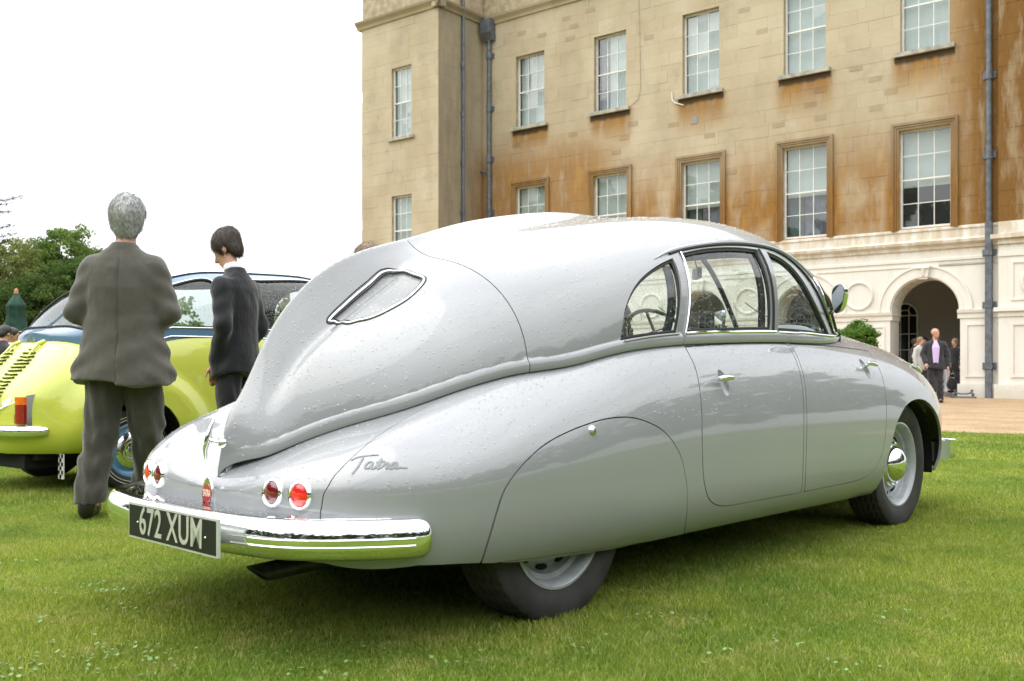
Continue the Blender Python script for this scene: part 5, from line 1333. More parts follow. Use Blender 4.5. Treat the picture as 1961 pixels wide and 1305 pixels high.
def z2ps(x,z):
    rr=min(max(x/XT2,0),1); q=min(max((x-1.9)/(XN2-1.9),0),1); H=.34*(1-rr**8)**.4*(1-q**8)**.4; k=(ZM2-z)/max(H,1e-6)
    return -89.9 if k>=.999 else -math.degrees(math.atan((k**2.8/(1-k**2.8))**(1/2.8)))
bo2=densopen([(float(a),math.radians(z2ps(float(fb_(a)),.265))*KP) for a in np.linspace(A0_,A1_,120)],.03)
outer=bo2+[(A1_,math.pi/2*KP),(A0_,math.pi/2*KP)]; outer=bo2+densopen([(A1_,math.pi/2*KP),(A0_,math.pi/2*KP)],.03)
def archp(xc,r,zc=.30):
    P_=[]
    for i in range(25):
        a=math.pi*(-.12+1.24*i/24); x=xc-r*math.cos(a); z=zc+r*math.sin(a)
        if z>=ZM2: k=min((z-ZM2)/float(HT2(x)),.99); n_=2.8+2.4*float(sst(-.3,.35,x)); p_=math.degrees(math.atan((k**n_/(1-k**n_))**(1/n_)))
        else: k=min((ZM2-z)/.34,.99); p_=-math.degrees(math.atan((k**2.8/(1-k**2.8))**(1/2.8)))
        P_.append((x,p_))
    return rcurve(S2.dom(P_),(0,24),2)
ar1,ar2=archp(.0,.335),archp(2.02,.335)
LID2=[(-.409,89.95),(-.393,67.3),(-.356,49.6),(-.504,40.3),(-.616,26),(-.672,0),(-.695,-6),(-.735,-12),(-.7399,-12)]
lidp=rcurve(S2.dom(LID2),(2,6),5,False); l1=[(x,y) for x,y in lidp]; 
lidl=lidp+[(x-.003,y-.002) for x,y in lidp[::-1]]
cabp=[(.1,math.radians(43)*KP),(2.2,math.radians(43)*KP),(2.2,math.pi/2*KP+.012),(.1,math.pi/2*KP+.012)]
S2.cut(outer,[ar1,ar2,lidl,dens(cabp,.05)],np.concatenate([np.linspace(A0_+.003,0,30),np.arange(.04,1.9,.05),np.linspace(1.92,A1_-.01,30)]),np.radians(np.concatenate([np.linspace(-85,-45,10),np.linspace(-42,88,46)]))*KP)
S2.piece(S2.sel((),(ar1,ar2,lidl,cabp)),'body',M_LIME,G,both=True)
# upper body
fu,gu=mkmap(XU20,2.,1.2,XU21,6.,.35,1.1); S3=Shell(U2,fu,gu)
B0,B1=-.35*math.pi/2,1.2+1.1*math.pi/2-.02
RT=math.radians(56)*KP
W1=[(.0,12),(.03,22),(.10,32),(.2,37),(.415,41.3),(.60,44.3),(.68,42.5),(.70,36),(.69,20),(.675,12),(.64,10.2),(.3,10.6)]
W2=[(.82,10.6),(.79,13),(.80,36),(.83,43),(.90,45),(1.18,46.3),(1.5,49.3),(1.71,50.3),(1.81,48),(1.84,35),(1.83,16),(1.79,11.8),(1.3,10.5)]
RW=[(-.30,89.9),(-.30,70),(-.275,45),(-.24,33),(-.20,30),(-.12,42),(-.04,55),(.03,66),(.07,78),(.08,89.9)]
FWS=[(2.33,89.9),(2.32,60),(2.28,35),(2.2,24),(2.14,26),(2.08,40),(2.03,55),(1.98,75),(1.97,89.9)]
p1,p2,p3,p4=rcurve(S3.dom(W1),(),4),rcurve(S3.dom(W2),(),4),rcurve(S3.dom(RW),(0,9),4),rcurve(S3.dom(FWS),(0,8),4)
outer=densopen([(B0,0),(B1,0),(B1,math.pi/2*KP),(B0,math.pi/2*KP)],.03)
RB=[(.10,44),(.38,47.2),(.74,52.5),(1.3,56),(1.87,57),(1.95,58)]
roofp=densopen([(float(fu(x)),math.radians(p_)*KP) for x,p_ in RB]+[(float(fu(2.0)),math.pi/2*KP),(float(fu(.09)),math.pi/2*KP)],.03)
S3.cut(outer,[p1,p2,p3,p4,roofp],np.concatenate([np.linspace(B0+.01,0,14),np.arange(.04,B1,.04)]),np.radians(np.arange(2,89,2.6))*KP)
bl=S3.piece(S3.sel((),(p1,p2,p3,p4,roofp)),'upper_body',M_BLUE,G,both=True)
S3.piece(S3.sel((roofp,),(p3,p4)),'roof_panel',M_PALEROOF,G,both=True,lift=.002)
S3b=Shell(lambda x,p: U2(x,p)*np.array([1,.96,1])-np.array([0,0,.025]),fu,gu)
S3b.cut(densopen([(.1,.02),(2.0,.02),(2.0,math.pi/2*KP),(.1,math.pi/2*KP)],.06),[offset(p1,.006),offset(p2,.006),p3,p4],np.arange(.12,2.,.08),np.radians(np.arange(3,89,5.))*KP)
S3b.piece(S3b.sel((),(offset(p1,.006),offset(p2,.006),p3,p4)),'headlining',M_LINER,G,both=True,rim=0)
for pp_,nm in ((p3,'rear_window'),(p4,'windscreen')):
    S3.piece(S3.sel((pp_,)),nm,M_GLASS,G,both=True,rim=0,lift=-.008)
for sd in (-1,1):
    for pp_ in (p1,p2):
        S3.piece(S3.sel((pp_,)),'side_window',M_GLASS,G,side=sd,rim=0,lift=-.01); ribbon('window_trim',S3,offset(pp_,.007),.012,.006,M_CHROME,G,sd); ribbon('window_seal',S3,offset(pp_,-.002),.014,.003,M_RUBBER,G,sd)
    for pth,m_,w_2,n_2 in (([(x,3.2) for x in np.linspace(-.1,2.2,30)],M_CHROME,.005,'belt_trim'),([(x,p_-.4) for x,p_ in RB],M_RUBBER,.007,'gutter')):
        C_=curve3(S3,rcurve(S3.dom(pth),(),4,False),.004,sd,False); MB().tube(C_,w_2,6).build(n_2,m_,G,True)
ring=[Vector((p.x,p.y,p.z)) for p in curve3(S3,[(q[0]-.003,q[1]) for q in rcurve(S3.dom(RW),(),4,False)],.003,-1,False)]; ring=ring+[Vector((p.x,-p.y,p.z)) for p in ring[::-1]]
MB().tube(ring,.009,6).build('window_seal',M_RUBBER,G,True)
def on2(sh,x,ps,lift=0,sd=-1): return curve3(sh,[(float(sh.x2a(x)),math.radians(ps)*KP),(float(sh.x2a(x))+.01,math.radians(ps)*KP)],lift,sd,False)[0]
# louvres: dark slots in two banks
def surfz(y,z):
    a=np.linspace(A0_,-.1,160); pp=np.radians(np.linspace(-20,89,160))*KP; A,B=np.meshgrid(a,pp,indexing='ij'); 
    global _S2c
    try: P_=_S2c
    except NameError: _S2c=P_=S2.S(S2.a2x(A.ravel()),B.ravel()/KP)
    i=np.argmin((P_[:,1]+abs(y))**2+(P_[:,2]-z)**2+(P_[:,0]>0)*9); p=Vector(P_[i]); p.y=y
    return p
for k in range(14):
    z=.955-.024*k; yc0=.075+.003*k; wd=[.06,.17,.19,.195,.195,.19,.18,.165,.155,.145,.135,.13,.125,.12][k]
    for sd in (-1,1):
        y0,y1=yc0+(.0 if k else .05),yc0+wd+(.04 if k==0 else 0)
        P_=[surfz(sd*(y0+(y1-y0)*i/4),z) for i in range(5)]; Pb=[surfz(sd*(y0+(y1-y0)*i/4),z+.0115) for i in range(5)]
        mb=MB(); V=[]
        out=Vector((-.004,0,.003))
        for i in range(5): V+=[P_[i]+out,Pb[i]+out]
        mb.add(V,[(2*i,2*i+2,2*i+3,2*i+1) for i in range(4)]); mb.build('louvre_slot',M_BLACK,G)
        mb=MB().tube([p_+Vector((-.006,0,.013)) for p_ in P_],[.001,.006,.007,.006,.001],6); mb.build('louvre',M_LIME,G,True)
for y in (.19,-.19):
    mb=MB(); mb.tube([surfz(y,1.0)+Vector((.02,0,.02)),surfz(y*1.02,.985)+Vector((-.005,0,.02)),surfz(y*1.1,.90)+Vector((-.008,0,.008))],[.014,.014,.005],8); mb.build('lid_hinge',M_LIME,G,True)
# tail lamps
for sd in (-1,1):
    mb=MB(); c=Vector((-.645,sd*.435,0))
    def lamp(z0,z1,m,nm,w=.050):
        V=[];F=[];n=12
        for zi in range(5):
            z=z0+(z1-z0)*zi/4; 
            for i in range(n+1):
                a=math.pi*i/n-math.pi/2; V.append((c.x+.05*(z-.47)*0+.0-.052*math.cos(a)*(1-.25*((z-.55)/.1)**2*0),c.y+w*math.sin(a)+sd*.0,z))
        for zi in range(4):
            for i in range(n): F.append((zi*(n+1)+i,zi*(n+1)+i+1,(zi+1)*(n+1)+i+1,(zi+1)*(n+1)+i))
        F.append(tuple(range(n+1))); F.append(tuple(4*(n+1)+i for i in range(n+1)))
        return MB().add(V,F).build(nm,m,G,True,fix=True)
    lamp(.595,.645,M_AMBER,'tail_lamp'); lamp(.470,.594,M_LAMPRED2,'tail_lamp')
    MB().box((-.69,c.y-.03+sd*-.035,.475),(-.675,c.y+.0-sd*.035,.53)).build('reflector',M_LAMPRED2,G)
    MB().prism([(c.x-.004,.455),(c.x+.03,.45),(c.x+.065,.52),(c.x+.07,.64),(c.x+.06,.665),(c.x-.004,.655)],1,c.y+sd*.052-.008,c.y+sd*.052+.008).build('lamp_bezel',M_CHROME,G)
# bumper
bq=rcurve([(-.79,0),(-.785,.2),(-.765,.34),(-.71,.45),(-.63,.535),(-.55,.575)],(),6,False); bq=[(x,-y) for x,y in bq[::-1][:-1]]+bq
pf=[(-.05,.455),(-.02,.456)]+[(.026*math.cos(math.radians(a))-.02,.418+.036*math.sin(math.radians(a))) for a in range(90,-91,-20)]+[(-.03,.382)]
def es3(i,n): e=min(i,n-1-i); q=min(1,(e+1)/6.); s_=math.sqrt(max(.05,1-(1-q)**2)); return (1,.4+.6*s_)
mb=MB(); V=[];F=[];m=len(pf)
for i,(x,y) in enumerate(bq):
    a=bq[max(i-1,0)];b=bq[min(i+1,len(bq)-1)];tx,ty=b[0]-a[0],b[1]-a[1];l=math.hypot(tx,ty);k=es3(i,len(bq))[1]
    for o_,z in pf: V.append((x-ty/l*o_,y+tx/l*o_,.418+(z-.418)*k))
for i in range(len(bq)-1):
    for j in range(m-1): F.append((i*m+j,i*m+j+1,(i+1)*m+j+1,(i+1)*m+j))
F.append(tuple(range(m)));F.append(tuple((len(bq)-1)*m+j for j in range(m)))
mb.add(V,F).build('bumper',M_CHROME,G,True,fix=True)
# plate lamp, plate, script badge, chequered mud strip
mb=MB(); mb.tube([(-.735,.05,.735),(-.75,-.12,.735)],[.03,.02],12); mb.build('plate_lamp',M_CHROME,G,True)
MB().box((-.80,-.10,.60),(-.785,.30,.71)).build('number_plate',simple('plate_black',(.006,.006,.006)),G)
Mb=textM(surfz(-.28,.585)+Vector((-.012,0,0)),(-.9,-.35,.25),math.radians(24))
text('badge_lettering','Fiat 500',Mb,.062,M_CHROME,G,.002,.8,.25,.0006)
mb=MB(); q=[Vector((-.10,-.016,0)),Vector((.12,-.024,0)),Vector((.12,-.020,0)),Vector((-.10,-.010,0))]; MB().add([Mb@v for v in q],[(0,1,2,3)]).build('badge_bar',M_CHROME,G)
ck=MB().box((-.46,-.60,.10),(-.452,-.53,.265)).build('mud_strip',simple('white_vinyl',(.7,.7,.66),.5),G)
for i in range(6):
    for j in range(3):
        if (i+j)%2: MB().box((-.4635,-.598+j*.023,.104+i*.027),(-.4605,-.576+j*.023,.129+i*.027)).build('check',M_BLACK,ck)
# wheels
M_BLUERIM=simple('blue_rim',(.10,.24,.40),.25,0,.1,20,0,1,1,Coat_Weight=.6)
def gwheel(x,y,side):
    w=empty('wheel',(x,y,.268)); w.parent=G; Mi=Matrix.Rotation(0 if side<0 else math.pi,4,'Z')
    MB().lathe([(.175,-.05),(.19,-.062),(.225,-.070),(.262,-.058),(.277,-.045),(.280,0),(.277,.045),(.262,.058),(.225,.07),(.175,.05)],Mi,56).build('tyre',M_TYRE,w,True)
    MB().lathe([(.186,-.058),(.189,-.064),(.180,-.066),(.172,-.05),(.165,-.035),(.15,-.03),(.13,-.04),(.0,-.04)],Mi,48).build('rim',M_BLUERIM,w,True,fix=True)
    MB().lathe([(.128,-.040),(.125,-.052),(.105,-.062),(.08,-.066),(.055,-.064),(.05,-.072),(.03,-.078),(0,-.08)],Mi,48).build('hub_cap',M_CHROME,w,True,fix=True)
    for r_ in (.215,.235): MB().tube([Mi@Vector((r_*math.cos(a),-.0705+.0*r_,r_*math.sin(a))) for a in [2*math.pi*i/48 for i in range(48)]],.0022,5,closed=True).build('tyre_stripe',M_IVORY,w,True)
for x in (-.0,2.02):
    for sd in (-1,1): gwheel(x,sd*.60,sd)
    for sd in (-1,1):
        V=[];F=[];n=16
        for i in range(n+1):
            a=math.pi*i/n; V+=[(x-.345*math.cos(a),sd*.45,.28+.36*math.sin(a)),(x-.345*math.cos(a),sd*.64,.28+.36*math.sin(a))]
        for i in range(n): F.append((2*i,2*i+1,2*i+3,2*i+2))
        V.append((x,sd*.45,.28)); 
        for i in range(n): F.append((2*i,2*i+2,len(V)-1))
        MB().add(V,F).build('wheel_well',M_BLACK,G)
mb=MB(); mb.box((-.55,-.42,.22),(2.4,.42,.34)); mb.box((-.6,-.35,.16),(-.2,.35,.26)); mb.box((.1,-.60,.9),(2.1,-.56,1.0)); mb.box((.1,.56,.9),(2.1,.60,1.0)); mb.box((.1,-.6,.85),(.12,.6,1.02)); mb.build('floor_pan',M_BLACK,G)
seat_=lambda x,w,h: MB().prism([(a,b) for a,b in rcurve([(x-.02,.40),(x+.46,.40),(x+.50,.55),(x+.10,.56),(x-.02,.70),(x-.14,h),(x-.19,h-.02),(x-.16,.6)],(),3)],1,-w,w).build('seat',M_SEAT,G,True,fix=True)
seat_(.35,.5,.98); seat_(1.15,.5,.98)
sw=MB(); Ms=Matrix.Translation((1.62,.28,1.02))@Matrix.Rotation(math.radians(-50),4,'Y'); sw.tube([Ms@Vector((0,.19*math.cos(a),.19*math.sin(a))) for a in [2*math.pi*i/36 for i in range(36)]],.010,8,closed=True)
for a in (90,210,330): sw.tube([Ms@Vector((0,0,0)),Ms@Vector((0,.185*math.cos(math.radians(a)),.185*math.sin(math.radians(a))))],.008,6)
sw.build('steering_wheel',M_RUBBER,G,True)
# ------------------------------------------------------------------ trees
def leafmat(name,a,b):
    t=NT(name); g=t.n('ShaderNodeNewGeometry').outputs['Position']; at=t.n('ShaderNodeAttribute',attribute_name='tint').outputs['Fac']
    c=t.mix(t.ramp(t.noise(g,.35,3),.35,.65),a+(1,),b+(1,)); c=t.mix(t.math('MULTIPLY',at,.55),c,tuple(x*.45 for x in a)+(1,))
    d=t.n('ShaderNodeBsdfDiffuse',inp={0:c}); tl=t.n('ShaderNodeBsdfTranslucent',inp={0:c}); m=t.n('ShaderNodeMixShader',inp={0:.3,1:d.outputs[0],2:tl.outputs[0]})
    t.link(m.outputs[0],t.out.inputs[0]); return t.m
M_LEAF1=leafmat('leaves_mid',(.12,.19,.045),(.19,.27,.07)); M_LEAF2=leafmat('leaves_dark',(.075,.125,.035),(.12,.175,.05)); M_LEAF3=leafmat('leaves_yellow',(.19,.23,.07),(.25,.28,.09))
M_CEDAR=leafmat('cedar_needles',(.018,.03,.014),(.03,.045,.02)); M_BOX=leafmat('box_leaves',(.15,.27,.05),(.22,.34,.09))
M_BARK=simple('bark',(.06,.045,.03),.95,0,.3,8,.6,20,.05)
def crown(rng,cx,cy,cz,rx,ry,rz,nclump,per,size,sub=None):
    """leaf cards grouped in clumps over a lumpy ellipsoid"""
    u=rng.normal(size=(nclump,3)); u/=np.linalg.norm(u,axis=1)[:,None]; rad=rng.uniform(.35,1.,nclump)**.45; u[:,2]=np.where(u[:,2]<-.55,-.55,u[:,2])
    lump=1+.16*np.sin(u[:,0]*5+cx)+.13*np.sin(u[:,1]*6+cy)+.12*np.sin(u[:,2]*7+cx*2)
    C=np.array([cx,cy,cz])+u*(rad*lump)[:,None]*[rx,ry,rz]
    cr_=rng.uniform(.5,1.1,nclump)*min(rx,rz)*.23
    D=rng.normal(size=(nclump,per,3)); D/=np.linalg.norm(D,axis=2)[:,:,None]; D*=rng.uniform(.5,1,(nclump,per,1))
    P_=(C[:,None,:]+D*cr_[:,None,None]*[1.25,1.25,.75]).reshape(-1,3); n=len(P_)
    a=rng.normal(size=(n,3)); a/=np.linalg.norm(a,axis=1)[:,None]; b=np.cross(a,rng.normal(size=(n,3))); b/=np.linalg.norm(b,axis=1)[:,None]+1e-9
    s=size*rng.uniform(.6,1.4,(n,1)); V=np.stack([P_-a*s*.5,P_+b*s*.42,P_+a*s*.5,P_-b*s*.42],1).reshape(-1,3)
    return V,np.arange(4*n).reshape(-1,4),np.repeat(np.repeat(rng.uniform(0,1,nclump),per),4)
def tree(name,X,Y,h,rx,label,mat,seed,nclump=240,per=34,size=.34,crowns=None,group=None,trunk=True,ry=None):
    rng=np.random.default_rng(seed); r=empty(name,(X,Y,0),0,label,'tree',group)
    cs=crowns or [(0,0,h*.60,rx,ry or rx,h*.40)]
    Vs,Fs,As=[],[],[];o=0
    for (x,y,z,a,b,c) in cs:
        n_=int(nclump/len(cs)); v,f,t_=crown(rng,x,y,z,a,b,c,n_,per,size); Vs.append(v);Fs.append(f+o);As.append(t_);o+=len(v)
    npmesh('crown',np.concatenate(Vs),np.concatenate(Fs),mat,r,k=4,attr=np.concatenate(As))
    mb=MB(); tw=h*.022
    mb.tube([(0,0,-.1),(tw*.4,0,h*.2),(-tw*.3,tw*.3,h*.45),(0,0,h*.8)],[tw*1.5,tw,tw*.75,tw*.2],10)
    for i in range(7):
        a=rng.uniform(0,6.28); z=h*rng.uniform(.25,.55); L_=rx*rng.uniform(.5,.85); mb.tube([(0,0,z),(math.cos(a)*L_*.5,math.sin(a)*L_*.5,z+L_*.35),(math.cos(a)*L_,math.sin(a)*L_,z+L_*.55)],[tw*.5,tw*.3,tw*.1],6)
    mb.build('trunk',M_BARK,r,True); return r
def at(px,Y): return (px-980.5)/1880*Y
GT='trees beyond the lawn'
tree('broadleaf_tree',at(118,88),88,14.4,4.6,'tallest broad tree left of the grey suited man, its top against the white sky',M_LEAF1,11,crowns=[(.2,0,10.6,3.6,3.4,2.9),(-2.2,0,9.6,2.0,2,1.9),(2.9,0,9.3,2.2,2,2.0),(0,0,6.8,5,4,2.8)],nclump=900,per=70,size=.19,group=GT)
tree('broadleaf_tree',at(-8,80),80,11.6,4.3,'yellowish tree at the left edge, left of the tallest tree',M_LEAF3,12,crowns=[(1.0,0,8.3,3.4,3,2.6),(-3,0,8,3,3,3),(.5,0,5,4.2,3,2.6)],nclump=700,per=70,size=.19,group=GT)
tree('broadleaf_tree',at(75,70),70,8.8,3.9,'dark low tree behind the closed green parasol',M_LEAF2,13,crowns=[(0,0,5.0,4.0,3,2.9),(-2.5,0,3.6,3,2.5,2.4)],nclump=700,per=70,size=.18,group=GT)
tree('broadleaf_tree',at(175,74),74,10.2,4.6,'dark green tree behind the shoulder of the grey suited man',M_LEAF2,14,crowns=[(0,0,6.6,4.2,3,3.0),(1,0,3.6,4.6,3,3.0)],nclump=900,per=70,size=.18,group=GT)
tree('broadleaf_tree',at(245,92),92,9.2,3.2,'tree mostly hidden behind the grey suited man',M_LEAF1,15,nclump=160,per=60,size=.24,group=GT)
tree('round_shrub',at(336,48),48,4.1,1.9,'round shrub seen through the rear side window of the lime green car',M_BOX,16,crowns=[(0,0,2.3,1.5,1.3,1.6)],nclump=90,per=26,size=.20)
tree('round_shrub',at(552,46),46,4.4,1.6,'shrub seen through the front side window of the lime green car',M_LEAF3,17,crowns=[(0,0,2.4,1.5,1.3,1.7)],nclump=90,per=26,size=.20)
# cedar just outside the frame, its twigs reach in at the left edge
r=empty('cedar_tree',(at(-190,30),30,0),0,'dark cedar twigs reaching in at the left edge of the picture','tree')
rng=np.random.default_rng(5); mb=MB(); mb.tube([(0,0,-.1),(0,0,4),(.1,0,8),(0,0,12)],[.45,.36,.25,.08],12)
NV=[];NA=[]
for (px,py,dx) in [(22,374,.0),(18,392,0),(12,402,0),(5,414,0),(8,430,0),(24,449,0),(16,463,0),(4,440,0)]+[(-60,380+40*i,0) for i in range(5)]+[(-330,420+30*i,0) for i in range(5)]:
    tx=at(px,30)-at(-190,30); tz=CAM_H-(py-710)/1880*30; p0=Vector((0,0,tz-.5)); p1=Vector((tx,rng.uniform(-.6,.6),tz)); n=26; P_=[]
    for i in range(n+1):
        a=i/n; P_.append(p0.lerp(p1,a)+Vector((0,.15*math.sin(a*5+py),.16*math.sin(a*6+py)*(1-a)+.12*math.sin(a*17+py)*.3)))
    mb.tube(P_,[.05*(1-.88*i/n) for i in range(n+1)],5)
    for i in range(5,n+1):
        for k in range(7):
            c=P_[i]+Vector(rng.normal(size=3)*[.05,.05,.022]); 
            tw=Vector(rng.normal(size=3)*[.10,.10,.03]); NV.append((c,c+tw))
mb.build('trunk',M_BARK,r,True)
V=[];
for a,b in NV:
    d=b-a; l=d.length
    for j in range(7):
        p_=a.lerp(b,j/7); q=Vector(rng.normal(size=3)); q.normalize(); e=q.cross(d).normalized()*.006; V+=[p_-e,p_+e,p_+q*.05+d*.2]
npmesh('crown',[tuple(v) for v in V],np.arange(len(V)).reshape(-1,3),M_CEDAR,r,attr=rng.uniform(0,1,len(V)))
# wood all round behind the photographer (seen in the paint and the glass)
rng=np.random.default_rng(9); Vs,Fs,As=[],[],[];o=0
for i in range(44):
    a=math.radians(-212+ i*5.6+rng.uniform(-1.5,1.5)); R_=rng.uniform(44,56)
    if 1:
        hh=rng.uniform(14,20); v,f,t_=crown(rng,R_*math.cos(a),R_*math.sin(a),hh*.5,3.6,3.6,hh*.54,150,24,.9); Vs.append(v);Fs.append(f+o);As.append(t_);o+=len(v)
o=npmesh('distant_wood',np.concatenate(Vs),np.concatenate(Fs),M_LEAF2,k=4,attr=np.concatenate(As)); tag(o,'belt of trees far across the park, mirrored in the car paint','wood',kind='stuff')
# clipped ball by the arcade
def ball_tree(px,Y,zc,rad,label):
    r=empty('clipped_tree',(at(px,Y),Y,0),0,label,'tree'); rng=np.random.default_rng(21)
    v,f,t_=crown(rng,0,0,zc,rad,rad,rad*.8,420,60,.035); npmesh('crown',v,f,M_BOX,r,k=4,attr=t_)
    MB().tube([(0,0,.5),(0,0,zc)],[.05,.04],8).build('trunk',M_BARK,r,True)
    MB().lathe([(0,.02),(.20,.02),(.27,.5),(.30,.52),(.30,.56),(.25,.56),(.0,.54)],Matrix.Rotation(math.pi/2,4,'X'),20).build('pot',simple('terracotta',(.30,.13,.07),.85),r,True,fix=True)
ball_tree(1643,25,1.62,.50,'clipped green ball tree in front of the white arcade, above the car bonnet')
# closed parasols, tent
M_CANVAS=simple('green_canvas',(.012,.05,.032),.85,0,.3,6,.2,20)
M_TENT=simple('white_canvas',(.78,.79,.80),.7,0,.05,3)
def parasol(px,Y,ztop,zb,rad,label):
    r=empty('parasol',(at(px,Y),Y,0),0,label,'parasol','closed green parasols'); n=24; V=[];F=[]
    prof=[(0.0,ztop-.12),(.045,ztop-.13),(.16,ztop-.38),(.20,ztop-.46),(.17,ztop-.50),(.20,ztop-.9),(.235,ztop-1.4),(.25,zb)]
    for k in range(n):
        a=2*math.pi*k/n
        for i,(rr,z) in enumerate(prof): q=rr*rad/.2*(1+.17*math.sin(a*6)*min(1,i/2)); V.append((q*math.cos(a),q*math.sin(a),z+(.06*math.sin(a*6) if i==len(prof)-1 else 0)))
    m=len(prof)
    for k in range(n):
        for i in range(m-1): F.append((k*m+i,((k+1)%n)*m+i,((k+1)%n)*m+i+1,k*m+i+1))
    mesh('canopy',V,F,M_CANVAS,r,True); MB().tube([(0,0,0),(0,0,ztop-.1)],.025,8).build('pole',M_BARK,r)
    MB().lathe([(0,.1),(.05,.06),(.06,-.04),(0,-.06)],Matrix.Translation((0,0,ztop-.08))@Matrix.Rotation(math.pi/2,4,'X'),10).build('finial',simple('wood_finial',(.45,.20,.09),.5),r,True,fix=True)
parasol(31,26,2.98,.9,.23,'tall closed dark green parasol with a wooden finial, in front of the trees')
parasol(15,38,2.95,.9,.2,'smaller closed green parasol farther off, left of the tall one')
X0=at(84,42); r=empty('marquee',(X0,42,0),0,'white peaked canvas marquee behind the lime green car','tent'); V=[];F=[]; n=24
for i in range(9):
    u_=i/8; w=2.4*(u_**1.5)*.98+.10; z=3.36-1.55*(u_**.72)
    for k in range(n): a=2*math.pi*k/n; q=w*(1+.0*math.cos(4*a)); V.append((q*math.cos(a),q*math.sin(a),z))
for i in range(8):
    for k in range(n): F.append((i*n+k,i*n+(k+1)%n,(i+1)*n+(k+1)%n,(i+1)*n+k))
b=len(V)
for k in range(n): a=2*math.pi*k/n; V.append((2.4*math.cos(a),2.4*math.sin(a),0))
for k in range(n): F.append((8*n+k,8*n+(k+1)%n,b+(k+1)%n,b+k))
F.append(tuple(range(n)))
mesh('canvas',V,F,M_TENT,r,True); MB().tube([(0,0,0),(0,0,3.5)],.05,8).build('pole',M_BARK,r)
r=MB().box((at(-30,23),22,0),(at(40,23),24,1.62)); 
tb=empty('green_stall',(at(2,24.5),24.5,0),0,'low dark green canvas stall with a pale rim beside the closed parasol','stall')
MB().prism([(-.55,0),(.57,0),(.52,1.78),(-.55,1.78)],1,-.5,.5).build('canvas',M_CANVAS,tb); MB().box((-.56,-.52,1.78),(.53,.52,1.80)).build('rim',M_TENT,tb)
# ------------------------------------------------------------------ people: smooth bodies from distance fields
def snet(fn,lo,hi,res):
    n=[int((hi[i]-lo[i])/res)+2 for i in range(3)]; ax=[lo[i]+res*np.arange(n[i]) for i in range(3)]
    X,Y,Z=np.meshgrid(*ax,indexing='ij'); D=fn(X,Y,Z).astype(np.float32); S=D<0
    c=[S[:-1,:-1,:-1],S[1:,:-1,:-1],S[:-1,1:,:-1],S[1:,1:,:-1],S[:-1,:-1,1:],S[1:,:-1,1:],S[:-1,1:,1:],S[1:,1:,1:]]
    cnt=sum(a.astype(np.int8) for a in c); act=(cnt>0)&(cnt<8); I=np.argwhere(act); idx=-np.ones(act.shape,int); idx[act]=np.arange(len(I))
    off=np.array([[0,0,0],[1,0,0],[0,1,0],[1,1,0],[0,0,1],[1,0,1],[0,1,1],[1,1,1]]); dv=np.stack([D[tuple((I+o).T)] for o in off],1)
    acc=np.zeros((len(I),3)); w=np.zeros(len(I))
    for a,b in ((0,1),(2,3),(4,5),(6,7),(0,2),(1,3),(4,6),(5,7),(0,4),(1,5),(2,6),(3,7)):
        m=(dv[:,a]<0)!=(dv[:,b]<0); t_=np.where(m,dv[:,a]/np.where(m,dv[:,a]-dv[:,b],1),0); p_=off[a]+(off[b]-off[a])*t_[:,None]; acc+=p_*m[:,None]; w+=m
    V=np.array(lo)+res*(I+acc/w[:,None]); F=[]
    for ax_ in range(3):
        A=S; sl0=[slice(None)]*3; sl1=[slice(None)]*3; sl0[ax_]=slice(0,-1); sl1[ax_]=slice(1,None)
        d=S[tuple(sl0)]!=S[tuple(sl1)]; o1,o2=[(1,2),(2,0),(0,1)][ax_]
        E=np.argwhere(d); E=E[(E[:,o1]>0)&(E[:,o2]>0)&(E[:,o1]<n[o1]-1)&(E[:,o2]<n[o2]-1)]
        e1=np.zeros(3,int);e1[o1]=1;e2=np.zeros(3,int);e2[o2]=1
        q=np.stack([idx[tuple((E-e1-e2).T)],idx[tuple((E-e2).T)],idx[tuple(E.T)],idx[tuple((E-e1).T)]],1)
        ins=S[tuple(E.T)]; q[~ins]=q[~ins][:,::-1]; F.append(q)
    F=np.concatenate(F); F=F[(F>=0).all(1)]; return V,F
def cap(X,Y,Z,a,b,ra,rb):
    a=np.array(a,float);b=np.array(b,float);ab=b-a;l2=(ab**2).sum()+1e-9
    t_=np.clip(((X-a[0])*ab[0]+(Y-a[1])*ab[1]+(Z-a[2])*ab[2])/l2,0,1)
    return np.sqrt((X-a[0]-t_*ab[0])**2+(Y-a[1]-t_*ab[1])**2+(Z-a[2]-t_*ab[2])**2)-(ra+(rb-ra)*t_)
def ell(X,Y,Z,c,r,rot=0,tilt=0):
    x,y,z=X-c[0],Y-c[1],Z-c[2]
    if rot: cc,ss=math.cos(rot),math.sin(rot); x,y=x*cc+y*ss,-x*ss+y*cc
    if tilt: cc,ss=math.cos(tilt),math.sin(tilt); y,z=y*cc+z*ss,-y*ss+z*cc
    k=np.sqrt((x/r[0])**2+(y/r[1])**2+(z/r[2])**2); return (k-1)*min(r)
def smin(a,b,k): h_=np.clip(.5+.5*(b-a)/k,0,1); return b+(a-b)*h_-k*h_*(1-h_)
def U_(ds,k=.03):
    d=ds[0]
    for e in ds[1:]: d=smin(d,e,k)
    return d
def sdfmesh(name,fn,lo,hi,res,mat,parent):
    V,F=snet(fn,lo,hi,res); return npmesh(name,V,F,mat,parent,True,k=4)
def prof(z,pts):
    return np.interp(z,[p[0] for p in pts],[p[1] for p in pts])
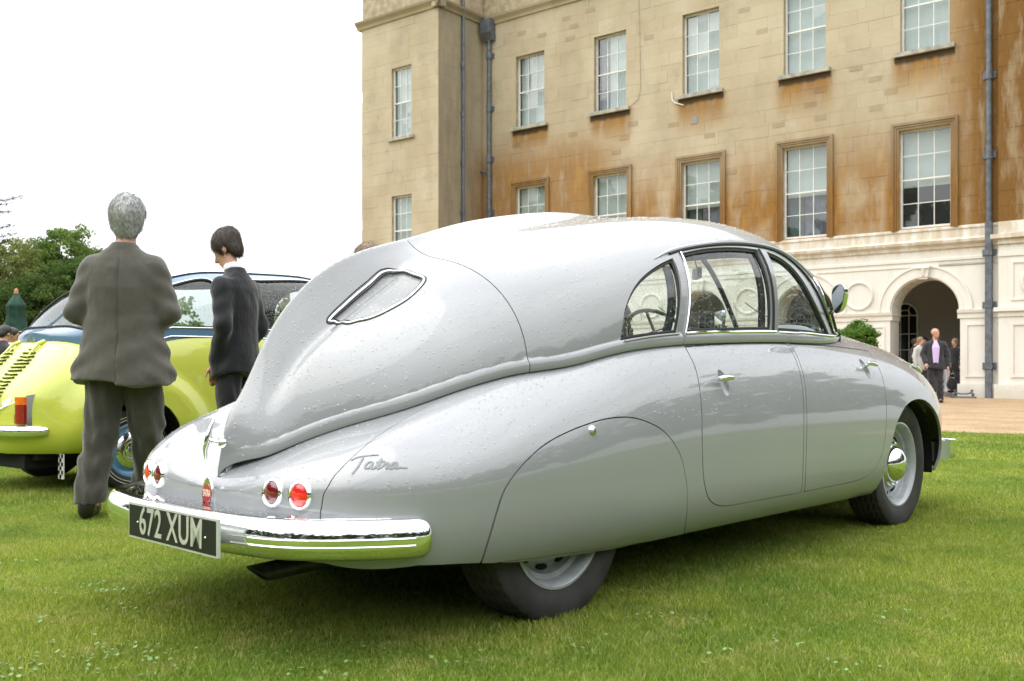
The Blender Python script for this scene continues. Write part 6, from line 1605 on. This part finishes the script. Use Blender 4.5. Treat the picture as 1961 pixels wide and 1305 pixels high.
def cloth(name,col,scale=60,rough=.9,var=.07,fold=.5,stripe=0.):
    t=NT(name); o=t.obj(); n1=t.noise(t.scale(o,(5.,5.,2.2)),1.,3,.5); n2=t.noise(o,scale*6,2)
    c=t.mix(t.ramp(n1,.3,.7),tuple(x*(1-var) for x in col)+(1,),tuple(x*(1+var) for x in col)+(1,))
    wv=t.n('ShaderNodeTexWave',wave_type='BANDS',bands_direction='DIAGONAL',inp={'Vector':t.scale(o,(1.,1.,1.)),'Scale':5.,'Distortion':6.,'Detail':3.,'Detail Scale':1.3}).outputs[0]
    rd=t.math('ABSOLUTE',t.math('SUBTRACT',t.noise(t.scale(o,(6.,6.,2.6)),1.,4,.55),.5)); h_=t.math('ADD',t.math('MULTIPLY',n1,.5),t.math('ADD',t.math('MULTIPLY',wv,.2),t.math('MULTIPLY',t.math('SUBTRACT',1.,t.ramp(rd,.0,.10)),.55))); b1=t.bump(h_,fold*.5,.018); b2=t.bump(n2,.15,.001,b1)
    t.bsdf(Base_Color=c,Roughness=rough,Sheen_Weight=.3,Specular_IOR_Level=.2,Normal=b2); return t.m
M_SKIN=simple('skin',(.50,.27,.19),.5,0,.08,25,Subsurface_Weight=.1); M_SKIN2=simple('skin_warm',(.42,.22,.14),.5,0,.08,25)
M_GREY=cloth('grey_brown_suiting',(.082,.076,.062),fold=.45); M_TROUS=cloth('grey_brown_trousers',(.060,.056,.045),fold=.6)
M_BLKS=cloth('black_suiting',(.012,.012,.014),rough=.75); M_CHAR=cloth('charcoal_suiting',(.03,.03,.034)); M_WHITE=cloth('white_shirt',(.75,.76,.80),fold=.2); M_LILAC=cloth('lilac_shirt',(.60,.46,.74),fold=.3)
M_TAN=cloth('tan_jacket',(.36,.18,.05)); M_PALE=cloth('pale_jacket',(.42,.42,.39)); M_SHOE=simple('black_leather',(.012,.011,.011),.25,0,.2,20)
M_HGREY=simple('grey_hair',(.42,.42,.415),.6,0,.3,60,.2,200,.002); M_HBR=simple('brown_hair',(.045,.03,.02),.5,0,.4,50,.5,160,.004); M_HBL=simple('black_hair',(.015,.013,.012),.45,0,.3,50); M_HLT=simple('light_brown_hair',(.22,.15,.09),.6,0,.4,50,.5,120,.004)
BASEP=dict(sh=.19,hipw=.095,arms=[((.25,-.02,1.14),(.27,.05,.88)),((-.25,-.02,1.14),(-.27,.05,.88))],legs=[((.10,.02,.50),(.11,-.02,.09)),((-.10,.02,.50),(-.11,-.02,.09))],yaw=0.,nod=0.,hc=(0,.02,1.63))
def head_fn(P_):
    hx,hy,hz=P_['hc']; yaw,nod=P_['yaw'],P_['nod']
    cy,sy=math.cos(yaw),math.sin(yaw); cn,sn=math.cos(nod),math.sin(nod)
    def loc(X,Y,Z):
        x,y,z=X-hx,Y-hy,Z-hz; x,y=x*cy+y*sy,-x*sy+y*cy; y,z=y*cn-z*sn,y*sn+z*cn; return x,y,z
    def f(X,Y,Z):
        x,y,z=loc(X,Y,Z)
        d=U_([ell(x,y,z,(0,-.012,.028),(.076,.096,.088)),ell(x,y,z,(0,.028,-.045),(.056,.062,.070)),ell(x,y,z,(0,.055,-.092),(.032,.030,.026))],.03)
        d=smin(d,cap(x,y,z,(0,.088,.005),(0,.110,-.030),.010,.015),.012)  # nose
        d=smin(d,cap(x,y,z,(-.018,.088,-.062),(.018,.088,-.062),.009,.009),.01) # lips
        for s in (-1,1):
            d=smin(d,ell(x,y,z,(s*.080,-.004,-.008),(.010,.020,.032)),.006) # ear
            d=smin(d,cap(x,y,z,(s*.015,.086,.026),(s*.045,.074,.024),.009,.007),.012) # brow
            d=np.maximum(d,-ell(x,y,z,(s*.031,.092,.006),(.015,.012,.010)))
            d=np.minimum(d,ell(x,y,z,(s*.031,.077,.006),(.012,.012,.011)))
        return d
    return f,loc
def hand(X,Y,Z,e,w,s):
    """palm and five fingers at wrist w, forearm coming from e"""
    e=np.array(e,float);w=np.array(w,float); d=(w-e)/np.linalg.norm(w-e); side=np.cross(d,[0,0,1.]); side=side/(np.linalg.norm(side)+1e-6) if np.linalg.norm(side)>.2 else np.array([0,1.,0]); nrm=np.cross(side,d)
    p0=w+d*.035; D=[cap(X,Y,Z,w,w+d*.07,.027,.030),cap(X,Y,Z,p0-side*.018,w+d*.085-side*.022,.016,.013),cap(X,Y,Z,p0+side*.018,w+d*.085+side*.022,.016,.013)]
    for i,l in enumerate((.066,.076,.070,.054)):
        o=side*(-.027+.018*i); a=w+d*.088+o; b=a+d*l*.5-nrm*.006; c=b+d*l*.42-nrm*.022; D+= [np.minimum(cap(X,Y,Z,a,b,.0092,.0085),cap(X,Y,Z,b,c,.0085,.007))]
    a=w+d*.03-side*.026; b=a+d*.035-side*.026; c=b+d*.032-side*.006-nrm*.008; D.append(np.minimum(cap(X,Y,Z,a,b,.013,.0105),cap(X,Y,Z,b,c,.0105,.009)))
    q=U_(D[:3],.015)
    for t_ in D[3:]: q=smin(q,t_,.006)
    return q
def body_mesh(P_,mat,parent,res):
    hf,loc=head_fn(P_); hx,hy,hz=P_['hc']
    def f(X,Y,Z):
        D=[ell(X,Y,Z,(0,0,1.28),(.155,.10,.20)),ell(X,Y,Z,(0,0,1.0),(.145,.10,.16)),cap(X,Y,Z,(-.12,0,1.37),(.12,0,1.37),.045,.045),cap(X,Y,Z,(0,-.01,1.40),(hx,hy-.02,hz-.06),.062,.052)]
        for k,((e,w),s) in enumerate(zip(P_['arms'],(1,-1))):
            S_=(s*P_['sh']*.92,0,1.36); D+=[cap(X,Y,Z,S_,e,.046,.038),cap(X,Y,Z,e,w,.038,.026)]
        for (kn,an),s in zip(P_['legs'],(1,-1)):
            D+=[cap(X,Y,Z,(s*P_['hipw'],0,.92),kn,.078,.052),cap(X,Y,Z,kn,an,.050,.034),cap(X,Y,Z,an,(an[0],an[1]+.14,an[2]-.05),.034,.028)]
        d=U_(D,.035)
        for (e,w),s in zip(P_['arms'],(1,-1)): d=smin(d,hand(X,Y,Z,e,w,s),.012)
        return smin(d,hf(X,Y,Z),.015)
    return sdfmesh('body',f,(-.55,-.45,0.0),(.55,.55,hz+.16),res,mat,parent)
def sleeves(X,Y,Z,P_,r0,r1,r2,wr,skip=()):
    D=[]
    for i,((e,w),s) in enumerate(zip(P_['arms'],(1,-1))):
        S_=(s*P_['sh']*.94,-.005,1.362); w2=tuple(np.array(e)+(np.array(w)-np.array(e))*.93)
        D.append(smin(cap(X,Y,Z,S_,e,r0,r1),cap(X,Y,Z,e,w2,r1*.98,r2),.025))
    return D
def jacket(P_,mat,parent,res,hem=.82,prx=None,pry=None,vent=False,skirt=1.,opening=.0,coll=True,wr=.0025):
    prx=prx or [(hem-.02,.235),(.95,.205),(1.1,.182),(1.25,.195),(1.36,.205),(1.41,.178),(1.445,.125),(1.475,.082),(1.50,.060)]
    pry=pry or [(hem-.02,.155),(.95,.142),(1.1,.128),(1.25,.132),(1.36,.118),(1.41,.098),(1.445,.082),(1.48,.066),(1.50,.056)]
    hx,hy,hz=P_['hc']
    def f(X,Y,Z):
        rx=prof(Z,prx); ry=prof(Z,pry); 
        yy=Y+.012; a=np.arctan2(yy/ry,X/rx)
        rip=1+.022*np.sin(a*7+1.)*np.clip((1.1-Z)/.3,0,1)+.010*np.sin(a*3+Z*14)*np.clip((1.3-Z)/.3,0,1)
        k=(np.abs(X/(rx*rip))**2.3+np.abs(yy/(ry*rip))**2.3)**(1/2.3)
        d=(k-1)*np.minimum(rx,ry); d=np.maximum(d,hem+.02*np.sin(a*2)-Z)
        for s_ in sleeves(X,Y,Z,P_,.074,.064,.055,0): d=smin(d,s_,.035)
        wr_=wr*(np.sin(Z*60+X*25*np.sign(X)+Y*18)*np.clip((np.abs(X)-.15)/.08,0,1)+.8*np.sin(Z*38-X*22+Y*14)*np.clip((1.25-Z)/.3,0,1)+.6*np.sin(X*55+Z*21)*np.clip((Z-1.1)/.2,0,1)*np.clip((1.42-Z)/.1,0,1)); d=d+wr_
        if vent: d=d+np.where((Y<0)&(Z<hem+.27)&(X>0.008)&(X<.16),-.010*np.clip(1-(X-.008)/.15,0,1)*np.clip((hem+.27-Z)/.08,0,1),0)
        if vent: d=d+.006*np.exp(-(X/.004)**2)*(Y<0)*(Z>hem+.26)
        if opening: d=np.maximum(d,-(U_([cap(X,Y,Z,(0,.25,.95),(0,.22,1.50),.150,.160)],.01)))
        if coll: d=smin(d,ell(X,Y,Z,(hx*.6,-.020+hy*.4,1.478),(.076,.068,.026)),.012); d=np.maximum(d,Z-1.502+.02*np.clip(-Y*4,-1,1)*0)
        d=np.maximum(d,-ell(X,Y,Z,(hx*.5,.055+hy*.4,1.50),(.055,.075,.05)))
        return d
    return sdfmesh('jacket',f,(-.55,-.45,hem-.05),(.55,.50,1.56),res,mat,parent)
def trousers(P_,mat,parent,res,th=.098,kn=.078,an=.072,foot=.075,top=1.0):
    def f(X,Y,Z):
        D=[ell(X,Y,Z,(0,-.01,.93),(.175,.125,.14))]; 
        for (k_,a_),s in zip(P_['legs'],(1,-1)):
            a2=np.array(a_)-np.array([0,0,.02]); D.append(smin(cap(X,Y,Z,(s*.085,-.005,.88),k_,th,kn),cap(X,Y,Z,k_,tuple(a2),kn*.96,an),.03))
        d=smin(D[0],np.minimum(D[1],D[2]),.05)
        d=d+.0065*np.sin(Z*42+np.sin(X*30)*1.6+Y*20)*np.clip((.62-Z)/.2,0,1)+.005*np.sin(Z*25+X*40)*np.clip((Z-.45)/.2,0,1)+.004*np.sin(X*90+Z*8)*(Z<.8)
        return np.maximum(np.maximum(d,Z-top),foot-Z)
    return sdfmesh('trousers',f,(-.45,-.45,.02),(.45,.50,top+.04),res,mat,parent)
def shoes(P_,parent,res,mat=None):
    for (k_,a_),s in zip(P_['legs'],(1,-1)):
        x,y,z=a_
        f=lambda X,Y,Z: np.maximum(U_([ell(X,Y,Z,(x,y-.02,z-.02),(.045,.06,.07)),ell(X,Y,Z,(x+s*.012,y+.09,z-.052),(.046,.125,.042))],.03),z-.088-Z)
        sdfmesh('shoe',f,(x-.1,y-.15,z-.12),(x+.12,y+.26,z+.09),res*.8,mat or M_SHOE,parent)
def hair(P_,mat,parent,res,long=0.,top=.0,strands=0,seed=1,back=0.,vol=1.):
    hf,loc=head_fn(P_); hx,hy,hz=P_['hc']
    def f(X,Y,Z):
        x,y,z=loc(X,Y,Z); nse=.0015*np.sin(x*150+z*30+seed)*np.sin(y*130+z*30)+.003*np.sin(x*50+1.7*seed)*np.sin(z*28+y*40)
        d=ell(x,y,z,(0,-.022,.036+top),(.086*vol,.104*vol,.094*vol)); d=smin(d,ell(x,y,z,(0,-.060,-.035-long*.5),(.066*vol,.046*vol,.055+long)),.03)
        face=np.maximum(ell(x,y,z,(0,.135,-.055),(.13,.125,.115)),-1); d=np.maximum(d+nse,-face)
        for s in (-1,1): d=np.maximum(d,-ell(x,y,z,(s*.092,.004,-.022),(.026,.034,.036)))
        return d
    o=sdfmesh('hair',f,(hx-.16,hy-.18,hz-.24),(hx+.16,hy+.18,hz+.19),res,mat,parent)
    if strands:
        rng=np.random.default_rng(seed); me=o.data; nv=len(me.vertices); co=np.empty(nv*3,np.float32); me.vertices.foreach_get('co',co); co=co.reshape(-1,3); no=np.empty(nv*3,np.float32); me.vertex_normals.foreach_get('vector',no); no=no.reshape(-1,3)
        i=rng.integers(0,nv,strands); p_=co[i]; n_=no[i]; dwn=np.array([0,-.25,-1.])+rng.normal(size=(strands,3))*.16; cr_=p_-[hx,hy,hz+.05]; dwn=dwn+cr_*np.array([4,4,0]); t_=dwn-n_*(dwn*n_).sum(1)[:,None]; t_/=np.linalg.norm(t_,axis=1)[:,None]
        L_=rng.uniform(.022,.05,(strands,1)); s_=np.cross(n_,t_)*.0009; a=p_-n_*.001; b=p_+t_*L_*.6+n_*.0045; c=p_+t_*L_+n_*rng.uniform(-.001,.006,(strands,1))
        V=np.stack([a-s_,a+s_,b-s_,b+s_,c],1).reshape(-1,3); q=np.arange(strands)[:,None]*5; F=np.stack([q+[0,1,3],q+[0,3,2],q+[2,3,4]],1).reshape(-1,3)
        npmesh('hair_strands',V,F,mat,parent,True)
    return o
def person(X,Y,face,label,scale=1.,z=0.,group=None):
    """face: heading in degrees from world +Y, clockwise"""
    r=empty('person',(X,Y,z),-math.radians(face),label,'person',group); r.scale=(scale,)*3; return r
def P(**k): d=dict(BASEP); d.update(k); return d
# 1: man in the grey suit, seen from behind, hands together in front
Y1=5.5
r=person(at(238,Y1)+.0,Y1,-6,'grey haired man in a grey brown suit, seen from behind beside the lime green car',1.02)
pz=P(sh=.185,hipw=.10,hc=(.012,.03,1.635),nod=-.15,yaw=.12,arms=[((.262,-.02,1.12),(.13,.24,1.06)),((-.262,-.03,1.12),(-.12,.25,1.04))],legs=[((.10,.11,.50),(.045,.34,.09)),((-.135,.02,.49),(-.19,-.05,.09))]); r.scale=(.95,1.,1.02)
body_mesh(pz,M_SKIN,r,.013)
jacket(pz,M_GREY,r,.0085,hem=.735,vent=True,prx=[(.70,.302),(.80,.285),(.95,.238),(1.1,.205),(1.25,.212),(1.33,.222),(1.38,.208),(1.42,.168),(1.45,.125),(1.475,.085),(1.50,.062)],pry=[(.70,.185),(.80,.175),(.95,.15),(1.1,.138),(1.25,.142),(1.36,.122),(1.41,.10),(1.45,.08),(1.50,.058)],wr=.0035)
M_SEAM=simple('suit_seam',(.052,.048,.040),.95)
def backy(x,z,prx,pry):
    rx,ry=prof(z,prx),prof(z,pry); return -.012-ry*(1-min(.999,abs(x)/rx)**2.3)**(1/2.3)
JX=[(.70,.302),(.80,.285),(.95,.238),(1.1,.205),(1.25,.212),(1.33,.222),(1.38,.208),(1.42,.168)]; JY=[(.70,.185),(.80,.175),(.95,.15),(1.1,.138),(1.25,.142),(1.36,.122),(1.41,.10)]
MB().tube([(0.004,backy(0,z,JX,JY)-.002,z) for z in np.linspace(1.02,1.41,24)],.0012,5).build('back_seam',M_SEAM,r)
MB().tube([(.006+.003*math.sin(z*20),backy(0,z,JX,JY)-.005,z) for z in np.linspace(.742,1.02,20)],[.0045-.003*i/19 for i in range(20)],5).build('vent_edge',M_SEAM,r)
trousers(pz,M_TROUS,r,.0095,th=.122,kn=.098,an=.086,foot=.085); shoes(pz,r,.010); hair(pz,M_HGREY,r,.006,long=.012,strands=5000,seed=3,vol=1.16)
# 2: young man in black, looking down to the left
Y2=6.3
r=person(at(450,Y2),Y2,-66,'dark haired young man in a black suit looking down beside the lime green car',.985)
pz=P(sh=.185,hc=(.0,.075,1.625),nod=.55,yaw=.30,arms=[((.225,-.06,1.12),(.20,.10,.93)),((-.232,-.07,1.12),(-.16,.05,.88))],legs=[((.10,.04,.50),(.11,-.02,.09)),((-.10,-.02,.50),(-.12,-.08,.09))])
body_mesh(pz,M_SKIN,r,.012); jacket(pz,M_BLKS,r,.0085,hem=.80,opening=.0,prx=[(.78,.215),(.95,.192),(1.1,.172),(1.25,.188),(1.36,.195),(1.41,.165),(1.445,.115),(1.475,.078),(1.50,.058)]); r.scale=(.80,.90,.985)
f=lambda X,Y,Z: np.maximum(np.maximum(ell(X,Y,Z,(0,.02,1.50),(.066,.068,.060)),-ell(X,Y,Z,(0,.03,1.54),(.055,.058,.06))),1.42-Z)
sdfmesh('shirt_collar',f,(-.1,-.1,1.4),(.1,.14,1.58),.006,M_WHITE,r)
trousers(pz,M_BLKS,r,.0105); shoes(pz,r,.012); hair(pz,M_HBR,r,.006,top=.006,strands=3500,seed=5,vol=1.08)
# 3: woman behind the streamlined car, only her hair shows
Y3=7.2; r=person(at(709,Y3),Y3,-70,'light brown haired woman mostly hidden behind the grey car, hair clip on top',1.012)
pz=P(sh=.17,hc=(0,.03,1.60)); body_mesh(pz,M_SKIN,r,.016); jacket(pz,M_CHAR,r,.014,hem=.82); trousers(pz,M_CHAR,r,.015); shoes(pz,r,.014); hair(pz,M_HLT,r,.007,long=.05,strands=2500,seed=6,vol=1.12)
sdfmesh('hair_clip',lambda X,Y,Z: ell(X,Y,Z,(.03,.02,1.715),(.03,.02,.014)),(-.05,-.05,1.68),(.1,.1,1.75),.005,simple('clip',(.35,.36,.42),.2),r)
# 4: bald man in front of the arcade
Y4=24.8; r=person(at(1791,Y4),Y4,196,'bald man in a dark suit and lilac shirt standing in front of the white archway',1.08)
pz=P(hc=(0,.02,1.63),yaw=.65,arms=[((.27,-.03,1.14),(.22,.10,.93)),((-.26,-.03,1.14),(-.27,.02,.87))]); body_mesh(pz,M_SKIN,r,.014)
jacket(pz,M_CHAR,r,.013,hem=.80,opening=1.)
f=lambda X,Y,Z: np.maximum(np.maximum((np.sqrt((X/prof(Z,[(.9,.15),(1.30,.15),(1.42,.095),(1.49,.06)]))**2+((Y-.0)/prof(Z,[(.9,.118),(1.30,.118),(1.42,.08),(1.49,.066)]))**2)-1)*.09,.92-Z),Z-1.455)
sdfmesh('shirt',f,(-.2,-.16,.88),(.2,.16,1.52),.014,M_LILAC,r); trousers(pz,M_CHAR,r,.014); shoes(pz,r,.014)
# 5-8: guests under the arch
def guest(px,Yg,face,label,js,hs,sc,kw=None,z=.14,long=.0,sk=M_SKIN):
    r=person(at(px,Yg),Yg,face,label,sc,z); pz=P(hc=(0,.02,1.62)); pz.update(kw or {}); body_mesh(pz,sk,r,.02); jacket(pz,js,r,.018,hem=.72); trousers(pz,M_CHAR,r,.02); shoes(pz,r,.018); hair(pz,hs,r,.012,long=long,vol=1.1)
guest(1762,29.8,150,'fair haired woman in a pale jacket under the arch, left of the bald man',M_PALE,M_HLT,.97,long=.04)
guest(1752,31.0,120,'dark haired guest in black under the arch, farthest left of the group',M_BLKS,M_HBR,.97)
guest(1771,31.6,200,'dark haired guest standing deepest under the arch behind the bald man',M_BLKS,M_HBL,1.0)
guest(1829,30.2,-110,'woman in a black cardigan under the arch by the tables, right of the bald man',M_BLKS,M_HLT,.96,long=.03)
# 9-11: people at the left edge and beyond the lime green car
Y9=15.; r=person(at(16,Y9),Y9,78,'man in a tan jacket and white shirt sitting at the left edge of the picture',1.,-.27)
pz=P(hc=(0,.06,1.62),nod=.2,legs=[((.12,.42,.72),(.12,.46,.36)),((-.12,.42,.72),(-.12,.46,.36))],arms=[((.25,.05,1.15),(.16,.30,1.10)),((-.25,.05,1.15),(-.14,.30,1.10))]); body_mesh(pz,M_SKIN2,r,.014); jacket(pz,M_TAN,r,.013,hem=.80); hair(pz,M_HBL,r,.008,seed=2)
f=lambda X,Y,Z: np.maximum(ell(X,Y,Z,(0,.03,1.49),(.064,.066,.05)),1.40-Z); sdfmesh('shirt_collar',f,(-.1,-.1,1.38),(.1,.14,1.56),.01,M_WHITE,r)
f=lambda X,Y,Z: U_([cap(X,Y,Z,(s*.1,0,.86),(s*.12,.42,.80),.09,.07) for s in(-1,1)]+[cap(X,Y,Z,(s*.12,.42,.80),(s*.12,.46,.36),.07,.055) for s in(-1,1)],.03); sdfmesh('trousers',f,(-.3,-.15,.3),(.3,.6,1.),.016,M_CHAR,r); shoes(pz,r,.016)
mb=MB(); mb.box((-.22,-.22,.43),(.22,.22,.47)); 
for x in (-.2,.2):
    for y in (-.2,.2): mb.box((x-.015,y-.015,0),(x+.015,y+.015,.43))
ch=empty('garden_chair',(at(16,Y9),Y9,0),-math.radians(78),'plain chair under the man in the tan jacket','chair'); mb.build('seat',M_BARK,ch); MB().box((-.22,-.24,.47),(.22,-.21,.88)).build('backrest',M_BARK,ch)
Y9=11.5; r=person(at(4,Y9),Y9,20,'person in a dark jacket bending at the left edge behind the louvred tail',.78); pz=P(hc=(.0,.06,1.60),nod=.5); body_mesh(pz,M_SKIN,r,.018); jacket(pz,M_CHAR,r,.016,hem=.75); trousers(pz,M_CHAR,r,.018); shoes(pz,r,.016); hair(pz,M_HBL,r,.01)
Y9=11.6; r=person(at(588,Y9),Y9,60,'grey tweed coated person seen through the front side window of the lime green car',.94); pz=P(hc=(0,.03,1.62)); body_mesh(pz,M_SKIN,r,.016); jacket(pz,cloth('tweed',(.10,.10,.11)),r,.014,hem=.7); trousers(pz,M_CHAR,r,.018); shoes(pz,r,.016); hair(pz,M_HGREY,r,.01)
# ------------------------------------------------------------------ small things by the arcade
M_WOODP=simple('pale_wood',(.50,.36,.27),.5,0,.1,20)
Lb=lambda s_,o_,z_: (s_,o_,z_)
def onb(name,s,o,rz,label,cat,group=None):
    w=fac(s,o,0); return empty(name,w,BROT+rz,label,cat,group)
tb=onb('banquet_table',1.15,-1.7,0,'round table under a white cloth inside the arch','table'); n=36; V=[];F=[]
for i,(rr,z) in enumerate([(0,.90),(.62,.90),(.64,.86),(.66,.5),(.69,.155)]):
    for k in range(n): a=2*math.pi*k/n; q=rr*(1+(.05*math.sin(a*9) if i>2 else 0)*(i-2)); V.append((q*math.cos(a),q*math.sin(a),z))
for i in range(4):
    for k in range(n): F.append((i*n+k,i*n+(k+1)%n,(i+1)*n+(k+1)%n,(i+1)*n+k))
mesh('tablecloth',V,F,simple('white_linen',(.70,.70,.74),.8,0,.05,5),tb,True); MB().box((-.4,-.4,.14),(.4,.4,.88)).build('table_frame',M_BARK,tb)
def chair(s,o,rz,label):
    c=onb('banquet_chair',s,o,rz,label,'chair','pale banquet chairs under the arch')
    c.location.z=.14
    for x in (-.19,.19):
        MB().tube([(x,-.18,0),(x*1.0,-.19,.45),(x*.95,-.22,.92)],.016,8).build('leg',M_WOODP,c,True); MB().tube([(x,.19,0),(x,.18,.45)],.016,8).build('leg',M_WOODP,c,True)
    mb=MB(); mb.box((-.2,-.2,.44),(.2,.2,.47)); mb.build('seat',M_WOODP,c)
    mb=MB(); 
    for z in (.90,.84,.58): mb.tube([(-.19,-.215,z),(.19,-.215,z)],.012,6)
    for i in range(6): x=-.15+.06*i; mb.tube([(x,-.212,.58),(x,-.216,.84)],.008,6)
    mb.build('backrest',M_WOODP,c); mb=MB()
    for z in (.18,.28): mb.tube([(-.19,.18,z),(.19,.18,z)],.009,6); mb.tube([(-.19,-.18,z),(-.19,.18,z)],.009,6); mb.tube([(.19,-.18,z),(.19,.18,z)],.009,6)
    mb.build('stretcher',M_WOODP,c); return c
chair(1.20,-.72,math.radians(180),'pale spindle back chair nearest the arch opening, black bag hanging on it')
chair(.95,-1.0,math.radians(150),'pale spindle back chair partly behind the right pier of the arch')
b=onb('handbag',1.22,-.38,0,'black slouchy shoulder bag hanging from a chair back','bag'); f=lambda X,Y,Z: U_([ell(X,Y,Z,(0,0,.36),(.17,.06,.15)),ell(X,Y,Z,(0,0,.50),(.10,.04,.10))],.05)+.006*np.sin(X*60)*np.sin(Z*50)
sdfmesh('bag_body',f,(-.25,-.12,.15),(.25,.12,.68),.014,M_BLKS,b); MB().tube([(-.10,0,.52),(-.06,-.02,.80),(0,-.06,1.03),(.05,-.02,.80),(.10,0,.52)],.016,8).build('strap',M_BLKS,b,True)
s_=onb('boot_scraper',.72,.38,0,'cast iron boot scraper on the gravel at the foot of the pier','boot scraper')
MB().box((-.34,-.12,.01),(.34,.12,.05)).build('base',M_LEAD,s_)
mb=MB()
for x in (-.25,.25): mb.tube([(x,0,.05),(x*1.1,0,.12),(x*.9,0,.18),(x,0,.25)],[.03,.05,.03,.045],8)
mb.tube([(-.25,0,.17),(-.1,0,.13),(.1,0,.13),(.25,0,.17)],.025,8); mb.build('scraper_bar',M_LEAD,s_,True)
